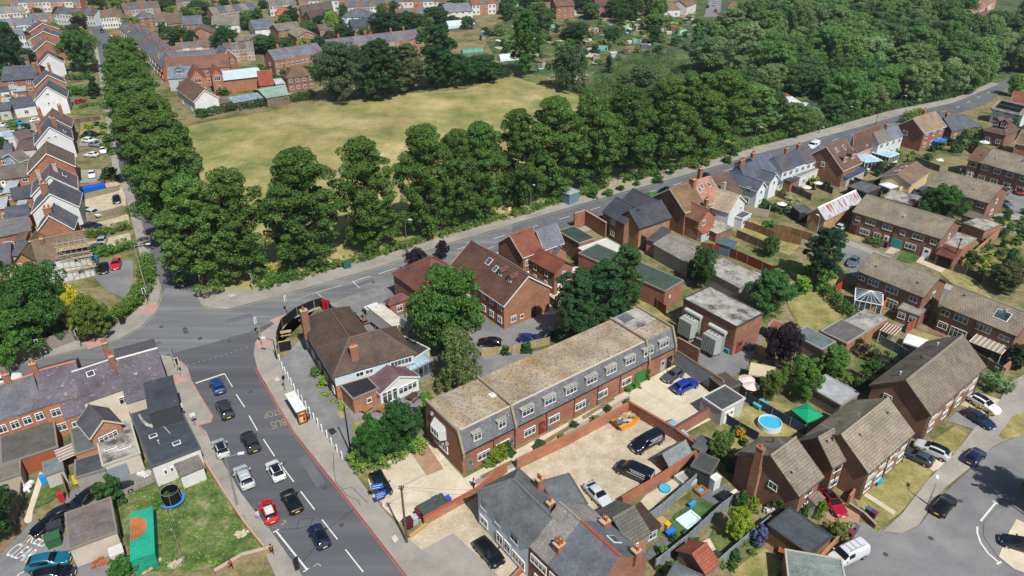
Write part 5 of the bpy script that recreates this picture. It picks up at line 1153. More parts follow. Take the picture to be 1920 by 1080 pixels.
# --- garden room, sheds
house('garden room with dark flat roof and white French windows',(1354,771),(1396,748),(1313,748),2.7,0,'f','render','#a9a9a6','felt','#44474a',doors=[('F',.25,WHITE),('F',.45,WHITE)],cat='garden room',name='garden_room',trim='#b9b9b4')
house('small brown slatted store beside the garden room',(1360,732),(1388,722),3.4,2.4,0,'f','wood','#4a382c','felt','#4d4038',cat='shed',name='shed',trim=None)
house('grey felt roofed timber shed standing on the gravel yard',(1254,870),(1293,846),(1232,854),2.0,.9,'g','wood','#6a5240','felt','#6f7678',cat='shed',name='shed',trim=None)
house('small dark felt shed behind the gravel yard wall',(1302,838),(1320,846),2.6,1.9,.5,'g','wood','#4a4038','felt','#4f5052',cat='shed',name='shed',trim=None)
house('black felt canopy roof over a garden bar with climbing plants',(1296,875),(1332,890),(1353,866),2.5,0,'f','wood','#3a3a3a','felt','#404446',cat='canopy',name='garden_canopy',trim=None)
house('dark brown roofed shed with green window behind the terrace',(1213,998),(1236,985),3.4,2.2,.6,'m','wood','#7d8a84','felt','#3a302c',cat='shed',name='shed',F=[(.5,.6,1.2,1.2)],trim=None)
house('little shed with a red-brown tiled roof by the grey panelled fence',(1323,1073),(1345,1055),3.8,2.2,1.2,'g','wood','#8d7a66','tile','#8a4e3a',cat='shed',name='shed',trim=None)
house('flat grey roofed garden building beside the red-brown shed',(1250,1085),(1300,1110),(1318,1082),2.7,0,'f','wood','#55504a','felt','#5c6468',cat='outbuilding',name='outbuilding',trim=None)
house('open-fronted garden bar with big dark flat roof and a striped yellow end',(1440,985),(1519,1042),(1558,1006),2.7,0,'f','wood','#7d5f3c','felt','#44494e',cat='garden bar',name='garden_bar',trim='#3a3c3e')
house('grey-green felt flat roof at the bottom edge beside the silver van',(1480,1100),(1590,1120),(1552,1046),2.8,0,'f','brick',BO,'felt','#6f7b76',cat='garage',name='garage',trim='#a09a8e')
for(lab,e1,e2,D,eh,c,rc_,nm)in[
 ('low shed with blue-grey felt roof and white end windows by the dark purple tree',(1540,656),(1566,642),(1484,628),2.4,'#77726a','#5d666a','shed'),
 ('wide flat garage roof in grey and brown felt strips',(1588,645),(1624,622),(1543,620),2.6,BO,'#5b5957','garage'),
 ('brown stained asbestos roof forming the back half of the wide garage',(1625,621),(1662,599),(1590,600),2.6,BO,'#76695e','garage'),
 ('long pale blue-white sheet roof outhouse above the green gazebo',(1576,760),(1610,738),(1535,712),2.4,'#77706a','#9a9fa2','outhouse'),
 ('rust-red corrugated lean-to joined to the substation yard',(1440,612),(1478,625),(1482,612),2.4,'#5a5550','#8a5240','lean_to')]:
 house(lab,e1,e2,D,eh,0,'f','brick',c,'stained_roof' if 'asbestos' in lab else('corrugated' if 'sheet' in lab or 'rust' in lab else 'felt'),rc_,cat=nm.replace('_',' '),name=nm,trim='#8d8a84')
# --- bottom centre terrace
bw=house('white rendered end house with hipped dark slate roof and long rear extension',(896,921),(991,1022),(970,878),5.5,2.6,'hl','render','#c6ced4','slate','#5e6062',F=[(.12,3.6,1.2,1.1),(.42,3.6,1.2,1.1),(.74,3.6,1.4,1.1),(.12,.9,1.6,1.2),(.45,.7,1.2,1.5),(.6,.7,1.2,1.5),(.82,.7,2.4,1.4)],chim=[(.42,.99,.7,.9,-.9,3),(.83,.72,.7,.9,-.3,1)],name='terraced_house',cat='terraced house',group='terrace at the bottom edge')
house('',(1046,960),(1100,944),(1030,900),4.9,.2,'f','render','#aab2b6','felt','#5e6466',root=bw,trim=None)
b2=house('brick terraced house with pale mottled slate and a four-pot chimney stack',(991,1022),(1027,1057),(1118,962),5.5,3.4,'g','brick','#7a3a2c','old_slate','#7d7a75',F=[(.55,3.5,2.6,1.1),(.6,.9,1.6,1.2)],chim=[(.98,.18,1.0,1.1,-1.6,4)],name='terraced_house',cat='terraced house',group='terrace at the bottom edge',over=.1,trim=None)
b3=house('brick terraced house with plain grey slate and red ridge tiles, cut by the bottom edge',(1027,1057),(1098,1128),b2['d'],5.48,3.4,'g','brick','#8a4634','slate','#60646a',F=3,chim=[(.1,.86,.9,1.1,-1.7,2),(.98,.8,.9,.9,-1.2,2)],sky=[(.55,.72,1.2,1.5)],name='terraced_house',cat='terraced house',group='terrace at the bottom edge',over=.1,trim='#c4c8cc',ridge='#a5452f')
house('two-tone gabled rear wing with white lower wall behind the terrace',(1180,1019),(1215,998),(1152,943),4.4,1.5,'g','brick','#b07a58','big_tile','#5d5c56',F=[(.3,2.9,1.3,.8)],cat='rear wing',name='rear_wing',trim=None)
line_thing('low_brick_wall','low red brick garden wall with bins at the bottom edge','wall',[(960,1092),(985,1066)],.9,.25,'brick',BR,cap='#9a6a50')
# --- bottom left terrace
terrace('terraced house, blue-grey slates and orange ridge, lower left row',(-62,810),(80,763),3,('r',40,710),5.4,2.6,('#a2593c',),('#5d5e66','#5d5e66','#5f5e64'),F=2,gp='slate terrace in the lower left',rm='slate',ridge='#b5654a')
l2=house('terraced house with mottled purple slate running low at the back',(80,764),(157,742),('r',104,688),5.5,2.6,'g','brick',BO,'old_slate','#5f5a62',chim=[(.0,.5,.9,.7,1.4,2)],F=2,name='terraced_house',cat='terraced house',group='slate terrace in the lower left',over=.05,trim=None,ridge='#b5654a')
house('',(122,787),(163,773),5.5,4.6,1.0,'m','brick',BO,'old_slate','#5f5a62',root=l2,trim=None,over=.05,F=[(.5,3.0,1.6,.9)])
house('terraced house with a small rooflight in its purple slate roof',(158,757),(232,731),('r',177,685),5.4,2.5,'g','render','#c4bca8','old_slate','#58525a',sky=[(.4,.38,1.0,.9)],F=[(.92,3.2,1.3,1.2)],chim=[(1.0,.4,.7,1.4,1.2,3),(1.0,.75,.7,.9,1.6,2)],name='terraced_house',cat='terraced house',group='slate terrace in the lower left',over=.05,trim=None,ridge='#b5b2ac')
house('gabled orange brick back wing with dark slate roof and wide white window',(170,818),(225,792),4.2,4.6,1.6,'x','brick','#b07a58','slate','#4c4a50',F=[(.5,2.6,2.4,1.1)],cat='rear wing',name='rear_wing',trim='#b9b2a5')
cn=house('corner shop at the end of the left terrace with green verge and stone slates',(238,757),(318,733),('r',262,663),5.4,2.7,'g','render','#b5ab98','old_slate','#5a555c',name='corner_shop',cat='shop',over=.1,trim='#1f8a7a',ridge='#c4c2bc')
house('',(279,776),(336,760),7.0,6.3,.3,'m','render','#3a3c40','slate','#3c3f46',root=cn,trim=None,over=.1)
house('white walled rear building with big black flat roof and blue-white stain',(285,876),(375,841),(249,772),3.5,0,'f','render','#c4c2bc','felt','#3d4249',F=[(.22,1.6,.4,.8),(.35,1.6,.4,.8)],sky=[(.25,.45,1,.7),(.62,.2,1,.8),(.65,.62,1.0,.7)],cat='rear building',name='rear_building',trim='#4c5055')
o_=[o for o in bpy.data.objects if o.get('label','').startswith('white walled rear building')][0];W,d=o_['w'],o_['d'];m=MB()
pts=[(.18,.9),(.2,.78),(.27,.68),(.42,.62),(.5,.6),(.56,.5),(.6,.38),(.57,.4),(.52,.54),(.44,.56),(.3,.6),(.2,.66),(.14,.8),(.14,.9)]
m.prism([(u*W,v*d)for u,v in pts],3.61,3.63,'stained_roof');obj('pale_stain',m.mesh('pale_stain'),o_)
for u,v in((.3,.3),(.75,.75),(.5,.85)):obj('roof_vent',cached('rvent',lambda:vent_mesh()),o_,(u*W,v*d,3.6),0,'#9a9a98')
house('small flat grey roofed annexe stuck on the white rear wall',(338,892),(381,874),2.6,2.4,.2,'m','render','#c4c4bf','felt','#6b6862',cat='annexe',name='annexe',trim=None)
house('pale grey flat roofed garage with three strip rooflights',(193,874),(262,850),(236,789),2.9,0,'f','render','#b8b0a0','stained_roof','#8d8a84',doors=[('F',.28,'#7d868c',2.6,2.1)],sky=[(.3,.75,1.5,.35),(.3,.35,1.5,.35),(.65,.25,1.6,.35)],cat='garage',name='garage',trim='#a8a499')
for(lab,e1,e2,D,eh,c,rc_,nm)in[
 ('wide dark felt lean-to across the backs of the left terrace',(4,872),(108,838),(100,786),2.7,BR,'#55524d','lean_to'),
 ('grey-green felt roofed extension with a white waste pipe',(142,853),(186,838),(178,792),2.8,BO,'#555b5a','extension'),
 ('dark felt garage above the yellow banner',(142,897),(196,881),(187,851),2.5,'#8d8a80','#42464a','garage'),
 ('low shed with faded felt roof and white-washed front',(85,893),(119,881),(113,858),2.2,'#a9a79f','#6a7276','shed'),
 ('grey roofed lean-to at the left edge above the wooden gate',(-10,905),(38,890),(35,866),2.6,'#a59a88','#6a655e','lean_to'),
 ('rusty stained brown-grey garage roof in the middle of the side yard',(131,1031),(219,998),(197,938),3.0,'#b0a696','#6a625e','garage')]:
 house(lab,e1,e2,D,eh,0,'f','render' if c[1]in 'ab8' else 'brick',c,'felt',rc_,cat=nm.replace('_',' '),name=nm,trim='#77726a')
def striped(label,e1,e2,D,eh,n,c,s,name='carport',along='x'):
 a,W,d,ang=frame_of(e1,e2,D,eh);t=thing(name,label,name.replace('_',' '),(a.x,a.y,0),ang)
 m=MB();m.box(0,0,eh,W,d,eh+.05,'plain');obj('roof_sheet',m.mesh('roof_sheet'),t,tint=c)
 m=MB()
 for i in range(n+1):
  if along=='x':y=d*i/n;m.box(-.05,y-.05,eh+.05,W+.05,y+.05,eh+.12,'plain')
  else:x=W*i/n;m.box(x-.05,-.05,eh+.05,x+.05,d+.05,eh+.12,'plain')
 obj('rafters',m.mesh('rafters'),t,tint=s)
 for x in(.05,W-.05):
  for y in(.05,d-.05):q=MB();q.box(x-.05,y-.05,0,x+.05,y+.05,eh,'plain');obj('post',q.mesh('post'),t,tint=s)
 return t
striped('white-beamed open carport roof between the terrace sheds',(112,866),(145,852),(137,832),2.3,4,'#8a7d70','#b9b9b4')
striped('pale striped garden canopy on the back of the lower council block',(1817,641),(1878,665),(1835,620),2.5,7,'#8a8272','#d0cdc0',along='y',name='garden_canopy')
striped('white slatted pergola roof beside the orange garage wall',(1650,620),(1676,630),(1692,616),2.3,5,'#6a5444','#cfc8b8',along='y',name='pergola')
# green container
def container():
 a,W,d,ang=frame_of((245,1052),(290,1038),(265,957),2.4);t=thing('shipping_container','bright green ribbed container with a half-round rust patch','container',(a.x,a.y,0),ang)
 m=MB();m.box(0,0,0,W,d,2.4,'corrugated');obj('walls',m.mesh('walls'),t,tint='#1c8a70')
 m=MB();m.box(-.05,-.05,2.402,W+.05,d+.05,2.46,'corrugated');n=int(d/.35)
 for i in range(n):y=d*(i+.5)/n;m.box(0,y-.05,2.46,W,y+.05,2.5,'plain')
 rf_=obj('roof',m.mesh('roof'),t,tint='#22957a')
 m=MB();P=[(.02,d*.32),(.02,d*.95)];c=(.02,d*.64);r_=min(W*.72,d*.3)
 pts=[(.02+r_*math.cos(R(a_)),c[1]+r_*math.sin(R(a_))*1.05)for a_ in range(-90,91,12)];m.prism(pts,2.46,2.507,'corrugated');obj('rust_patch',m.mesh('rust_patch'),rf_,tint='#a8643c')
container()
# --- left side, along the side road (gables toward the camera)
def gable(lab,e1,e2,D,eh=5.3,rise=3.2,wc='#c6c8c6',wall='render',rc=ST,rm='slate',**k):
 k.setdefault('trim','#d2d3d0');k.setdefault('cat','house');k.setdefault('name','gabled_house')
 return house(lab,e1,e2,D,eh,rise,'x',wall,wc,rm,rc,**k)
house('brown tiled house under repair behind scaffolding',(72,492),(165,472),('r',92,446),5.2,3.0,'g','render','#bdbdb8','tile','#70604e',F=2,sky=[(.02,.62,1.6,1.6)],chim=[(.18,.45,.7,1.4,.3,2)],name='house',trim=None)
gable('orange tile-hung gable wing of the scaffolded house',(22,497),(72,492),9,4.6,2.4,'#b5683c','brick','#665644','tile',F=2,trim='#3f3a34')
gable('slate house with rounded brick chimney just above the brown tiled roof',(67,437),(136,428),6.0,5.2,3.4,'#a8643f','brick','#54575e','slate',chim=[(.45,.25,1.5,.7,1.0,4)],name='gabled_house',ccol='#9a5a40')
gable('slate house with white-edged dormer bay and cream chimney stack',(60,398),(146,386),8.0,5.2,3.6,'#c6c8c6','render','#4f5058',chim=[(.35,.45,1.6,.8,1.1,4)])
gable('slate house with twin white chimneys and white half-gable',(60,366),(143,353),8.5,5.2,3.8,'#c9cac8','render','#5a5258',chim=[(.25,.35,.8,.7,.6,1),(.62,.62,.8,.7,.8,1)],sky=[(.78,.6,1,1.6)],ccol='#c9c9c6')
gable('broad brown half-hipped brick house with satellite dish',(53,324),(139,311),10,5.2,4.0,'#b0603f','brick','#6b5f54','tile')
gable('slate house with white gable and twin brick chimneys',(66,270),(135,260),9,5.2,4.0,'#c6c9c9','render','#4a5058',F=[(.4,6.2,.8,.5),(.58,6.2,.8,.5)],chim=[(.2,.35,1.0,.8,.6,3),(.65,.35,1.2,.8,1.2,4)],sky=[(.85,.4,.8,1.8)])
gable('brown slate house joined behind the white-gabled slate one',(69,245),(132,238),8,5.2,3.6,BR,'brick','#66544c',chim=[(.12,.8,.9,.7,.8,2),(.75,.8,.9,.7,1,2)],trim='#c6c6c2')
gable('plain white gabled house with tiny attic window',(65,188),(124,182),9,5.2,3.8,'#cdcfcd','render','#4c525a',F=[(.45,6.4,1.0,.6),(.4,3.4,.6,.8)])
gable('red brick gable with tall paired chimneys, behind the plain white gable',(67,162),(122,155),8,5.2,3.2,'#a85c3e','brick','#4e525a',F=[(.45,4.8,1.2,1.2)],chim=[(.3,.9,.8,.7,2,3),(.65,.5,.8,.7,2.4,4)])
gable('dark roofed gable with white trim beside the slate range',(72,121),(119,116),8,5.2,3.4,'#c2c4c2','render','#504a4c')
gable('brown gabled house with brick front in the upper side row',(65,96),(118,90),8,5.2,3.4,'#a5583c','brick','#6d6258','tile',chim=[(.6,.5,.9,.7,1,3)])
gable('slate gabled house with a red brick party wall in the upper side row',(56,74),(114,70),8,5.2,3.0,'#a05a40','brick','#4c525c',chim=[(.7,.5,.9,.7,1,3)])
gable('brown slate house at the top of the upper side row',(55,60),(110,54),8,5.2,3.0,'#9c5238','brick','#5d4a48',chim=[(.8,.5,.9,.7,1,3)])
house('brick range with weathered slate roof and two white windows on the left',(3,152),(68,147),('r',12,126),5.0,2.8,'g','brick','#a25a40','old_slate','#4c5058',F=2,name='house',trim='#3a3c3e',chim=[(.95,.3,.9,.7,1.2,2)])
house('single storey brick bungalow with white porch and grey tiles on the left',(-30,337),(58,325),('r',40,307),2.9,2.4,'g','brick','#b0603f','tile','#6b655f',F=3,doors=[('F',.36,WHITE)],name='bungalow',cat='bungalow',trim=None)
house('pale blue rear wing of the brown slate house',(36,303),(56,297),7,5.0,1.4,'g','render','#9fb0ba','slate','#625a58',F=2,cat='rear wing',name='rear_wing',L=1)
for lab,e1,e2,D,eh,rise,wc_,rc_ in[
 ('slate lean-to roof with white parapet lines above the orange panel',(25,376),(66,368),(66,348),3.6,.4,'#a25a40','#474b54'),
 ('long slate rear wing beside the orange rendered box',(10,412),(55,404),(68,384),3.6,.5,'#b5683c','#4d5058'),
 ('old grey slated rear range below the rear wings on the left',(-20,448),(58,432),(60,410),3.8,.8,'#a25a40','#6b6868'),
 ('slate wing with pale brick side in the lower left gardens',(-10,500),(20,494),(20,462),3.6,.8,'#a8714f','#55565c'),
 ('brown tiled rear wing of the white-gabled slate house',(30,283),(66,279),(66,265),3.4,.6,'#b5b0a8','#5f4f4a'),
 ('white walled rear wing of the twin chimney slate house',(38,262),(66,256),(66,244),3.6,.7,'#c4c4c0','#60504c'),
 ('low slate rear wing of the plain white gabled house',(26,203),(66,197),(64,184),3.2,.8,'#c4c6c4','#4c525c')]:
 house(lab,e1,e2,D,eh,rise,'m','brick' if wc_ in('#a25a40','#b5683c','#a8714f')else 'render',wc_,'slate',rc_,cat='rear wing',name='rear_wing',trim='#b9bab8',F=1)
r5=random.Random(21)
for k_,(x,y)in enumerate([(6,108),(24,112),(44,112),(50,94),(30,90),(45,74),(26,168),(8,172),(40,172),(12,192),(8,208),(14,282),(6,298),(30,318),(16,362),(4,392),(36,398),(10,425),(38,452),(30,480),(6,478),(20,205)]):
 w_=r5.uniform(14,24);c=r5.choice([('#c2c4c2','white'),('#a25a40','brick'),('#b5683c','orange'),('#a5a59e','grey')]);q=r5.choice([('#4f525a','slate','slate'),('#6a5548','brown','tile'),('#5a5d60','felt','felt'),('#8f979c','pale','felt')])
 house('small %s walled outbuilding, %s roof, %s from the top on the left'%(c[1],q[1],(ORD+['last but one','last'])[k_]),(x-w_/2,y),(x+w_/2,y-2),r5.uniform(3.5,5.5),r5.uniform(2.4,3.6),r5.uniform(.3,.9),'m','render' if c[1]in('white','grey')else 'brick',c[0],q[2],q[0],cat='outbuilding',name='outbuilding',F=1,trim=None)
house('flat white roofed outbuilding with blue skylight on the far left',(5,262),(30,258),(30,245),2.6,0,'f','render','#b5b8b8','felt','#8a9aa5',cat='outbuilding',name='outbuilding')
# --- school, town rows behind the field
sch=house('old red brick school with brown tiled roof',(313,132),(430,124),('r',320,108),6.0,3.4,'g','brick','#b5633f','tile','#7b5648',F=4,name='school',cat='school',trim=None)
house('',(355,148),(385,145),8,7.5,3.2,'x','brick','#bd6c44','tile','#7b5648',root=sch,F=[(.5,6,2,1.6),(.3,2.5,1.4,1.6),(.7,2.5,2,1.6)],trim='#9a5238')
house('',(396,140),(416,138),7,7.0,2.2,'x','brick','#bd6c44','tile','#7b5648',root=sch,F=[(.5,4.8,2,1.8),(.5,1.5,1.4,1.6)],trim='#9a5238')
house('long slate roofed school range with a gabled right end',(300,115),(418,107),('r',305,103),5.5,2.6,'g','brick','#9c5238','slate','#59616a',F=4,name='school_wing',cat='school')
gable('dark roofed brick gable with two windows at the end of the school',(415,112),(444,108),9,6.0,3.4,'#8d4430','brick','#565a62',F=[(.35,4.2,1,1.4),(.65,4.2,1,1.4)])
house('orange brick hall with very pale blue-white roof',(412,152),(492,143),('r',405,137),4.4,1.2,'g','brick','#b5663f','render','#a9bcc8',name='hall',cat='hall',trim='#5a2f22')
house('slate roofed annexe with a flat dormer in front of the school',(315,147),(358,145),('r',311,127),4.5,2.8,'g','render','#a8aeb2','slate','#6a7682',dorm=[(.5,.2,3,1.3)],name='annexe',cat='house',trim=None)
house('brown tiled house with long white side wall behind the limes',(331,166),(364,190),7.5,5.0,3.0,'g','render','#c9cbca','tile','#6b5548',name='white_walled_house',F=2)
house('low brown tiled cottage below the school',(345,170),(375,166),8,4.4,2.2,'g','brick','#9a5a40','tile','#6f594a',name='cottage',cat='house',F=2,trim=None)
for lab,e1,e2,D,eh,c in[('grey-brown shed roof at the edge of the field',(397,197),(436,190),5,2.6,'#6d6058'),('pale blue-grey sheet roof at the edge of the field',(438,193),(496,183),5,2.6,'#7d929c')]:
 house(lab,e1,e2,D,eh,.6,'m','wood','#8a7f74','corrugated',c,cat='shed',name='shed',trim=None)
house('shed with a sea-green ribbed roof by the field hedge',(500,184),(542,177),('r',494,168),3.2,1.2,'g','wood','#7a6a5a','corrugated','#7f9a8c',cat='shed',name='shed',trim=None)
house('pale roofed store between the green shed and the copper tree',(517,158),(538,156),6,2.8,.3,'m','render','#a5a9aa','felt','#a8adb0',cat='store',name='store',trim=None)
house('steep red tiled roof between the hall and the hipped villa',(487,160),(512,158),('r',485,134),3.5,3.6,'g','brick','#a5583c','tile','#8a4a38',cat='house',name='house',trim=None)
house('hipped brown roofed villa with white windows in the hedge',(538,147),(588,141),('r',556,124),5.0,3.0,'h','brick','#7d4a34','tile','#6a5644',F=4,chim=[(.05,.5,.8,.8,1.2,2)],name='villa',cat='house')
terrace('banded red brick terraced house behind the big willows',(514,114),(606,99),5,('r',502,95),6.0,3.0,('#a8603f',),('#5f646c','#63656e','#5a6068','#60646e','#666068'),F=2,gp='banded brick terrace behind the field',L=1)
terrace('purple slated terraced house in the longer field row',(617,93),(787,72),7,('r',616,82),6.0,3.0,('#a8603f','#b5b0a4','#a86a48'),('#625c66','#5c5a66','#68626a'),F=2,gp='long purple slate terrace',Rr=1)
# town across the top-left (each row its own look)
rows=[('grey slate terraced house on the bend of the side road',(223,52),(304,128),9,8,5.2,2.4,('#c6c6c2','#b09a88','#a5583c'),('#5c5e66','#66584e','#54585f'),'render','slate'),
 ('white slate-roofed terraced house at the upper left corner',(-12,52),(62,46),6,9,5.0,2.6,('#c9cbca',),('#6a6e76','#60666e'),'render','slate'),
 ('cream terraced house, second row from the upper left corner',(-12,28),(48,22),5,8,5.0,2.6,('#c4c2ba',),('#7a766e','#6d7078'),'render','slate'),
 ('blue-slated terraced house in the row behind the copper trees',(100,26),(176,30),7,8,5.0,2.4,('#b8c0c8','#c2c2be'),('#5a4a44','#525c6a'),'render','slate'),
 ('brown tiled white terraced house where the side road turns',(188,34),(228,32),4,8,5.0,2.6,('#c9c9c4','#c2beb4'),('#6d5c4c',),'render','tile'),
 ('brick terraced house in the short row above the dark oak',(399,27),(482,17),6,8,5.0,2.6,('#a86246','#b8a890'),('#7a766e','#5c6068'),'brick','tile'),
 ('brown tiled terraced house at the very top, left of centre',(330,4),(395,2),5,8,5.0,2.6,('#a86246','#c2c2bc'),('#6a5a50','#5c5a58'),'brick','tile'),
 ('mixed brick terraced house in the top row, far left',(20,6),(150,3),9,8,5.0,2.6,('#b8a090','#c6c6c2','#a8705a'),('#6a625e','#5a6068'),'render','slate'),
 ('terraced house in the top row above the blue walls',(560,3),(690,2),7,8,5.0,2.6,('#b5765a','#c6c6c2'),('#6e6058','#5a6068'),'render','slate'),
 ('terraced house in the top row right of the blue walls',(700,6),(830,3),7,8,5.0,2.8,('#c4c0b6','#a8624a','#c6c6c2'),('#6e5448','#6a625a','#5c6068'),'render','tile'),
 ('white terraced house in the row beyond the allotments',(885,10),(945,7),4,8,5.0,2.6,('#c9c9c4','#a8624a'),('#8a5a48','#6a625a'),'render','tile'),
 ('orange roofed terraced house in the far right corner',(1808,38),(1868,2),7,8,4.6,2.4,('#b08468','#c2bcb0'),('#96705a','#8a6a58'),'render','tile'),
 ('brown roofed house in the far right corner behind the wood',(1848,36),(1878,30),2,9,4.6,2.4,('#b08468',),('#6a5048',),'brick','tile')]
rows+=[('terraced house in the back row beyond the great hall',(640,16),(720,12),6,8,4.8,2.5,('#b5765a','#c6c6c2','#a8624a'),('#6e6058','#5a6068'),'render','tile'),
 ('brick house in the short row right of the blue walls',(745,30),(800,26),4,8,4.8,2.5,('#a8624a','#b98a6c'),('#6e5448','#5c6068'),'brick','slate'),
 ('slate house in the row left of the brick gable pair',(235,62),(262,60),2,7,4.6,2.4,('#c2c2bc',),('#5e6068',),'render','slate'),
 ('low brown roofed house in the lane behind the school',(330,92),(392,88),5,6,3.6,1.8,('#b98a70','#c2bcb0'),('#70605a','#66666a'),'render','tile'),
 ('white backed terraced house in the third upper left row',(-10,72),(46,66),5,8,5.0,2.6,('#c9cbca','#bfc2c2'),('#62666e','#6a6a6c'),'render','slate'),
 ('low rear wing behind the roadside grey slate row',(250,50),(330,118),9,5,3.0,.9,('#b0a698','#a05a40','#bdbdb8'),('#66626a','#6c625a'),'render','slate'),
 ('small terraced house in the row across the upper lanes',(232,20),(300,14),5,8,5.0,2.6,('#a8624a','#c2c2bc'),('#6e5c50','#5c5e64'),'brick','tile'),
 ('brown roofed house in the row behind the school',(420,96),(476,92),4,7,4.6,2.2,('#a8624a','#bdb8ac'),('#6a5a50','#74706a'),'brick','tile'),
 ('pale roofed house in the short row by the bungalow lane',(505,12),(556,9),4,8,5.0,2.4,('#c2c2bc','#a8624a'),('#7a746c','#6a6a6c'),'render','tile'),
 ('house in the row left of the great hall roof',(600,60),(640,56),3,7,4.6,2.4,('#b0664a','#c2bcb0'),('#6a5a50','#5c5e64'),'brick','tile'),
 ('slate house in the row left of the upper side road',(60,40),(98,36),4,8,5.0,2.6,('#c6c6c2','#b5705a'),('#5e6068','#6e665e'),'render','slate')]
for lab,e1,e2,n,D,eh,rise,cols_,rcs_,wl_,rm_ in rows:
 terrace(lab,e1,e2,n,D,eh,rise,cols_,rcs_,wall=wl_,rm=rm_,F=2,gp=lab)
for lab,e1,e2,D,eh,rise,roof_,wall_,wc_,rm_,rc_,F_ in[
 ('white walled bungalow with a broad grey roof right of the brick gable pair',(397,48),(448,46),('r',400,31),3.6,3.0,'g','render','#c4c6c4','tile','#7a756c',4),
 ('dark slate box-dormer house left of the broad grey bungalow',(344,46),(379,44),('r',345,31),5,3,'g','brick','#8d5442','slate','#565b66',3),
 ('brick house with two front gables and brown roof near the top',(313,45),(344,43),('r',316,26),5,3,'g','brick','#a86a4c','tile','#6e5a4c',3),
 ('white half of the twin gabled pair near the top',(291,41),(312,40),9,5,2.8,'g','render','#c2c4c2','tile','#6e6458',2),
 ('brick house with hipped grey roof at the top of the lane',(258,36),(289,33),('r',262,23),4.5,2.6,'h','brick','#96503a','slate','#565860',2),
 ('brick house with orange gable and blue van beside it, near the top',(355,65),(400,63),10,4.4,2.6,'x','brick','#a86c4c','tile','#6e5a50',2),
 ('long flat brown roof of the bungalow below the white houses',(446,84),(500,78),('r',448,68),3.4,2.0,'g','brick','#a8745a','tile','#767066',4),
 ('slate blue bungalow with bright white walls',(478,56),(514,53),('r',480,38),4,2.4,'g','render','#cdcfcf','slate','#5c646e',2),
 ('small brick house with grey roof above the blue-slate bungalow',(556,70),(594,66),('r',566,54),4.6,2.0,'x','brick','#b07850','tile','#8a8276',2),
 ('brown roofed flats behind the small brick house',(522,58),(565,52),9,4.8,2.0,'g','brick','#a56a4c','tile','#77726a',3),
 ('red roofed semi-detached house with white ground floor near the top',(517,28),(552,26),('r',520,16),4.6,2.4,'h','render','#b88a78','tile','#a5573f',3),
 ('great brown-grey pitched roof hall near the top',(568,30),(625,20),('r',560,12),4.5,4.5,'g','brick','#7d4c3a','tile','#67605a',2),
 ('dark brown steep roofed house behind the bright willow',(584,38),(615,34),9,4.2,3.6,'g','brick','#8d5442','tile','#54443f',2),
 ('slate roofed house with pale blue walls and a round dish',(641,32),(694,32),('r',655,16),4.8,3.0,'h','render','#b4cadd','slate','#55585e',4),
 ('brick house with new slate roof, left of the pair by the willow',(660,52),(688,50),9,5,2.6,'g','brick','#b0664a','slate','#3f444c',2),
 ('brick house with new slate roof, right of the pair by the willow',(690,46),(722,42),9,5,2.6,'g','brick','#b0664a','slate','#43484f',2),
 ('white rendered houses with slate roof on the edge of the allotments',(838,23),(886,20),('r',842,8),4.6,2.6,'g','render','#c6c6c0','slate','#6e7076',4),
 ('tall red brick house at the top centre',(1043,12),(1077,10),8,6.5,2.5,'g','brick','#a8583f','tile','#6e5448',3),
 ('low red brick houses right of the tall one at the top',(1118,12),(1156,11),8,5,2.5,'g','brick','#a0563f','tile','#5e4a40',3),
 ('white bungalow with hipped brown roof in the trees',(1233,19),(1276,18),('r',1252,7),3.6,2.6,'h','render','#cbcac4','tile','#7d6452',3),
 ('white house with brown hip roof at the right of the car-filled street',(1374,33),(1417,33),('r',1393,17),4.6,2.6,'h','render','#c4cad0','tile','#836b58',4),
 ('small white hipped house behind the one by the car-filled street',(1366,14),(1392,13),8,4.6,2.4,'h','render','#c9cac6','tile','#6e5a4a',2),
 ('brown roofed white house left of the car-filled street',(1288,12),(1306,5),9,4.6,2.6,'g','render','#c6c2ba','tile','#7a5f50',1),
 ('yellow brick house with brown gables beyond the wood',(1552,17),(1592,16),8,4.6,2.8,'x','brick','#c2a070','tile','#6e6050',2),
 ('low pale blue panelled roof beyond the wood',(1502,14),(1542,17),7,3,.6,'m','render','#a8b6c0','corrugated','#8ea4b4',0),
 ('brown hipped roof deep in the wood beside a yellow tree',(1722,98),(1756,96),9,5.0,3.4,'h','brick','#8a5a44','tile','#7a5a50',2)]:
 house(lab,e1,e2,D,eh,rise,roof_,wall_,wc_,rm_,rc_,F=F_,name='bungalow' if 'bungalow' in lab else 'house',trim=None if roof_!='f' else '#ccc')
for i,(e1,e2,D,lab)in enumerate([((1465,187),(1490,185),5,'low hut with rusty red roof in the clearing'),((1475,195),(1503,193),6,'hut with a white roof beside the yellow-green bushes in the clearing'),((1448,196),(1470,194),4,'small hut with faded white sheet roof at the left of the clearing'),((1488,206),(1527,205),6,'long white roofed hut in the middle of the clearing'),((1528,208),(1548,204),4,'dark sided hut with pale roof at the right of the clearing')]):
 house(lab,e1,e2,D,2.6,.4,'m','wood','#4a4a48','corrugated','#9a4c38' if i==0 else '#c2c6c8',cat='hut',name='hut',trim=None)
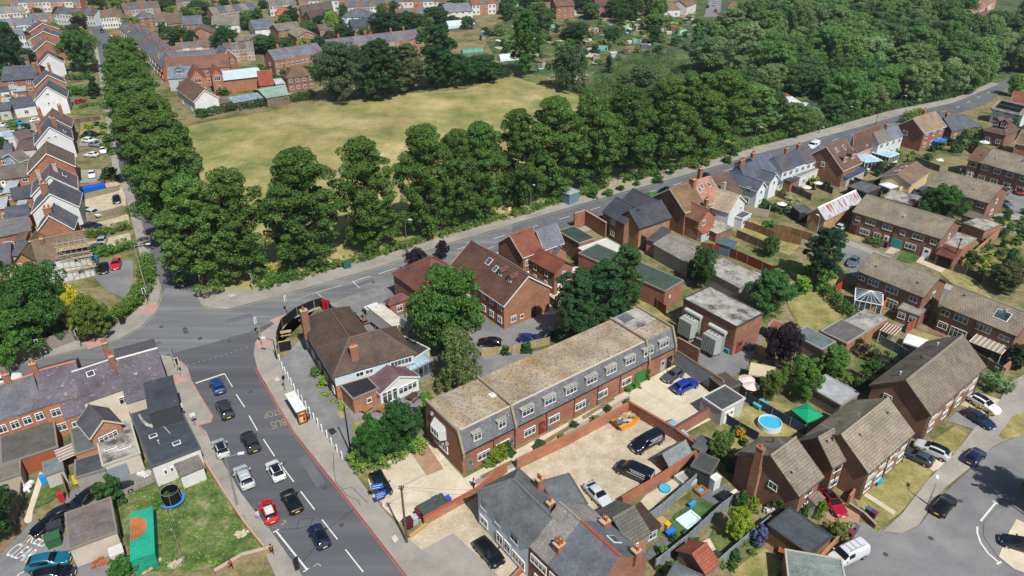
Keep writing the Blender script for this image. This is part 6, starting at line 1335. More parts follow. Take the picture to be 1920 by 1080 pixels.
# ================================================================ trees, hedges, bushes
LIME,OAK,DK,OLV,YEL,PUR,BRT='#567f2c','#456b2b','#2f5226','#5f7440','#a8a52c','#33252e','#6c9a30'
rt=random.Random(3)
GA='line of tall limes along the main road side of the field'
for i,(x,y,tp,wp,nt_)in enumerate([(462,533,322,128,'tall lime, first in the roadside row, nearest the junction'),(582,508,285,150,'broad lime, second in the roadside row from the junction'),(700,478,262,118,'lime, third in the roadside row from the junction, beside the lamp post'),
 (803,451,238,112,'tall narrow lime, fourth in the roadside row from the junction'),(862,432,246,88,'smaller lime, fifth in the roadside row from the junction'),(906,418,233,100,'lime, sixth in the roadside row from the junction'),
 (975,398,209,96,'lime, seventh in the roadside row from the junction'),(1035,378,186,118,'lime, eighth in the roadside row from the junction, left of the blue cabin'),(1106,356,177,112,'lime, ninth in the roadside row, right of the blue cabin'),
 (1172,337,163,108,'lime, tenth in the roadside row from the junction'),(1238,320,149,112,'lime, eleventh in the roadside row from the junction'),(1292,302,138,108,'lime, twelfth in the roadside row from the junction'),(1345,290,134,112,'lime, last in the roadside row, next to the wood')]):
 tree('lime',x-2,y-7,tp,wp*1.02,nt_,'#4c6c2c',GA,rnd=rt,name='lime_tree')
GB='line of limes between the side road and the field'
for i,(x,y,tp,wp)in enumerate([(388,540,335,150),(352,470,255,165),(328,402,212,160),(300,345,178,160),(282,298,150,130),(268,258,118,115),(256,222,98,100),(246,188,82,84),(238,158,70,66),(262,165,72,60),(350,395,215,110)]):
 where=['nearest the junction','second from the junction','third from the junction','fourth from the junction','fifth from the junction','sixth from the junction','seventh from the junction','eighth from the junction','ninth and farthest along the kerb','tucked behind the farthest one','standing inside the row on the field side'][i]
 tree('lime',x,y,tp,wp*.88,'big lime in the side road row, '+where,'#4e6f2f',GB,rnd=rt,name='lime_tree')
for k_,x,y,tp,wp,lab,c in[
 ('round',640,190,84,112,'grey-green willow at the left end of the clump behind the field','#4d6440'),('round',690,188,92,70,'dark tree second from the left in the clump behind the field','#38532c'),('tall',718,185,76,96,'tall dark green tree in the middle of the clump behind the field',DK),
 ('tall',765,172,84,84,'thin-crowned pale tree over the cream blossom behind the field','#55683e'),('bush',735,172,128,20,'cream flowering climber in the clump behind the field','#c9c07a'),('tall',822,166,48,88,'tallest dark tree behind the field, right of the willows','#2f5528'),('round',862,160,104,74,'low dense tree on the far field edge, left of the last one','#33562a'),('round',908,154,106,80,'low dense tree on the far field edge, farthest right','#31552a'),
 ('tall',985,142,22,72,'tall upright lime alone at the far corner of the field','#3f6c27'),('willow',1063,168,88,86,'grey-green willow at the far right corner of the field','#4a6440'),('cone',1140,136,105,26,'small dark pointed evergreen on the scrub beyond the field','#254625'),
 ('willow',1205,180,126,100,'loose grey-green willow in the scrub behind the limes','#58704a'),('round',1178,168,138,50,'flowering elder bush beside the loose willow','#59703a'),('round',1330,140,72,120,'broad pale willow on the near edge of the wood','#5a7549'),('round',1010,60,8,66,'rounded grey-green tree at the back of the allotments','#4c6536'),
 ('round',1080,75,44,62,'dark round tree in the middle of the allotments','#2f5128'),('round',1145,82,50,44,'round tree right of centre in the allotments','#3c5f2c'),('round',1225,82,48,36,'round dark tree at the right of the allotments','#335629'),('bush',1025,76,66,16,'small green bush in the allotments','#44702f'),
 ('round',765,65,24,84,'big dark tree beyond the long purple terrace','#31532c'),('round',722,66,22,60,'dark tree left of the biggest one beyond the purple terrace','#2b4d2a'),('round',818,45,14,60,'round tree before the white allotment houses','#2f532a'),('willow',624,74,24,44,'bright green weeping tree among the upper houses','#7d9c45'),('round',603,66,30,36,'dark tree left of the bright weeping one','#2b4c29'),('round',645,76,46,50,'dark bushy tree right of the bright weeping one','#33562d'),('round',620,80,58,26,'olive brown tree below the bright weeping one','#544f30'),
 ('round',427,94,50,46,'round dark oak above the school roof','#35592a'),('round',500,100,66,66,'spreading green tree behind the banded terrace','#3d6230'),('bush',573,90,72,36,'yellow-green bush behind the banded terrace','#6f8a3c'),('round',375,30,2,48,'big dark oak at the top of the picture','#33562b'),('round',273,26,6,46,'green tree cluster above the hipped grey roof','#3c5f2e'),('round',305,20,0,50,'broad tree at the top above the gabled brick house','#3a5c30'),('round',335,84,50,60,'mixed green tree in the gardens above the school','#4a6838'),('round',468,40,20,50,'light green tree at the right of the white bungalow','#557a36'),
 ('round',160,136,58,74,'large round tree on the left kerb of the side road','#41662d'),('cone',181,182,143,38,'dark blue-green round tree by the left pavement','#2c4c30'),('round',12,140,60,60,'dense dark tree at the left edge near the top','#294a26'),('round',20,118,44,60,'second dense dark tree at the left edge near the top','#2d4e28'),('round',135,42,18,28,'copper-leaved tree between the slate rows','#3a2430'),('round',150,56,32,34,'larger copper-leaved tree beside the first','#40272f'),('round',33,66,36,34,'purple and green tree by the white gables','#3b2c33'),('round',138,62,46,36,'green tree below the copper pair','#42662e'),('bush',155,62,50,12,'bright yellow-green shrub on the road bend','#a0b030'),('round',40,60,34,34,'green tree left of the white gables','#355a2c'),
 ('round',1545,145,112,60,'yellow-tipped dark tree at the wood edge','#4a6a30'),
 ('round',50,650,545,190,'large dark sycamore at the left edge by the side road','#40682e'),('round',100,640,500,130,'large dark green tree behind the left corner hedge','#3a6129'),('round',20,660,500,120,'dense green tree cut by the left edge','#3d652a'),('round',18,690,590,90,'low green tree overhanging the old stone wall','#4d7a2f'),('bush',158,628,538,60,'golden yellow shrub in the left corner hedge','#b8b02c'),('round',180,640,560,80,'olive green bushy tree above the corner pavement','#6a7c30'),
 ('round',842,668,514,158,'great round green tree between the lorry and the brown block','#42692c'),('willow',862,730,622,88,'thin weeping birch in front of the great round tree','#5f7443'),('round',782,522,470,56,'dark purple-leaved tree by the main road forecourt','#2c2430'),('round',830,486,452,28,'small purple-leaved tree by the front of the brown block','#30262e'),('bush',770,525,517,26,'bright green clipped bush in the white walled bed','#63a52c'),
 ('tall',1080,640,512,112,'dark dense tree at the left of the clump behind the mansard block','#31522a'),('tall',1128,620,494,100,'dark dense tree in the middle of the clump behind the mansard block','#2f5129'),('tall',1168,585,465,84,'taller tree at the right of the clump behind the mansard block','#38592c'),
 ('round',1312,540,466,62,'round dark tree over the asbestos workshop','#3c6030'),('round',1437,590,514,92,'bushy round tree behind the substation','#406a30'),('tall',1535,530,430,92,'tall very dark tree beside the estate road','#27472a'),('round',1442,482,443,38,'green garden tree in the long lawn','#4a6c34'),('bush',1500,550,520,44,'yellow-green bush at the foot of the very dark tree','#6f9a38'),('bush',1540,545,505,40,'light green bush beside the track','#5f8a38'),
 ('round',1757,415,352,92,'round green tree in front of the shaded council block','#3a682b'),('round',1880,545,495,80,'olive brown spreading tree behind the far pavement','#4d5230'),('round',1898,180,140,36,'bright green tree at the end of the main road','#5d8c35'),('bush',1820,500,475,40,'dark shrub by the timber fence of the corner garden','#4a5f30'),
 ('round',1460,690,610,74,'dark purple-brown plum tree beside the felt sheds','#2a222c'),('round',1498,748,675,78,'round green apple-like tree by the gazebo garden','#4f7a30'),('round',1442,752,700,52,'olive green tree left of the round one','#5f7532'),('round',1558,700,650,60,'mid-green tree behind the pale sheet roof','#55803a'),('round',1905,690,650,50,'dark tree at the right edge beside the planted corner','#2f4424'),
 ('round',752,850,762,92,'dark green bushy tree at the pub garden corner','#355c2a'),('round',702,870,790,74,'green tree left of the dark one in the pub garden','#3a662c'),('bush',805,800,740,46,'light green ivy bush at the end of the mansard block','#5f8a35'),
 ('round',1380,1010,955,54,'bright yellow-green globe tree in the terrace gardens','#8aa52e'),('bush',1420,1020,985,36,'blue-grey ceanothus bush beside the globe tree','#5c6488'),('round',1345,860,812,44,'olive tree in the small garden behind the gravel yard','#5d7434'),('bush',1387,822,806,20,'orange-yellow flowering shrub in the triangular garden','#d29a18'),('bush',1388,958,922,28,'green conifer bush by the decking','#3f6e2c'),('bush',1410,962,932,24,'yellow-green bush by the decking','#869a34'),
 ('bush',1468,965,935,50,'green laurel bush behind the open garden bar','#3f6a2c'),('bush',1504,975,948,24,'round green bush by the white porch','#3c6a2c'),('bush',1535,972,940,26,'yellow-green bush beside the red saloon','#6a8c34'),('bush',1568,1010,982,50,'olive shrub at the kerb corner of the block drive','#6a7f34'),('bush',1588,1000,978,24,'pale grey-green shrub at the kerb corner','#9aac80')]:
 if tp<0 or y<0:continue
 z_=tree(k_,x,y,tp,wp,lab,c,rnd=rt,cat='tree' if k_!='bush' else 'bush')
# shadow-casting tree beyond the right edge of the picture
tree('round',1960,960,850,120,'tree just beyond the right edge whose shadow falls on the road','#3f6a2c',rnd=rt)
tree('round',-6,1020,915,120,'dark tree at the left edge above the side road','#2f5226',rnd=rt)
# the wood beyond the main road: nearest trees are things, the far remainder one mass
WOOD=[(1410,268),(1500,250),(1590,225),(1680,203),(1790,178),(1850,152),(1920,140),(1990,120),(1990,25),(1880,66),(1800,66),(1770,30),(1740,-18),(1430,-22),(1428,66),(1345,78),(1310,96),(1320,125),(1390,160),(1400,215)]
def inside(p,poly):
 c=False;n=len(poly)
 for i in range(n):
  (x1,y1),(x2,y2)=poly[i],poly[(i+1)%n]
  if(y1>p[1])!=(y2>p[1])and p[0]<(x2-x1)*(p[1]-y1)/(y2-y1)+x1:c=not c
 return c
HOLES=[(1498,208,66,27),(1737,102,30,17),(1572,22,38,20),(1396,26,34,24),(1255,14,26,12),(1522,15,26,10),(1320,6,30,18)]
ww=[]
for yy in range(0,420,1):
 for xx in range(0,1):pass
r9=random.Random(5);cand=[]
for _ in range(9000):
 px_,py_=r9.uniform(1240,2000),r9.uniform(-22,268)
 if not inside((px_,py_),WOOD)or any(((px_-a)/c)**2+((py_-b)/d)**2<1 for a,b,c,d in HOLES):continue
 cand.append(at(px_,py_))
r9.shuffle(cand);sel=[]
for p in cand:
 dmin=8.0 if p.y<260 else 10.5
 if all((p.x-q.x)**2+(p.y-q.y)**2>dmin**2 for q in sel):sel.append(p)
sel.sort(key=lambda p:p.length)
near_,far_=sel[:285],sel[285:]
wc_=['#54793c','#4a6f38','#5f8442','#708a52','#517440','#446638','#7a925e','#648046']
DESC=dict(zip(wc_,['mid-green','dark green','fresh green','pale olive','deep green','darkest green','grey-green','leafy green']))
for p in near_:
 c=r9.choice(wc_);H=r9.uniform(9,15.5);X,Y=pix(Vector((p.x,p.y,H*.6)))
 if abs(X-1500)<75 and 170<Y<240:H*=.65
 k_=r9.choices(['round','tall','willow','cone'],[8,2,2,.3])[0]
 q=plant(k_,p.x,p.y,H,H*r9.uniform(.95,1.25)if k_!='cone' else H*.5,DESC[c]+' tree crowded among others in the wood beyond the main road',c,'trees of the wood beyond the main road, '+DESC[c],rnd=r9);SCAT.append((q,c,H>12))
if far_:
 C=[];Rc_=[]
 o0=far_[0].copy()
 for p in far_:
  H=r9.uniform(9,13)
  for _ in range(16):a=r9.uniform(0,6.28);q=r9.uniform(0,5);C.append((p.x-o0.x+q*math.cos(a),p.y-o0.y+q*math.sin(a),H*(.35+.65*(1-(q/6.0)**2))-1));Rc_.append((1.7,1.7,1.2))
 o=obj('distant_woodland',leaf_mesh(C,Rc_,22,1.3,9),loc=o0,tint='#3f5d30');tag(o,'far off mass of green woodland at the top of the picture','woodland',kind='stuff')
# bushes filling scrub, allotments and the gaps of the far town
def scatter(poly,n,dmin,hs,ws,cols_,lab,gp,kind='bush',cat='bush',seed=1,holes=()):
 r_=random.Random(seed);out=[];xs=[p[0]for p in poly];ys=[p[1]for p in poly];tries=0
 while len(out)<n and tries<n*60:
  tries+=1;q=(r_.uniform(min(xs),max(xs)),r_.uniform(min(ys),max(ys)))
  if not inside(q,poly)or any(((q[0]-a)/c)**2+((q[1]-b)/d)**2<1 for a,b,c,d in holes):continue
  p=at(*q)
  if any((p-o_).length<dmin for o_ in out)or blocked(p,2.5 if kind=='round' else 1.0):continue
  out.append(p);h=r_.uniform(*hs);c=r_.choice(cols_);q=plant(kind,p.x,p.y,h,r_.uniform(*ws),lab,c,gp,cat=cat,rnd=r_);SCAT.append((q,c,h>(hs[0]+hs[1])/2))
GC=['#47692f','#3a5c2a','#5a7a38','#6a8440','#33532a']
C=[];Rc_=[];o0=at(1250,180);SP_=[(1110,190),(1240,232),(1400,262),(1410,215),(1390,160),(1290,130),(1250,100),(1150,120),(1110,150)]
while len(C)<900:
 q=(r9.uniform(1100,1410),r9.uniform(100,262))
 if inside(q,SP_):
  p=at(*q)-o0;h=r9.uniform(.5,1)*(2.2+1.6*math.sin(p.x*.13+1)*math.sin(p.y*.11))
  for _ in range(3):C.append((p.x+r9.uniform(-2,2),p.y+r9.uniform(-2,2),h*r9.uniform(.3,1)));Rc_.append((1.3,1.3,.9))
o=obj('scrub_thicket',leaf_mesh(C,Rc_,34,.42,8),loc=o0,tint='#4d6c36');tag(o,'low tangled green scrub between the field and the wood','scrub',kind='stuff')
scatter([(905,60),(940,100),(1040,90),(1100,130),(1250,100),(1310,50),(1290,15),(1150,5),(980,18)],105,4,(1.2,4),(2.5,6),GC+['#7d8a4c'],'green bush among the allotment plots','bushes among the allotment plots',seed=3)
scatter([(1080,0),(1230,-15),(1240,60),(1180,45),(1090,35)],26,9,(7,12),(8,12),GC,'dark tree in the belt behind the allotments','trees behind the allotments','round','tree',seed=4)
scatter([(930,20),(1060,-10),(1100,20),(1060,30),(950,40)],12,10,(6,10),(8,11),GC,'tree at the back edge of the allotments','trees at the back edge of the allotments','round','tree',seed=44)
scatter([(0,100),(60,60),(130,10),(400,0),(640,0),(900,-10),(900,50),(800,80),(640,110),(430,110),(300,100),(230,60),(150,60),(60,110)],95,10,(4,9),(5,9),GC,'green garden tree between the far houses of the town','garden trees of the far town','round','tree',seed=5)
scatter([(395,205),(440,160),(560,160),(620,150),(620,110),(500,130),(430,160)],22,5,(2,4),(3,6),GC,'garden shrub near the sheds at the field edge','shrubs near the field edge sheds',seed=6)
scatter([(1400,395),(1440,370),(1560,350),(1640,330),(1700,320),(1740,300),(1700,290),(1640,310),(1560,330),(1470,360)],40,3,(1,2.6),(1.6,3.4),GC+['#8a9a4a'],'small green shrub in the gardens behind the far cottages','shrubs behind the far cottages',seed=7)
scatter([(1780,290),(1860,260),(1920,270),(1920,240),(1800,250),(1700,280)],24,3.5,(1.5,3.5),(2,4),GC,'green shrub between the houses at the far right','shrubs at the far right',seed=8)
scatter([(1800,500),(1850,455),(1920,480),(1900,530),(1860,530)],22,2.4,(1,2.4),(1.6,3),GC+['#9aa83c'],'rounded shrub in the corner garden beside the timber fence','shrubs of the corner garden',seed=9)
scatter([(1860,400),(1920,395),(1920,470),(1880,460)],14,3,(1,2.6),(1.6,3.2),GC,'garden shrub near the right edge below the far council houses','garden shrubs near the right edge',seed=61)
scatter([(1310,850),(1390,812),(1400,840),(1370,890),(1330,880)],10,1.8,(.8,1.8),(1,2.2),GC,'small shrub in the triangular garden behind the wall','shrubs of the triangular garden',seed=10)
scatter([(1185,1060),(1230,1000),(1300,1000),(1310,1070),(1250,1075)],8,1.6,(.6,1.6),(1,2),GC,'small shrub along the grey panel fence','shrubs along the grey panel fence',seed=11)
scatter([(1330,1070),(1400,1010),(1430,1030),(1390,1070)],12,1.4,(.8,1.8),(1,2.2),GC+['#7d4a55'],'low planting in the bed by the lower right fence','planting by the lower right fence',seed=12)
scatter([(880,900),(1120,800),(1180,760),(1170,755),(950,855),(885,885)],9,3,(.6,1.2),(1,2),GC,'low weed clump along the lane wall','weeds along the lane wall',seed=13)
scatter([(1560,640),(1600,690),(1680,700),(1690,730),(1600,740),(1560,720),(1540,690)],16,2.6,(1,3),(1.6,3.4),GC,'dark shrub in the shaded back gardens of the end-on block','shrubs of the shaded back gardens',seed=14)
scatter([(1100,380),(1260,335),(1380,300),(1380,290),(1240,320),(1100,365)],16,4,(1,2),(2,3.4),GC,'undergrowth clump beneath the roadside limes','undergrowth beneath the roadside limes',seed=15)
scatter([(140,250),(200,210),(205,270),(160,275)],8,2.5,(1,2.2),(1.8,3),GC,'garden shrub in front of the white-gabled slate house','front garden shrubs on the side road',seed=16)
scatter([(0,180),(60,200),(50,300),(0,300)],10,4,(1.5,3.5),(2.5,4.5),GC,'back garden bush at the left edge','back garden bushes at the left edge',seed=17)
scatter([(-10,70),(60,60),(60,130),(0,150)],12,6,(3,6),(5,8),GC,'garden tree at the upper left edge','garden trees at the upper left edge','round','tree',seed=18)
# hedges
for lab,pts,wd,hg,c in[
 ('long roadside hedge under the first limes',[(485,545),(540,528),(592,515),(640,500)],2.2,1.8,'#4f6e2e'),('roadside hedge between the green cabinet and the lamp post',[(648,498),(690,486),(730,474),(802,452)],2.0,1.6,'#55752f'),
 ('roadside hedge below the fourth to sixth limes',[(822,447),(880,428),(952,408)],2.0,1.6,'#587a30'),('roadside hedge in front of the blue cabin',[(962,408),(1000,395),(1050,378),(1138,350)],2.4,1.8,'#567a30'),('roadside hedge right of the field gate',[(1168,342),(1230,325)],2.6,2.0,'#567a30'),
 ('long roadside hedge running up to the wood',[(1248,322),(1335,296),(1440,265),(1500,250)],3.2,2.2,'#5a7c34'),
 ('hedge strip at the foot of the wood beside the far pavement',[(1500,251),(1580,228),(1665,205),(1790,180),(1850,152)],3.5,2.2,'#4d7032'),
 ('dense hedge along the far left field edge',[(372,222),(430,208),(520,196),(590,184)],3.5,2.6,'#41602e'),('hedge between the clump and the far corner of the field',[(840,163),(880,158),(955,143)],3.5,3.0,'#38562a'),
 ('rough hedge line at the right end of the field',[(1060,165),(1100,182),(1135,200),(1180,215)],3.0,2.5,'#4a6634'),
 ('bright corner hedge curving round the small car park',[(275,492),(278,530),(268,560),(240,588),(205,610),(180,620)],3.0,2.4,'#5a7a30'),('square cut hedge above the small car park',[(172,482),(205,478),(254,462)],2.6,2.2,'#548030'),('clipped light green hedge between two forecourts',[(164,446),(205,440),(243,428)],2.4,2.0,'#5c7a2c'),
 ('long dark hedge across the gardens on the left',[(-5,222),(60,212),(118,200)],3.2,3.0,'#2c4c26'),('front garden hedge near the white gabled house, upper',[(126,150),(150,150),(170,147)],3,2,'#3d6a2a'),('bright bushy hedge near the white gabled house, lower',[(128,178),(150,180),(172,178)],4,3,'#4a7a2c'),('thin hedge by the red car',[(150,204),(190,196)],1.6,1.5,'#4d7030'),
 ('leafy bank of ivy and bright shrubs beside the first yard',[(660,880),(690,868),(730,862),(790,832)],4.2,1.8,'#6f9038'),('low yellow-green planting along the pub front',[(600,738),(630,755),(660,785)],1.0,.8,'#8aa03a'),
 ('big clipped rounded hedge beside the white car',[(1848,716),(1884,744)],3.6,2.6,'#6a8a58'),('dark hedge dividing the two back lawns',[(1602,662),(1665,690)],2.0,2.4,'#1f2c1c'),('green hedge curling round the conservatory garden',[(1552,548),(1566,575),(1590,590),(1618,606)],2.2,2.2,'#456b2f'),
 ('dark climbing plants on the white cottages fence',[(1438,392),(1500,412)],1.5,1.8,'#26422a'),('hedge behind the white cottages patio',[(1400,375),(1450,397)],2,2,'#3a602c'),('yellow flower strip between the white and navy cars',[(1825,762),(1862,780)],1.2,.8,'#c0b42c'),
 ('flowering hedge by the bungalow at the slate house',[(1800,262),(1835,258)],3.2,3.2,'#7d8a5a'),('golden planting along the far roadside garden',[(1700,222),(1730,214)],3,2,'#6f8a38'),('yellow-leaved shrubs by the flats near the field entrance',[(505,512),(525,506)],2,1.4,'#b5ac30'),('dense green shrub bed at the field entrance',[(500,532),(555,516)],3,2,'#4d7a2f'),
 ('bushes lining the white cottage gardens on the far road',[(1690,232),(1708,226)],2.5,1.8,'#55762f'),('shrub bed by the council house with the turquoise garage',[(1627,452),(1655,465)],2.6,1.6,'#4a6632')]:
 hedge(lab,pts,wd,hg,c)
for x,y,wm,hm,lab,c in[(928,868,2.6,2.0,'yellow-green rounded shrub against the mansard block, left one','#6a7f28'),(938,858,2.4,2.2,'yellow-green rounded shrub against the mansard block, right one','#74862a'),(950,850,1.6,1.9,'dark green climber at the mansard drainpipe','#2f5228'),
 (1210,708,1.8,1.8,'climber by the green garage door','#3f6a2a'),(1190,724,2.2,.9,'low clipped bush by the garage door, right','#4c7a30'),(1178,732,1.6,.7,'low clipped bush by the garage door, left','#4c7a30'),
 (988,660,2.2,1.8,'round bush before the car park fence','#35602a'),(948,664,2,1.6,'dark bush at the left of the car park fence','#2f5228'),(592,706,2,1.6,'green climber on the pub front','#557a30'),(608,724,2,1.6,'yellow-green climber on the pub front','#7a9434'),
 (1250,372,2,2,'x',GC[0])][:-1]:
 bush(x,y,wm,hm,lab,c,rnd=rt)
bush(1221,383,4.2,2.8,'bright round bush beside the slate roofed house','#5a8a2a',rnd=rt)
bush(1441,432,3.2,2.2,'round green bush in the fenced garden','#4a7a30',rnd=rt)
bush(208,340,5,3.6,'dark green round shrub by the white parked car','#33552c',rnd=rt)
bush(170,243,2.6,1.8,'yellow-green ball shrub in the front garden','#9aac30',rnd=rt)
bush(1482,392,4,3,'creamy flowering bush in the cottage gardens','#b5b48a',rnd=rt)
bush(1612,436,4,2.5,'green shrub by the silver hatchback','#42602c',rnd=rt)
bush(214,940,3.6,3.8,'dark green shrub beside the rust-stained garage','#355a2a',rnd=rt)
bush(235,1076,3.6,2.2,'leafy clump at the foot of the green container','#3d6a2c',rnd=rt)
bush(310,945,2.6,1.4,'weed clump beside the trampoline','#47752c',rnd=rt)
# weeds in the overgrown plot
rw=np.random.default_rng(4);C=[];o0=at(330,980)
POLY=[(225,935),(300,905),(380,870),(400,900),(470,985),(490,1020),(430,1060),(340,1075),(295,1060),(262,950),(232,960)]
r8=random.Random(8)
while len(C)<260:
 q=(r8.uniform(225,490),r8.uniform(870,1075))
 if inside(q,POLY):p=at(*q)-o0;C.append((p.x,p.y,.1+r8.uniform(0,.15)))
o=obj('weeds',leaf_mesh(C,[(.35,.35,.2)]*len(C),8,.22,5),loc=o0,tint='#6f9a40');tag(o,'long green weeds covering the overgrown plot','weeds',kind='stuff')
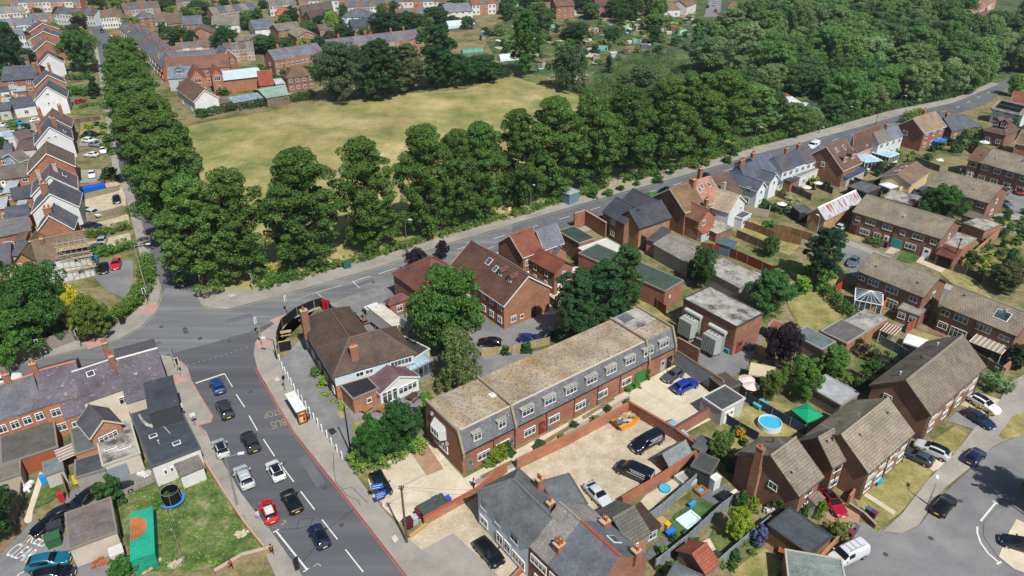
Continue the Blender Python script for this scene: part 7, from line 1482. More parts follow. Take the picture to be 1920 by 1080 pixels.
# ================================================================ walls, fences, street furniture, garden things, people
def LT(*a,**k):return line_thing(*a,**k)
GYW='#585c62'
for lab,pts,h,th,mat,c,kw in[
 ('orange brick wall between the access lane and the gravel yard',[(968,880),(1060,836),(1177,772)],1.7,.35,'brick','#b36a45',dict(cap='#9a6248')),
 ('red brick wall across the back of the gravel yard',[(1177,772),(1262,822),(1308,856)],1.9,.3,'brick','#8d4630',dict(cap='#8a5038')),
 ('red brick wall along the right side of the gravel yard',[(1308,858),(1240,905),(1165,950)],1.6,.3,'brick','#b0613f',dict(cap='#94573f')),
 ('red brick panelled wall beside the triangular garden',[(1262,822),(1352,768)],2.0,.3,'brick','#a55a42',dict(cap='#5a4238')),
 ('low brick wall with red coping beside the white end house',[(795,985),(893,930),(950,885)],1.3,.3,'brick','#b5704a',dict(cap='#a04a34')),
 ('very low stone edging by the telegraph pole',[(768,1010),(800,986)],.5,.3,'render','#a58a60',{}),
 ('pale painted block wall behind the parked blue car',[(1264,684),(1300,708),(1352,742)],2.9,.25,'render','#8f9296',dict(cap='#6d5a4a')),
 ('dark brick wall of the transformer yard',[(1266,672),(1306,695)],4.1,.3,'brick','#7a4032',dict(cap='#8a6a58')),
 ('block wall side of the garden room court',[(1311,772),(1352,792)],2.0,.2,'render','#8b8880',{}),
 ('curved black timber fence round the pub corner',[(548,655),(524,660),(521,640),(530,614),(558,592),(590,578),(606,574),(625,590),(640,600)],1.8,.1,'wood','#1c1c1d',dict(posts=2.5)),
 ('timber panel fence between the car park and the rear drive',[(903,668),(960,662),(1010,650),(1030,646)],1.5,.08,'wood','#a59468',dict(posts=2)),
 ('brown fence beside the side yard of the workshop',[(1178,548),(1215,566),(1248,592)],2.0,.08,'wood','#8a4c36',dict(posts=2)),
 ('dark fence beside the brown L-shaped block',[(1012,556),(1045,582)],1.8,.08,'wood','#6a6050',dict(posts=2)),
 ('red-brown panel fence behind the tall brick house',[(1062,470),(1082,484),(1124,510)],2.0,.08,'wood','#7a3c2c',dict(posts=2)),
 ('long red-brown timber fence beside the long lawn',[(1312,470),(1360,478),(1400,495),(1455,520)],2.0,.08,'wood','#7a3a2a',dict(posts=2.4)),
 ('grey and wood panel fence beside the green shed in the long lawn',[(1380,445),(1420,462),(1450,475)],1.8,.08,'wood','#6a5a4c',dict(posts=2)),
 ('warm brown stepped fences behind the white extension',[(1372,420),(1410,432),(1450,448),(1500,460)],1.8,.08,'wood','#80603f',dict(posts=1.8)),
 ('brown fence line above the small pergola frame',[(1440,432),(1480,440),(1520,452)],1.8,.08,'wood','#80603f',dict(posts=1.8)),
 ('grey slatted wall around the white cottage patio',[(1402,400),(1440,408),(1442,398)],1.8,.1,'render','#a89c86',{}),
 ('old pale stone wall beneath the sycamores',[(-30,706),(30,680),(75,664),(135,642),(180,625)],2.4,.4,'render','#7f7a70',{}),
 ('low brick wall around the overgrown plot by the pavement',[(384,868),(420,925),(460,985),(496,1030)],.55,.2,'brick','#a5684a',dict(cap='#a88a70')),
 ('old brick wall at the bottom edge of the overgrown plot',[(405,1080),(455,1050),(512,1035)],.9,.35,'brick','#a58a72',dict(cap='#a89a84')),
 ('tilted chain-link fence across the overgrown plot',[(293,905),(315,965),(330,1010),(345,1055)],.9,.05,'wood','#8a8578',dict(posts=2.5)),
 ('broken grey fence beside the double parked cars',[(222,935),(250,922),(290,904)],1.0,.06,'wood','#8f8a80',dict(posts=2)),
 ('leaning grey timber fence by the narrow path',[(30,985),(45,940),(47,915)],1.6,.08,'wood','#5f5a54',dict(posts=2)),
 ('brick wall with piers on the terrace back yards',[(122,905),(130,935)],1.8,.15,'brick','#6b3a2c',{}),
 ('grey concrete panel fence on the left of the toy lawn',[(1188,1000),(1240,962),(1305,905),(1316,892)],1.7,.1,'wood','#7d8890',dict(posts=1.9)),
 ('grey concrete panel fence on the right of the toy lawn',[(1228,1068),(1290,1018),(1350,962),(1380,940)],1.7,.1,'wood','#7d848c',dict(posts=1.9)),
 ('grey panel fence along the lowest garden',[(1300,1100),(1345,1066),(1400,1018),(1440,985)],1.7,.1,'wood','#84898e',dict(posts=1.9)),
 ('dark slatted fence behind the garden bar canopy',[(1355,868),(1395,895),(1415,912)],1.8,.1,'wood','#4a4c50',dict(posts=2)),
 ('dark fence below the external chimney house',[(1412,915),(1440,935),(1458,946)],1.6,.1,'wood','#3c3f44',dict(posts=2)),
 ('navy slatted fence beside the round pool, lower',[(1352,788),(1385,808),(1420,828)],1.6,.08,'wood','#343a4a',dict(posts=2.2)),
 ('navy slatted fence beside the round pool, upper',[(1396,752),(1446,780),(1480,800),(1512,818)],1.6,.08,'wood','#3a4356',dict(posts=2.2)),
 ('pale timber fence at the open garden bar',[(1490,1090),(1530,1062)],1.6,.08,'wood','#7d848c',dict(posts=2)),
 ('brick wall holding the garden bar above the kerb',[(1532,1060),(1560,1030),(1580,1005)],1.4,.3,'brick','#b57a54',{}),
 ('low brick wall with grey coping beside the red saloon',[(1590,952),(1618,970),(1640,992)],.8,.25,'brick','#6b3a2c',dict(cap='#8d8578')),
 ('brick pier wall beside the white council porch',[(1589,945),(1604,925)],1.5,.25,'brick','#b57450',{}),
 ('orange timber fence beside the fan-roofed conservatory',[(1622,600),(1660,577)],1.9,.08,'wood','#b06a2c',dict(posts=2)),
 ('red timber fence in front of the low extension',[(1697,625),(1740,600)],1.9,.08,'wood','#9a4a34',dict(posts=2)),
 ('red painted fence piece at the conservatory hedge',[(1566,548),(1580,540)],1.7,.08,'wood','#a03a28',{}),
 ('grey panel fence along the parched back lawn',[(1648,645),(1680,662),(1712,682)],1.7,.08,'wood','#6a727c',dict(posts=1.9)),
 ('dark timber fence at the foot of the bright lawn',[(1588,708),(1640,735)],1.8,.08,'wood','#5a4a3c',dict(posts=2)),
 ('dark timber palisade beside the corner garden',[(1786,508),(1810,515),(1842,530)],1.6,.08,'wood','#4f443a',dict(posts=2)),
 ('brick garden wall behind the garage range',[(1800,505),(1850,460),(1875,440)],1.8,.25,'brick','#b07c58',{}),
 ('brick wall of the planted corner by the dark tree',[(1875,705),(1902,684)],1.8,.25,'brick','#b57a54',{}),
 ('black fence between the far gardens',[(1560,330),(1620,352),(1700,340)],1.8,.1,'wood','#343230',dict(posts=2.5)),
 ('dark trellis fence with shrubs in the far gardens',[(1632,320),(1700,338)],1.8,.1,'wood','#3c3a38',dict(posts=2.5)),
 ('dark boarded fence behind the brown-roofed terrace',[(1768,268),(1800,275),(1832,285)],1.9,.1,'wood','#4a4540',dict(posts=2.5)),
 ('cream boundary wall beside the garage with two rooflights',[(1682,368),(1710,352)],2.2,.2,'render','#c2b48c',{}),
 ('grey timber screen at the upper forecourt fence',[(162,374),(225,358)],1.5,.1,'wood','#8a8270',dict(posts=2)),
 ('grey timber screen below the wide gravel forecourt',[(162,412),(210,404),(232,396)],1.5,.1,'wood','#8a8270',dict(posts=2)),
 ('red brick front wall by the blue covered car',[(160,352),(220,340)],1.0,.25,'brick','#b5644a',{}),
 ('brown slatted fence by the narrow lawn on the left',[(140,232),(190,226)],1.5,.1,'wood','#6a5648',dict(posts=2)),
 ('field gate rails between the roadside hedges',[(1141,350),(1166,343)],1.1,.06,'wood','#a09a8c',dict(posts=1.2)),
 ('grey panel fence between the first and second cottage gardens',[(1468,352),(1520,376)],1.7,.08,'wood','#6a655e',dict(posts=2)),
 ('dark fence between the second and third cottage gardens',[(1496,338),(1560,364)],1.7,.08,'wood','#4a4642',dict(posts=2)),
 ('timber fence behind the half-hipped brown house',[(1540,330),(1600,352),(1650,372)],1.8,.08,'wood','#55504a',dict(posts=2.2)),
 ('brown fence dividing the white cottage gardens',[(1442,362),(1478,378)],1.6,.08,'wood','#80603f',dict(posts=2)),
 ('grey fence along the back of the far council gardens',[(1700,300),(1760,322)],1.7,.08,'wood','#6a665f',dict(posts=2)),
 ('timber fence between the far brown-roofed terrace gardens',[(1790,262),(1826,290)],1.7,.08,'wood','#5a5248',dict(posts=2)),
 ('grey fence beside the striped garden canopy',[(1795,655),(1850,690),(1880,706)],1.6,.08,'wood','#6d655a',dict(posts=2)),
 ('yellow timber fence at the far left back gardens',[(0,190),(32,186)],1.6,.1,'wood','#b58a4a',dict(posts=2))]:
 LT('fence' if('fence' in lab or 'screen' in lab or 'palisade' in lab or 'gate' in lab)else 'wall',lab,'fence' if('fence' in lab or 'screen' in lab or 'palisade' in lab)else('gate' if 'gate rails' in lab else 'wall'),pts,h,th,mat,c,**kw)
# bollards
def bollard_mesh():b=MB();b.tube((0,0,0),(0,0,1.25),.11,.11,10,'plain');b.tube((0,0,1.25),(0,0,1.33),.11,.04,10,'plain');return b.mesh('bollard',40)
BL=[(180,520),(200,578),(222,618),(245,655),(268,698),(292,742),(322,787),(350,828),(378,873),(407,918),(437,963),(467,1003),(497,1048)]
BP=[(480+x/4,540+y/4+8)for x,y in BL]+[(480+x/4,810+y/4+6)for x,y in[(535,20),(570,78),(610,128),(648,182)]]
for i,q in enumerate(BP):
 p=at(*q);o=obj('bollard',cached('boll',bollard_mesh),loc=(p.x,p.y,.15),tint='#d0d0cc')
 w_='nearest the black corner fence' if i==0 else('nearest the camera' if i==16 else '%s in the row from the black corner fence'%ORD[i])
 tag(o,'white forecourt post, '+w_,'bollard','white posts along the pub forecourt')
# lamp posts
def lamp(px,py,top,label,arm=1.4,adir=0.0,tint='#8f9396',z=.14,double=False,r=.09):
 p=at(px,py,z);H=height_at(px,py,top)-z;t=thing('street_lamp',label,'street lamp',(p.x,p.y,z),R(adir))
 m=MB();m.tube((0,0,0),(0,0,1.6),r*1.3,r*1.3,8,'metal');m.tube((0,0,1.6),(0,0,H),r,r*.6,8,'metal');obj('pole',m.mesh('pole',40),t,tint=tint)
 m=MB();m.tube((0,0,H-.05),(arm,0,H+.2),.05,.04,6,'metal');obj('arm',m.mesh('arm'),t,tint=tint)
 m=MB();m.box(arm-.1,-.17,H+.12,arm+.65,.17,H+.28,'plain');hd=obj('lamp_head',m.mesh('lamp_head'),t,tint='#c6c8c8')
 return t
lamp(445,946,856,'tall grey street lamp on the narrow pavement beside the overgrown plot',1.6,15,r=.13)
lamp(277,552,460,'tall street lamp beside the corner hedge and small car park',2.2,10,'#a5a8aa')
lamp(763.5,470,411,'street lamp at the field hedge between the third and fourth limes',.9,-20,'#77736c')
lamp(1245,333,318,'short street lamp beside the field hedge at the far bend',.6,-50,'#9a9c9c')
lamp(516,488,455,'slim street lamp before the first roadside limes',.9,-20,'#77736c');lamp(1412,280,236,'street lamp on the far pavement below the wood',1.2,-60,'#8a8c8c')
lamp(1535,250,237,'small street lamp near the far white van',.8,-60);lamp(1580,235,198,'street lamp against the wood',1.3,-60,'#77797a');lamp(1685,203,178,'street lamp half hidden at the wood edge',1.0,-60);lamp(1768,172,148,'last street lamp by the end of the wood',1.0,-60)
lamp(1740,946,905,'low street lamp on the estate verge beside the black car',.7,60,'#a5a8a8',.12);lamp(1936,974,880,'street lamp just outside the right edge casting a long shadow',.7,170,'#8a8c8c',.12);lamp(1531,437,407,'short lamp beside the cream side of the barn',.5,120,'#a5a8a8',0)
lamp(136,595,556,'lamp post rising out of the sycamores',.8,100,'#b5b5b0',0);lamp(519,673,636,'black street lamp at the black fence corner',1.4,170,'#222426');lamp(247,96,60,'lamp at the bend of the side road',.6,0,'#999',0)
lamp(995,398,345,'grey pole lamp behind the hedge by the blue cabin',.8,-60,'#8d8f8c',0)
def pole(px,py,top,label,name='telegraph_pole',tint='#5b4a3a',r=.16,cross=True,z=0.0):
 p=at(px,py,z);H=height_at(px,py,top)-z;t=thing(name,label,name.replace('_',' '),(p.x,p.y,z),.6)
 m=MB();m.tube((0,0,0),(0,0,H),r,r*.7,10,'plain');obj('pole',m.mesh('pole',40),t,tint=tint)
 if cross:
  m=MB();m.tube((-.35,0,H-.25),(.35,0,H-.25),.05,.05,5,'plain');m.tube((0,-.35,H-.25),(0,.35,H-.25),.05,.05,5,'plain')
  for a in range(6):m.tube((.3*math.cos(a),.3*math.sin(a),H-.3),(.3*math.cos(a),.3*math.sin(a),H-.05),.05,.05,6,'plain')
  obj('bracket',m.mesh('bracket'),t,tint='#222')
 return Vector((p.x,p.y,z+H))
tp=pole(763,1018,912,'brown telegraph pole beside the bins at the yard entrance')
pole(1784,502,447,'brown telegraph pole at the drive of the purple-red garage',z=0);pole(1400,300,285,'x','x')if False else None
pole(1640,240,205,'thin telegraph pole in front of the wood, left',r=.1);pole(1693,202,168,'thin telegraph pole in front of the wood, right',r=.1)
pole(658,851,760,'tall black post at the end of the pub garden fence','pub_garden_post','#151516',.12,False,.15);pole(1718,262,238,'slim white flagpole beside the brown gable','flagpole','#b9a9a0',.07,False)
def wires(name,label,a,ends,sag=.6):
 m=MB()
 for e in ends:
  pr=a
  for i in range(1,9):
   u=i/8;q=a.lerp(e,u)-Vector((0,0,sag*4*u*(1-u)));m.tube(pr,q,.012,.012,3,'tyre',False);pr=q
 tag(obj(name,m.mesh(name)),label,'cable')
for k_,e in enumerate([at(900,925,5.2),at(1010,910,5.0),at(868,830,6.5),at(990,780,6.5)]):
 wires('phone_cable','thin black cable from the telegraph pole to '+['the white end house','the first terrace chimney','the near end of the mansard block','the middle of the mansard block'][k_],tp,[e])
# traffic lights
def signal(px,py,label,face=-90,H=3.6,z=.14):
 p=at(px,py,z);t=thing('traffic_light',label,'traffic light',(p.x,p.y,z),R(face+90))
 m=MB();m.tube((0,0,0),(0,0,H),.07,.07,8,'metal');obj('pole',m.mesh('pole',40),t,tint='#9a9c9a')
 m=MB();m.box(-.17,-.2,H-1.0,.17,-.07,H+.05,'plain');hd=obj('signal_head',m.mesh('signal_head'),t,tint='#111213')
 m=MB();m.box(-.27,-.09,H-1.1,.27,-.06,H+.15,'plain');obj('backing_board',m.mesh('backing_board'),t,tint='#c9c9c6')
 for i,c in enumerate(('#3a0a08','#4a3208','#0b3a20')):
  m=MB();m.tube((0,-.2,0),(0,-.3,0),.1,.1,10,'plain');obj('lens',m.mesh('lens'),hd,(0,0,H-.16-.32*i),0,c)
 m=MB();m.box(-.1,-.12,1.0,.1,-.02,1.35,'plain');obj('push_button',m.mesh('push_button'),t,tint='#c9b02c')
for x,y,f,lab in[(328,690,40,'traffic light at the corner shop kerb, the farther of two'),(339,707,-60,'traffic light at the corner shop kerb, the nearer of two'),(540,588,150,'traffic light on the pub corner pavement'),(492,648,200,'traffic light by the pub side crossing'),(485,630,150,'traffic light nearest the kerb curve by the pub'),
 (152,652,-30,'traffic light by the old stone wall, right one'),(80,672,-60,'traffic light by the old stone wall, left one'),(277,573,-60,'traffic light at the corner hedge crossing'),(382,548,-40,'traffic light at the mouth of the side road, field side'),(475,545,-120,'traffic light by the field corner hedge')]:
 signal(x,y,lab,f)
# bus shelter
def shelter():
 a,b=at(536,741,2.5),at(554,770,2.5);d=b-a;L=d.length+.8;ang=math.atan2(d.y,d.x);c=(at(536,741,2.5)+at(572,767,2.5))/2
 t=thing('bus_shelter','bus shelter with white flat roof and an orange poster end','bus shelter',(c.x,c.y,.14),ang)
 m=MB();m.box(-L/2,-.75,2.4,L/2,.75,2.52,'render');obj('roof',m.mesh('roof'),t,tint='#c9cac6')
 m=MB()
 for x in(-L/2+.1,0,L/2-.1):m.box(x-.04,.62,0,x+.04,.7,2.4,'metal')
 obj('frame',m.mesh('frame'),t,tint='#2a2c2f')
 m=MB();m.box(-L/2+.14,.64,.3,L/2-.14,.66,2.3,'sky_glass');obj('glass_panel',m.mesh('glass_panel'),t)
 m=MB();m.box(L/2-.1,-.65,.2,L/2,.62,2.35,'plain');pn=obj('poster_frame',m.mesh('poster_frame'),t,tint='#3a3026')
 rp=random.Random(2);m=MB();m.box(L/2+.003,-.55,.35,L/2+.015,.52,2.2,'plain');obj('poster',m.mesh('poster'),pn,tint='#b56a24')
 for i,(y0,z0,y1,z1,cc)in enumerate([(-.45,1.5,.4,1.75,'#7a1f14'),(-.4,.9,.1,1.35,'#c9b48a'),(.05,.6,.42,1.2,'#8a2c18'),(-.3,.45,.05,.8,'#d0b060'),(-.2,1.85,.3,2.05,'#c9a070')]):
  m=MB();m.box(L/2+.016,y0,z0,L/2+.022+.002*i,y1,z1,'plain');obj('poster_shape',m.mesh('poster_shape'),pn,tint=cc)
 m=MB();m.box(-1.2,.2,.45,1.2,.5,.5,'metal');obj('bench',m.mesh('bench'),t,tint='#6a2a24')
shelter()
# boards, signs, cabinets
def board(px,py,w_,h_,z0,label,tint,name='sign',face=-90,z=.14,post='#777',lines=None,depth=.05):
 p=at(px,py,z);t=thing(name,label,'sign',(p.x,p.y,z),R(face+90))
 m=MB();m.tube((0,0,0),(0,0,z0+h_),.05,.05,6,'metal');obj('post',m.mesh('post'),t,tint=post)
 m=MB();m.box(-w_/2,-.08-depth,z0,w_/2,-.08,z0+h_,'plain');b_=obj('panel',m.mesh('panel'),t,tint=tint)
 if lines:
  m=MB()
  for k in range(lines):m.box(-w_*.4,-.085-depth,z0+h_*(k+.6)/(lines+.6),w_*(.4 if k%2 else .25),-.081-depth,z0+h_*(k+.85)/(lines+.6),'plain')
  obj('lettering',m.mesh('lettering'),b_,tint='#c9d0dc')
 return t
board(716,950,1.4,1.1,1.6,'tall blue board sign behind the wall of the first yard','#1c4a9c','sign_board',-60,0,lines=3);board(711,944,1.5,.9,2.6,'upper blue board on the leaning double sign by the yard','#2458a8','sign_board',-75,0,lines=2)
board(175,906,4.2,1.5,.5,'yellow and red banner on the wall behind the double parked cars','#c9b020','banner',-72,0,lines=4)
board(535,733,.5,.7,2.2,'bus stop flag sign beside the shelter','#15171a','bus_stop_sign',-30);board(955,412,.9,.9,2.2,'round cream topped sign at the field hedge','#d0b878','road_sign',-50)
board(366,798,.7,.6,1.8,'small white blue-edged sign near the corner shop','#c9cccf','road_sign',-60);board(344,790,.9,.8,2.4,'white square sign on the black roofed building corner','#c9cac6','road_sign',-40)
board(193,613,4.2,.9,.6,'green fence banner on the corner hedge','#0f7a62','banner',-40,.14);board(558,1070,.6,2.0,.3,'tall dark information post on the narrow pavement','#26282c','information_post',-40,.14)
def heap(t,w_,d_,h_,tint):
 r_=random.Random(int(w_*100+h_*37));b0=hexc(tint)
 for i in range(11):
  a,b,c=r_.uniform(.15,.45)*w_*.6,r_.uniform(.1,.3)*d_,r_.uniform(.08,.35)*h_;m=MB();m.box(-a,-b,-c,a,b,c,'plain');g=r_.uniform(.6,1.3)
  o=obj('piece',m.mesh('piece'),t,(r_.uniform(-.4,.4)*w_,r_.uniform(-.4,.4)*d_,r_.uniform(.15,.7)*h_),0,tuple(x*g for x in b0[:3])+(1,));o.rotation_euler=(r_.uniform(-.3,.3),r_.uniform(-.3,.3),r_.uniform(0,3))
def nm_ok(n):return any(k in n for k in('heap','pile','stack','furniture','chair'))
def cabinet(px,py,w_,d_,h_,label,tint,name='cabinet',cat=None,rz=.6,z=.14,lid=None):
 p=at(px,py,z);t=thing(name,label,cat or name.replace('_',' '),(p.x,p.y,z),rz)
 if nm_ok(name):heap(t,w_,d_,h_,tint);return t
 m=MB();m.solid([(-w_/2*.9,-d_/2*.9,0),(w_/2*.9,-d_/2*.9,0),(w_/2*.9,d_/2*.9,0),(-w_/2*.9,d_/2*.9,0),(-w_/2,-d_/2,h_),(w_/2,-d_/2,h_),(w_/2,d_/2,h_),(-w_/2,d_/2,h_)],[(3,2,1,0),(4,5,6,7),(0,1,5,4),(1,2,6,5),(2,3,7,6),(3,0,4,7)],'plain');obj('body',m.mesh('body'),t,tint=tint)
 m=MB();m.box(-w_/2-.04,-d_/2-.06,h_+.003,w_/2+.04,d_/2+.04,h_+.09,'plain');obj('lid',m.mesh('lid'),t,tint=lid or tint)
 return t
for a_ in[(651,502,1.6,.8,1.5,'green street cabinet at the gap in the roadside hedge','#2c5a4c','cabinet'),(230,606,.9,.9,1.2,'black litter bin on the wide corner pavement','#17181a','litter_bin'),(609,580,.7,.7,1.9,'dark red kiosk box by the black fence, left','#8a1a2c','post_box'),(616,582,.7,.7,1.9,'dark red kiosk box by the black fence, right','#8a1a2c','post_box'),
 (766,988,1.0,.9,1.2,'maroon and grey wheelie bins nearest the telegraph pole','#4a1c24','wheelie_bin'),(777,982,.8,.7,1.1,'pale grey box bin between the maroon bins','#9aa2a6','wheelie_bin'),(786,970,.7,.7,1.1,'maroon bin behind the pale grey one','#5a1c28','wheelie_bin'),(839,945,.8,.8,1.0,'bright blue bin at the end of the long low shed','#1c4fb0','wheelie_bin'),
 (817,945,.8,.7,1.0,'maroon bin left of the blue one','#5a2630','wheelie_bin'),(103,1020,1.6,1.3,1.3,'dark green wheeled skip bin beside the KEEP marking','#2f5a3a','waste_bin'),(107,998,1.5,1.2,1.3,'dark grey wheeled skip bin behind the green one','#2c343c','waste_bin'),(117,938,.7,.7,1.2,'red bin with white top in the weedy yard','#a5282c','wheelie_bin'),(84,905,.7,.7,1.1,'bright blue bin by the low whitewashed shed','#1f86c4','wheelie_bin'),
 (1592,1008,.8,.8,1.1,'plum coloured bin at the kerb corner','#6a3040','wheelie_bin'),(1600,998,.7,.7,1.1,'grey bin behind the plum bin','#4c5560','wheelie_bin'),(1626,964,.6,.6,1.0,'grey-blue bin on the lawn by the low wall','#44586a','wheelie_bin'),(1636,971,.6,.6,1.0,'purple bin on the lawn by the low wall','#5c2c48','wheelie_bin'),
 (1643,905,1.2,1.0,.6,'turquoise plastic trough on the lawn of the stepped block','#1f8ab0','trough'),(1661,463,.8,.7,1.1,'maroon bin by the turquoise garage door','#5a1c28','wheelie_bin'),(1696,467,.7,.7,1.1,'dark green bin right of the turquoise garage door','#1c3a34','wheelie_bin'),(1250,990,.6,.6,.8,'small yellow ball shaped toy on the toy lawn','#d09a20','toy'),(1340,1048,.7,.7,.9,'dark barrel beside the red-brown shed','#2c3436','barrel')]:
 cabinet(*a_)
def box_unit(label,e1,e2,D,h,c,name,rc=None):return house(label,e1,e2,D,h,0,'f','render',c,'render' if rc and rc[1]in 'cdb' else 'felt',rc or c,cat=name.replace('_',' '),name=name,trim=rc or c,over=.05)
box_unit('long low bin store with dark green roof against the low brick wall',(795,966),(840,942),1.6,1.2,'#5a2a2c','bin_store','#3f4a48')
box_unit('blue-grey cabin between the roadside limes',(1068,366),(1086,359),3,2.6,'#5c7a86','cabin','#8f989c');box_unit('blue-green shed in the long lawn',(1343,456),(1368,464),3,2.2,'#5a7078','shed','#4a5c66')
# skip with rubble
def skip():
 p=at(1172,797);t=thing('skip','yellow skip heaped with rubbish on the gravel yard','skip',(p.x,p.y,0),R(35))
 m=MB();v=[(-1.2,-.8,0),(1.2,-.8,0),(1.2,.8,0),(-1.2,.8,0),(-1.8,-.9,1.1),(1.8,-.9,1.1),(1.8,.9,1.1),(-1.8,.9,1.1)]
 m.solid(v,[(3,2,1,0),(0,1,5,4),(1,2,6,5),(2,3,7,6),(3,0,4,7)],'plain');m.box(-1.85,-.98,1.0,1.85,-.9,1.15,'plain');m.box(-1.85,.9,1.0,1.85,.98,1.15,'plain');obj('body',m.mesh('body'),t,tint='#d08a14')
 r_=random.Random(1)
 for i in range(16):
  m=MB();s=r_.uniform(.2,.5);m.box(-s,-s*.6,-s*.2,s,s*.6,s*.2,'plain');o=obj('rubble',m.mesh('rubble'),t,(r_.uniform(-1.4,1.4),r_.uniform(-.6,.6),1.0+r_.uniform(0,.3)),0,r_.choice(['#b9b4a8','#8a8478','#5a5650','#c9c9c4','#a08a6a']));o.rotation_euler=(r_.uniform(-.5,.5),r_.uniform(-.5,.5),r_.uniform(0,3))
skip()
# round pools, trampoline, gazebo, parasols
def tub(px,py,r,h,label,tint,name='paddling_pool',inner='water',z=0,cat=None):
 p=at(px,py,z);t=thing(name,label,cat or name.replace('_',' '),(p.x,p.y,z));n=28;m=MB()
 o_=[(math.cos(2*math.pi*i/n),math.sin(2*math.pi*i/n))for i in range(n)]
 for i in range(n):
  a,b=o_[i],o_[(i+1)%n];ri=r*.94
  m.solid([(a[0]*r,a[1]*r,0),(b[0]*r,b[1]*r,0),(b[0]*r,b[1]*r,h),(a[0]*r,a[1]*r,h),(a[0]*ri,a[1]*ri,h),(b[0]*ri,b[1]*ri,h),(b[0]*ri,b[1]*ri,h*.5),(a[0]*ri,a[1]*ri,h*.5)],[(0,1,2,3),(3,2,5,4),(4,5,6,7)],'plain')
 obj('rim',m.mesh('rim'),t,tint=tint);m=MB();m.prism([(c*r*.95,s*r*.95)for c,s in o_],h*.5,h*.78,inner);obj('water',m.mesh('water'),t);return t
tub(1442,800,1.65,.95,'round blue above-ground pool with white frame on dry lawn','#c4ccd0');tub(1246,918,.75,.35,'small blue sandpit lid on the pale gravel garden','#2a8ac0')
def rect_pool(px,py,L,W,label,tint,inner,rz,h=.45,name='paddling_pool'):
 p=at(px,py);t=thing(name,label,'pool',(p.x,p.y,.04),rz);m=MB()
 for a in((-L/2,-W/2,L/2,-W/2+.3),(-L/2,W/2-.3,L/2,W/2),(-L/2,-W/2+.3,-L/2+.3,W/2-.3),(L/2-.3,-W/2+.3,L/2,W/2-.3)):m.box(a[0],a[1],0,a[2],a[3],h,'plain')
 me=m.mesh('rim');o=obj('rim',me,t,tint=tint);md=o.modifiers.new('b','BEVEL');md.width=.1;md.segments=2
 m=MB();m.box(-L/2+.3,-W/2+.3,0,L/2-.3,W/2-.3,h*.5,'plain');obj('water',m.mesh('water'),t,tint=inner);return t
rect_pool(1291,978,2.8,2.0,'white and mint green paddling pool on the artificial lawn','#b9d0c8','#bcd6d0',R(35))
rect_pool(1314,923,1.5,1.3,'small wooden framed water tub on the grey deck','#8a5a38','#4a9ab5',R(35),.5,'water_tub')
rect_pool(1287,902,2.6,2.3,'square grey hot tub cover beside the pale gravel garden','#a9a8a4','#8d8c88',R(35),.8,'hot_tub')
cabinet(1425,763,2.2,1.2,.8,'turquoise plastic play table by the navy fence','#4a9aa0','play_table',z=0)
def trampoline():
 p=at(325,943);t=thing('trampoline','round trampoline with black net and blue edge in the overgrown plot','trampoline',(p.x,p.y,0));n=20
 pt=[(math.cos(2*math.pi*i/n),math.sin(2*math.pi*i/n))for i in range(n)]
 m=MB()
 for i in range(n):
  a,b=pt[i],pt[(i+1)%n];m.solid([(a[0]*1.5,a[1]*1.5,.62),(b[0]*1.5,b[1]*1.5,.62),(b[0]*1.15,b[1]*1.15,.66),(a[0]*1.15,a[1]*1.15,.66)],[(0,1,2,3)],'plain')
 obj('pad',m.mesh('pad'),t,tint='#2a7ac0');m=MB();m.prism([(x*1.16,y*1.16)for x,y in pt],.5,.64,'tyre');obj('mat',m.mesh('mat'),t)
 m=MB()
 for i in range(n):a,b=pt[i],pt[(i+1)%n];m.solid([(a[0]*1.2,a[1]*1.2,.66),(b[0]*1.2,b[1]*1.2,.66),(b[0]*1.05,b[1]*1.05,2.2),(a[0]*1.05,a[1]*1.05,2.2)],[(0,1,2,3)],'tyre')
 obj('net',m.mesh('net'),t);m=MB()
 for i in range(n):a,b=pt[i],pt[(i+1)%n];m.tube((a[0]*1.05,a[1]*1.05,2.2),(b[0]*1.05,b[1]*1.05,2.2),.03,.03,5,'metal')
 for i in range(0,n,4):a=pt[i];m.tube((a[0]*1.4,a[1]*1.4,0),(a[0]*1.06,a[1]*1.06,2.2),.03,.03,6,'metal')
 obj('frame',m.mesh('frame'),t,tint='#8a8a86')
trampoline()
def canopy(px,py,s,h,label,tint,rise=.6,name='gazebo',rz=.5,posts=True,r0=None):
 p=at(px,py);t=thing(name,label,name,(p.x,p.y,0),rz);m=MB();c=[(-s,-s,h),(s,-s,h),(s,s,h),(-s,s,h),(0,0,h+rise)]
 m.solid(c,[(0,1,4),(1,2,4),(2,3,4),(3,0,4)],'plain');m.solid([(x,y,z-.25)for x,y,z in c[:4]]+c[:4],[(0,1,5,4),(1,2,6,5),(2,3,7,6),(3,0,4,7)],'plain');obj('canopy',m.mesh('canopy'),t,tint=tint)
 if posts:
  for x in(-s+.05,s-.05):
   for y in(-s+.05,s-.05):m=MB();m.tube((x,y,0),(x,y,h),.04,.04,6,'metal');obj('leg',m.mesh('leg'),t,tint='#b5b9bc')
 else:m=MB();m.tube((0,0,0),(0,0,h+rise),.04,.04,6,'metal');obj('pole',m.mesh('pole'),t,tint='#b5b9bc')
canopy(1508,795,1.6,2.1,'green pop-up gazebo on the dry lawn','#0f8a5c',.7,rz=.45);canopy(1662,362,1.6,2.1,'white gazebo in the gardens beyond the rusty barn','#c9cac8',.5)
cabinet(1502,795,2.2,1.2,.8,'turquoise tub under the green gazebo','#1fa588','tub',z=0)
canopy(1712,655,1.6,1.7,'white shade sail hung over the shaded back garden','#d2d2d0',.3,'shade_sail',.9)
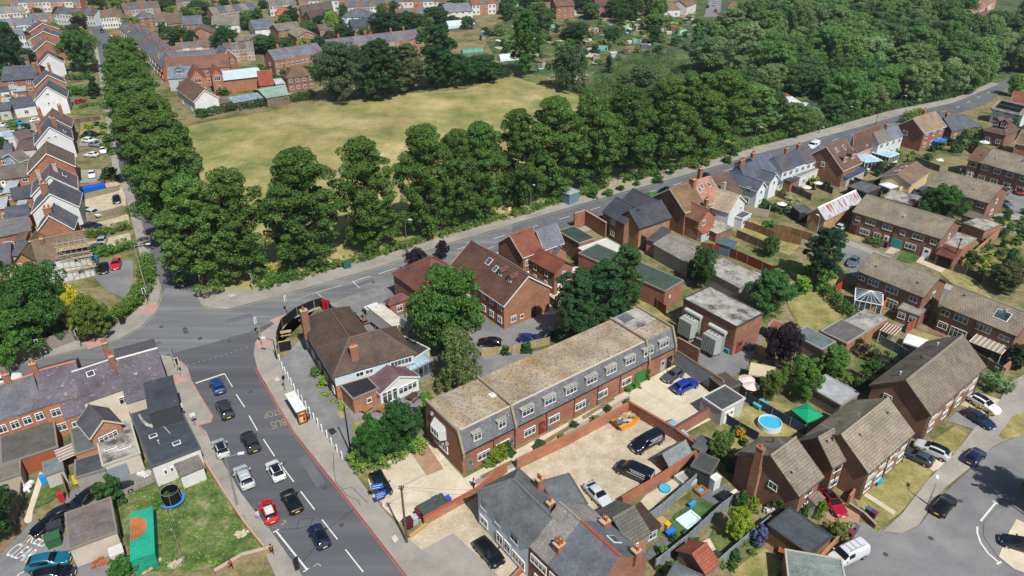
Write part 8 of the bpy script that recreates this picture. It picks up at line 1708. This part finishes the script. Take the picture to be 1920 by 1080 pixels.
def parasol(px,py,r,label,tint='#c9c5be'):
 p=at(px,py);t=thing('parasol',label,'parasol',(p.x,p.y,0));m=MB();n=8
 q=[(r*math.cos(2*math.pi*i/n),r*math.sin(2*math.pi*i/n),2.1)for i in range(n)];m.solid(q+[(0,0,2.6)],[(i,(i+1)%n,n)for i in range(n)],'plain');obj('canopy',m.mesh('canopy'),t,tint=tint);m=MB();m.tube((0,0,0),(0,0,2.6),.03,.03,6,'metal');obj('pole',m.mesh('pole'),t,tint='#8a8a86')
for x,y,r,lab in[(1080,512,1.5,'round cream parasol in the yard of the tall brick houses'),(1098,522,1.7,'larger white parasol beside the round cream one'),(1509,354,1.2,'pale pink parasol behind the cottages, left'),(1531,346,1.1,'white parasol behind the cottages, right'),(1463,386,1.2,'grey-white parasol in the cottage gardens'),(1487,393,.9,'small white parasol near the dark shed'),(1758,302,1.0,'small white parasol in the far back gardens'),(1842,268,1.4,'white oval parasol below the dormered brown house'),(1396,720,1.3,'pink-white parasol behind the garden room, upper'),(1404,732,1.3,'pink-white parasol behind the garden room, lower')]:
 parasol(x,y+12,r,lab,'#cdb9b2' if 'pink' in lab else '#c9c8c4')
box_unit('pale cream caravan-like pergola roof with dark green sides',(1405,702),(1452,712),3,2.2,'#2c4a3c','summer_house','#b5a98c')
# picnic tables, benches, bits of furniture
def picnic(px,py,label,rz,tint='#8a6a42'):
 p=at(px,py);t=thing('picnic_table',label,'picnic table',(p.x,p.y,.16),rz)
 m=MB();m.box(-.9,-.38,.7,.9,.38,.76,'wood');obj('tabletop',m.mesh('tabletop'),t,tint=tint)
 for y in(-.75,.75):m=MB();m.box(-.9,y-.13,.42,.9,y+.13,.47,'wood');obj('seat',m.mesh('seat'),t,tint=tint)
 for x in(-.6,.6):m=MB();m.tube((x,-.7,0),(x,-.2,.7),.04,.04,5,'plain');m.tube((x,.7,0),(x,.2,.7),.04,.04,5,'plain');m.box(x-.03,-.8,.36,x+.03,.8,.42,'plain');obj('leg_frame',m.mesh('leg_frame'),t,tint=tint)
for x,y,a,lab,c in[(690,774,1.0,'brown picnic table in the pub garden, left','#94703f'),(718,772,1.1,'brown picnic table in the pub garden, right','#94703f'),(775,750,1.0,'dark picnic table by the white framed dining room','#4a3c30'),(533,650,.3,'pale timber bench table inside the black fence, lower','#c0a05c'),(537,630,.3,'pale timber bench table inside the black fence, upper','#b09a68'),
 (671,612,.6,'rusty red picnic table in the pub seating yard, left','#8a4434'),(682,608,.6,'brown picnic table in the pub seating yard, right','#7a5a44'),(1472,1045,-.5,'long orange-brown table under the open garden bar','#9a5a2c'),(1358,938,.6,'dark table set on the grey deck','#1d1f22')]:
 picnic(x,y,lab,a,c)
for x,y,w_,d_,h_,lab,c,nm in[(1297,950,1.0,.35,.6,'blue and cream toddler slide on the artificial lawn','#2a86c4','slide'),(1256,1003,1.2,.5,.7,'blue plastic play frame on the grey paving','#1c6ad0','climbing_frame'),(1238,990,.9,.7,1.4,'small timber play kitchen by the lawn','#a58a60','play_house'),(1338,915,1.3,.9,1.9,'white hooded swing seat beside the dark canopy','#c4c6c4','swing_seat'),(1374,930,1.4,.6,.5,'cream lounger on the grey deck','#c9c0ac','sun_lounger'),(1205,972,1.1,1.0,.9,'pale blue garden bench by the fence','#a9c0cc','garden_bench'),
 (1367,660,1.6,.9,.8,'turquoise kayak-shaped toy on the substation yard','#1aa0a8','toy_boat'),(175,357,5.6,2.2,1.1,'boat under a bright blue cover on the gravel drive','#0f55b5','boat'),(175,492,2.0,1.2,1.1,'blue tarpaulin heap under the scaffolding','#2c6aa0','tarpaulin'),(1756,275,4.5,2.6,2.0,'bright blue topped garden shelter in the far gardens','#2470b8','shelter'),(1702,268,3.6,3,2.2,'dark green felt topped white shelter in the far gardens','#1c4a44','shelter'),
 (1400,882,1.6,.8,1.0,'cluster of black bicycles and garden furniture on the deck','#1f2124','garden_furniture'),(1083,762,1.6,.6,1.0,'dark motorbike cover by the mansard door','#2a2c30','motorbike'),(1405,655,1.4,1.2,1.0,'purple and blue heap of toys by the substation corner','#4a4468','toy_heap'),(1440,960,1.2,1.0,.8,'white metal chairs beside the yellow-green bush','#b9b9b4','garden_chair'),(332,1060,1.8,.7,.9,'broken pale sheet leaning in the overgrown plot','#a59a84','debris_pile'),
 (455,1000,1.8,1.2,.35,'heap of pale rubble in the overgrown plot','#b0a58c','rubble_heap'),(283,1062,2.0,1.2,.5,'pile of old planks by the green container','#a08a72','plank_pile'),(188,1058,1.8,.8,.6,'stack of reddish timber in the junk yard','#9a5a3c','timber_stack'),(178,1035,2.2,.8,.8,'white scrap metal heap in the junk yard','#b9b5ac','scrap_heap'),(224,1050,1.4,1.4,1.6,'white framed cage in the junk yard','#b9b9b6','cage'),(272,893,1.6,1.0,.9,'pile of white bags behind the white building','#c4c4c0','rubbish_pile'),(54,912,.9,2.4,.8,'white garden table heap by the narrow path','#c4c4c2','junk_heap')]:
 cabinet(x,y,w_,d_,h_,lab,c,nm,z=.04,lid={'shelter':c}.get(nm))
# greenhouse tunnels and sheds on the allotments
def tunnel(px,py,L,W,H,label,tint,rz=.4,name='polytunnel'):
 p=at(px,py);t=thing(name,label,name,(p.x,p.y,0),rz);m=MB();n=8;a=[(W/2*math.cos(math.pi*i/n),H*math.sin(math.pi*i/n))for i in range(n+1)]
 for i in range(n):m.face([(-L/2,a[i][0],a[i][1]),(-L/2,a[i+1][0],a[i+1][1]),(L/2,a[i+1][0],a[i+1][1]),(L/2,a[i][0],a[i][1])],'plain')
 m.face([(-L/2,y,z)for y,z in a],'plain');m.face([(L/2,y,z)for y,z in a][::-1],'plain');obj('cover',m.mesh('cover',50),t,tint=tint)
 m=MB()
 for k in range(4):
  x=-L/2+L*k/3
  for i in range(n):m.tube((x,a[i][0]*1.02,a[i][1]*1.02),(x,a[i+1][0]*1.02,a[i+1][1]*1.02),.05,.05,4,'plain')
 obj('hoops',m.mesh('hoops'),t,tint='#c4c6c4')
for x,y,L,W,H,lab,c in[(862,50,14,6,3.2,'long pale polytunnel at the left of the allotments','#a9b9c4'),(952,112,8,4,2.4,'white polytunnel by the field corner','#c0c6c8'),(1127,95,5,3,2,'teal netted tunnel nearest the front of the allotments','#44877b'),(1192,80,4,3,1.8,'teal netted tunnel at the right of the allotments','#44877b'),(1174,56,3,2,1.6,'small teal frame in the middle distance of the allotments','#44877b'),(1277,64,5,3,2,'teal cage by the wood edge','#6aa396'),(966,15,6,3,2,'green roofed tunnel at the back left of the allotments','#46836c'),(885,98,9,3,1.4,'turquoise sheeted bed beside the tall dark trees','#3a8a78'),(955,24,6,3,2,'bright green net cage at the back of the allotments','#3f9070'),(1036,52,4,2.5,1.6,'small teal cover left of centre in the allotments','#44877b')]:
 tunnel(x,y,L,W,H,lab,c)
rs=random.Random(12);cs=['#8a8478','#6a6258','#4a5a4c','#a5a59c','#5a6670','#7a5a44','#b9bab5'];k_=0
for(x,y)in[(905,75),(920,60),(935,85),(1015,125),(1020,70),(1035,78),(1050,95),(1065,108),(1090,92),(1098,86),(1118,112),(1112,70),(1130,60),(1150,108),(1165,110),(1172,100),(1180,62),(1195,55),(1207,92),(1215,105),(1240,60),(1245,100),(1262,58),(1270,75),(1165,35),(1140,32),(1100,30),(1075,28),(990,50),(1205,40)]:
 c=cs[k_%7];k_+=1;p=at(x,y);L=rs.uniform(2,3.6);t=thing('allotment_shed',{'#8a8478':'grey-brown','#6a6258':'dark brown','#4a5a4c':'dark green','#a5a59c':'pale grey','#5a6670':'blue-grey','#7a5a44':'reddish brown','#b9bab5':'whitish'}[c]+' little shed on the allotments','shed',(p.x,p.y,0),rs.uniform(0,3),'small sheds on the allotments, colour '+str(k_%7))
 m=MB();m.box(-L/2,-1,0,L/2,1,1.9,'wood');obj('wall',m.mesh('wall'),t,tint=c);m=MB();m.slab([(-L/2-.1,-1.15,1.9),(L/2+.1,-1.15,1.9),(L/2+.1,1.15,2.3),(-L/2-.1,1.15,2.3)],.08,'felt');obj('roof',m.mesh('roof'),t,tint=cs[(k_+3)%7])
ra=random.Random(31);AP=[(905,60),(940,100),(1000,135),(1085,148),(1130,122),(1250,98),(1310,55),(1290,18),(1150,8),(980,18)]
k2=0
while k2<95:
 x,y=ra.uniform(905,1310),ra.uniform(8,148)
 if not inside((x,y),AP):continue
 k2+=1;p=at(x,y);w_,d_=ra.uniform(4,10),ra.uniform(2.5,6);q=[]
 for sx,sy in((-1,-1),(1,-1),(1,1),(-1,1)):u,v=sx*w_/2,sy*d_/2;q.append(pix(Vector((p.x+u*.85-v*.52,p.y+u*.52+v*.85,0))))
 sheet('allotment_plot',ra.choice(['soil','gravel','dry_grass','rough_grass','dry_grass','lawn']),q,Z0+.03)
k2=0
while k2<60:
 x,y=ra.uniform(905,1310),ra.uniform(15,140)
 if not inside((x,y),AP):continue
 k2+=1;p=at(x,y);c=ra.choice([('#b5b5ae','pale'),('#8a8478','brownish'),('#4a6a60','greenish'),('#5a6a80','bluish'),('#6a5040','brown')]);L=ra.uniform(1.6,3.4)
 t=thing('raised_bed' if k2%2 else 'compost_bin','small %s %s on the allotments'%(c[1],'raised bed' if k2%2 else 'bin box'),'garden box',(p.x,p.y,0),ra.uniform(0,3),'small boxes on the allotments, '+c[1]+('' if k2%2 else ' bins'));h=ra.uniform(.5,1.3)
 m=MB();m.box(-L/2,-.7,0,L/2,.7,h,'wood');obj('side',m.mesh('side'),t,tint=c[0]);m=MB();m.box(-L/2+.1,-.6,h,L/2-.1,.6,h+.05,'plain');obj('top',m.mesh('top'),t,tint=ra.choice(['#4a6030','#5a4a38','#a5a8a8','#b9b9b4']))
for i,(x,y,w_,d_,c)in enumerate([(1000,115,9,5,'soil'),(1040,100,10,6,'rough_grass'),(1075,118,8,6,'soil'),(1100,104,9,6,'gravel'),(1140,98,9,5,'rough_grass'),(1190,95,9,5,'soil'),(1160,72,10,6,'lush'),(1220,75,9,6,'soil'),(1120,55,10,6,'gravel'),(1080,60,10,6,'lush'),(1030,63,12,7,'soil'),(940,70,10,8,'rough_grass'),(1180,48,10,6,'gravel'),(1250,80,8,6,'lush'),(1060,40,10,7,'rough_grass'),(1200,65,10,6,'rough_grass')]):
 p=at(x,y);a=.55;q=[]
 for sx,sy in((-1,-1),(1,-1),(1,1),(-1,1)):u,v=sx*w_/2,sy*d_/2;q.append(pix(Vector((p.x+u*math.cos(a)-v*math.sin(a),p.y+u*math.sin(a)+v*math.cos(a),0))))
 sheet('allotment_plot',c,q,Z0+.02+.002*i)
# scaffolding
def scaffold():
 a,b=at(130,528),at(182,518);d=b-a;L=d.length;t=thing('scaffolding','grey tube scaffolding with board platforms on the brown tiled house','scaffolding',(a.x,a.y,0),math.atan2(d.y,d.x))
 m=MB();n=5
 for i in range(n+1):
  for y in(-.2,1.3):m.tube((L*i/n,y,0),(L*i/n,y,8.2),.05,.05,5,'metal')
  for z in(2.2,4.6,6.6):m.tube((L*i/n,-.4,z),(L*i/n,1.5,z),.05,.05,5,'metal')
 for y in(-.2,1.3):
  for z in(2.2,3.3,4.6,5.7,6.6,7.6):m.tube((-.5,y,z),(L+.5,y,z),.05,.05,5,'metal')
 m.tube((0,-.2,0),(L,-.2,4.6),.04,.04,5,'metal');m.tube((L,-.2,2.2),(0,-.2,6.6),.04,.04,5,'metal');obj('tubes',m.mesh('tubes'),t,tint='#b5b5b0')
 for z in(2.25,4.65,6.65):m=MB();m.box(-.4,-.1,z,L+.4,1.2,z+.06,'wood');obj('platform',m.mesh('platform'),t,tint='#b59a6a')
scaffold()
# van lettering strokes (unreadable at this size), kept as rows of short marks
for o in[o for o in bpy.data.objects if o.get('label','').startswith('dark navy van with white lettering')]:
 r_=random.Random(4);m=MB()
 for s in(-1,1):
  for row,(z,x0,x1)in enumerate(((1.62,-1.9,0.3),(1.4,-1.9,.1),(1.1,-1.9,.6),(.85,-1.7,.2))):
   x=x0
   while x<x1:
    w_=r_.uniform(.06,.16);y=s*(.975 if z<1.25 else .975-(z-1.2)*.25)
    m.box(x,y-.004 if s>0 else y-.012,z,x+w_,y+.012 if s>0 else y+.004,z+(.13 if row<2 else .1),'plain');x+=w_+r_.uniform(.02,.06)
 for z in(1.6,1.35,1.1):m.box(-2.575,-.6,z,-2.56,.6,z+.1,'plain')
 obj('lettering',m.mesh('lettering'),o,tint='#c9ccd0')
# ---------------------------------------------------------------- people
def person_mesh(kind):
 me=bpy.data.meshes.new('p');sw=.18 if kind=='walk' else .02
 J=[(0,0,.95),(0,0,1.2),(0,0,1.42),(0,0,1.52),(0,.02,1.66),(.1,0,.9),(.11,-sw,.5),(.11,-sw-.05+.1,.08),(.12,-sw-.12+.05,.04),(-.1,0,.9),(-.11,sw,.5),(-.11,sw+.1,.1),(-.12,sw,.04),
 (.19,0,1.4),(.25,.05,1.14),(.25,-.1,.92),(.25,-.14,.82),(-.19,0,1.4),(-.25,-.05,1.14),(-.25,-.16,.94),(-.25,-.2,.84)]
 E_=[(0,1),(1,2),(2,3),(3,4),(0,5),(5,6),(6,7),(7,8),(0,9),(9,10),(10,11),(11,12),(2,13),(13,14),(14,15),(15,16),(2,17),(17,18),(18,19),(19,20)]
 rad=[.15,.14,.15,.055,.1,.1,.07,.05,.04,.1,.07,.05,.04,.07,.05,.04,.035,.07,.05,.04,.035]
 def build(sel,grow):
  idx={j:i for i,j in enumerate(sel)};m_=bpy.data.meshes.new('p');m_.from_pydata([J[j]for j in sel],[(idx[a],idx[b])for a,b in E_ if a in idx and b in idx],[])
  o=bpy.data.objects.new('p',m_);col.objects.link(o);md=o.modifiers.new('s','SKIN');sv=m_.skin_vertices[0].data
  for j in sel:sv[idx[j]].radius=(rad[j]*grow,rad[j]*grow*.8)
  sv[0].use_root=True;ss_=o.modifiers.new('u','SUBSURF');ss_.levels=1;ss_.render_levels=1
  dg=bpy.context.evaluated_depsgraph_get();dg.update();r_=bpy.data.meshes.new_from_object(o.evaluated_get(dg));bpy.data.objects.remove(o);r_.materials.clear();r_.materials.append(MATS['plain']);return r_
 return build(list(range(21)),1.0),build([0,1,2,13,14,17,18],1.15),build([0,5,6,7,9,10,11],1.15)
def person(px,py,label,top,legs,skin='#a8765c',hair='#2a211c',rz=0,kind='walk',z=.14):
 p=at(px,py,z);b_,s_,l_=cached(('person',kind),lambda:person_mesh(kind));t=thing('person',label,'person',(p.x,p.y,z),rz)
 bo=obj('body',b_,t,tint=skin);obj('shirt',s_,t,tint=top);obj('trousers',l_,t,tint=legs)
 def hm():
  m=MB();n=10
  for k in range(4):
   a0,a1=math.pi*.5*k/4,math.pi*.5*(k+1)/4
   for i in range(n):
    t0,t1=2*math.pi*i/n,2*math.pi*(i+1)/n;f=lambda a,t_:(.115*math.cos(a)*math.cos(t_),.125*math.cos(a)*math.sin(t_)+.02,1.67+.13*math.sin(a));m.face([f(a0,t0),f(a0,t1),f(a1,t1),f(a1,t0)],'plain')
  return m.mesh('hair')
 obj('hair',cached('hair',hm),t,tint=hair);return t
person(485,975,'person in pale blue clothing walking beside the red hatchback','#a9bccb','#8fa5bc',rz=.6)
person(511,1040,'person in dark clothes walking on the narrow pavement near the old brick wall','#5a3a30','#17181b',rz=.5)
person(580,788,'person in blue standing behind the bus shelter','#2c4f8a','#1c2230',rz=1.2,kind='stand');person(434,1068,'person in red and black by the bottom wall','#a02c38','#1a1a1c',rz=1.0)
person(889,915,'person in a white shirt by the brick wall of the first yard','#c4c4c4','#20242c',rz=2.0,kind='stand',z=.05)
# ================================================================ air: one box of thin haze round the whole scene
hz=MB();hz.box(-1600,-100,-1,1600,2300,76,'plain');hm_=hz.mesh('haze');hm_.materials.clear()
mt=bpy.data.materials.new('haze_air');mt.use_nodes=True;nt_=mt.node_tree;nt_.nodes.remove(nt_.nodes['Principled BSDF'])
pv=nt_.nodes.new('ShaderNodeVolumePrincipled');pv.inputs['Color'].default_value=(.82,.9,1,1);pv.inputs['Density'].default_value=.00012;pv.inputs['Anisotropy'].default_value=.3
nt_.links.new(pv.outputs[0],nt_.nodes['Material Output'].inputs['Volume']);hm_.materials.append(mt)
tag(obj('haze',hm_),'thin summer haze over the distant streets','haze',kind='stuff')
# ================================================================ labels of scattered plants: by what they stand beside
CN={'#47692f':'mid-green','#3a5c2a':'deep green','#5a7a38':'fresh green','#6a8440':'olive green','#33532a':'dark green','#7d8a4c':'dull yellowish','#8a9a4a':'pale green','#9aa83c':'yellow-green','#7d4a55':'purplish'};CN.update(DESC)
anc={}
for o in col.objects:
 l=o.get('label')
 if l and o.parent is None and o.get('category')not in('bush','tree','fence','wall','cable','person','car')and len(l.split())<=9:anc.setdefault(l,[]).append(o)
anc=[v[0]for v in anc.values()if len(v)==1]
used=set()
for q,c,big in sorted(SCAT,key=lambda s:s[0].location.length):
 n_=sorted(anc,key=lambda a:(a.location-q.location).length)[:3]
 for a in n_:
  if(a.location-q.location).length>38:continue
  X,Y=pix(q.location);U,V=pix(a.location)
  w_=('left of' if X<U else 'right of')if abs(X-U)>abs(Y-V)*1.2 else('beyond' if Y<V else 'in front of')
  s='%s %s %s %s the %s'%('taller' if big else 'smaller',CN.get(c,'green'),q['category'],w_,a['label'])
  if s not in used and len(s.split())<=16:used.add(s);q['label']=s;break
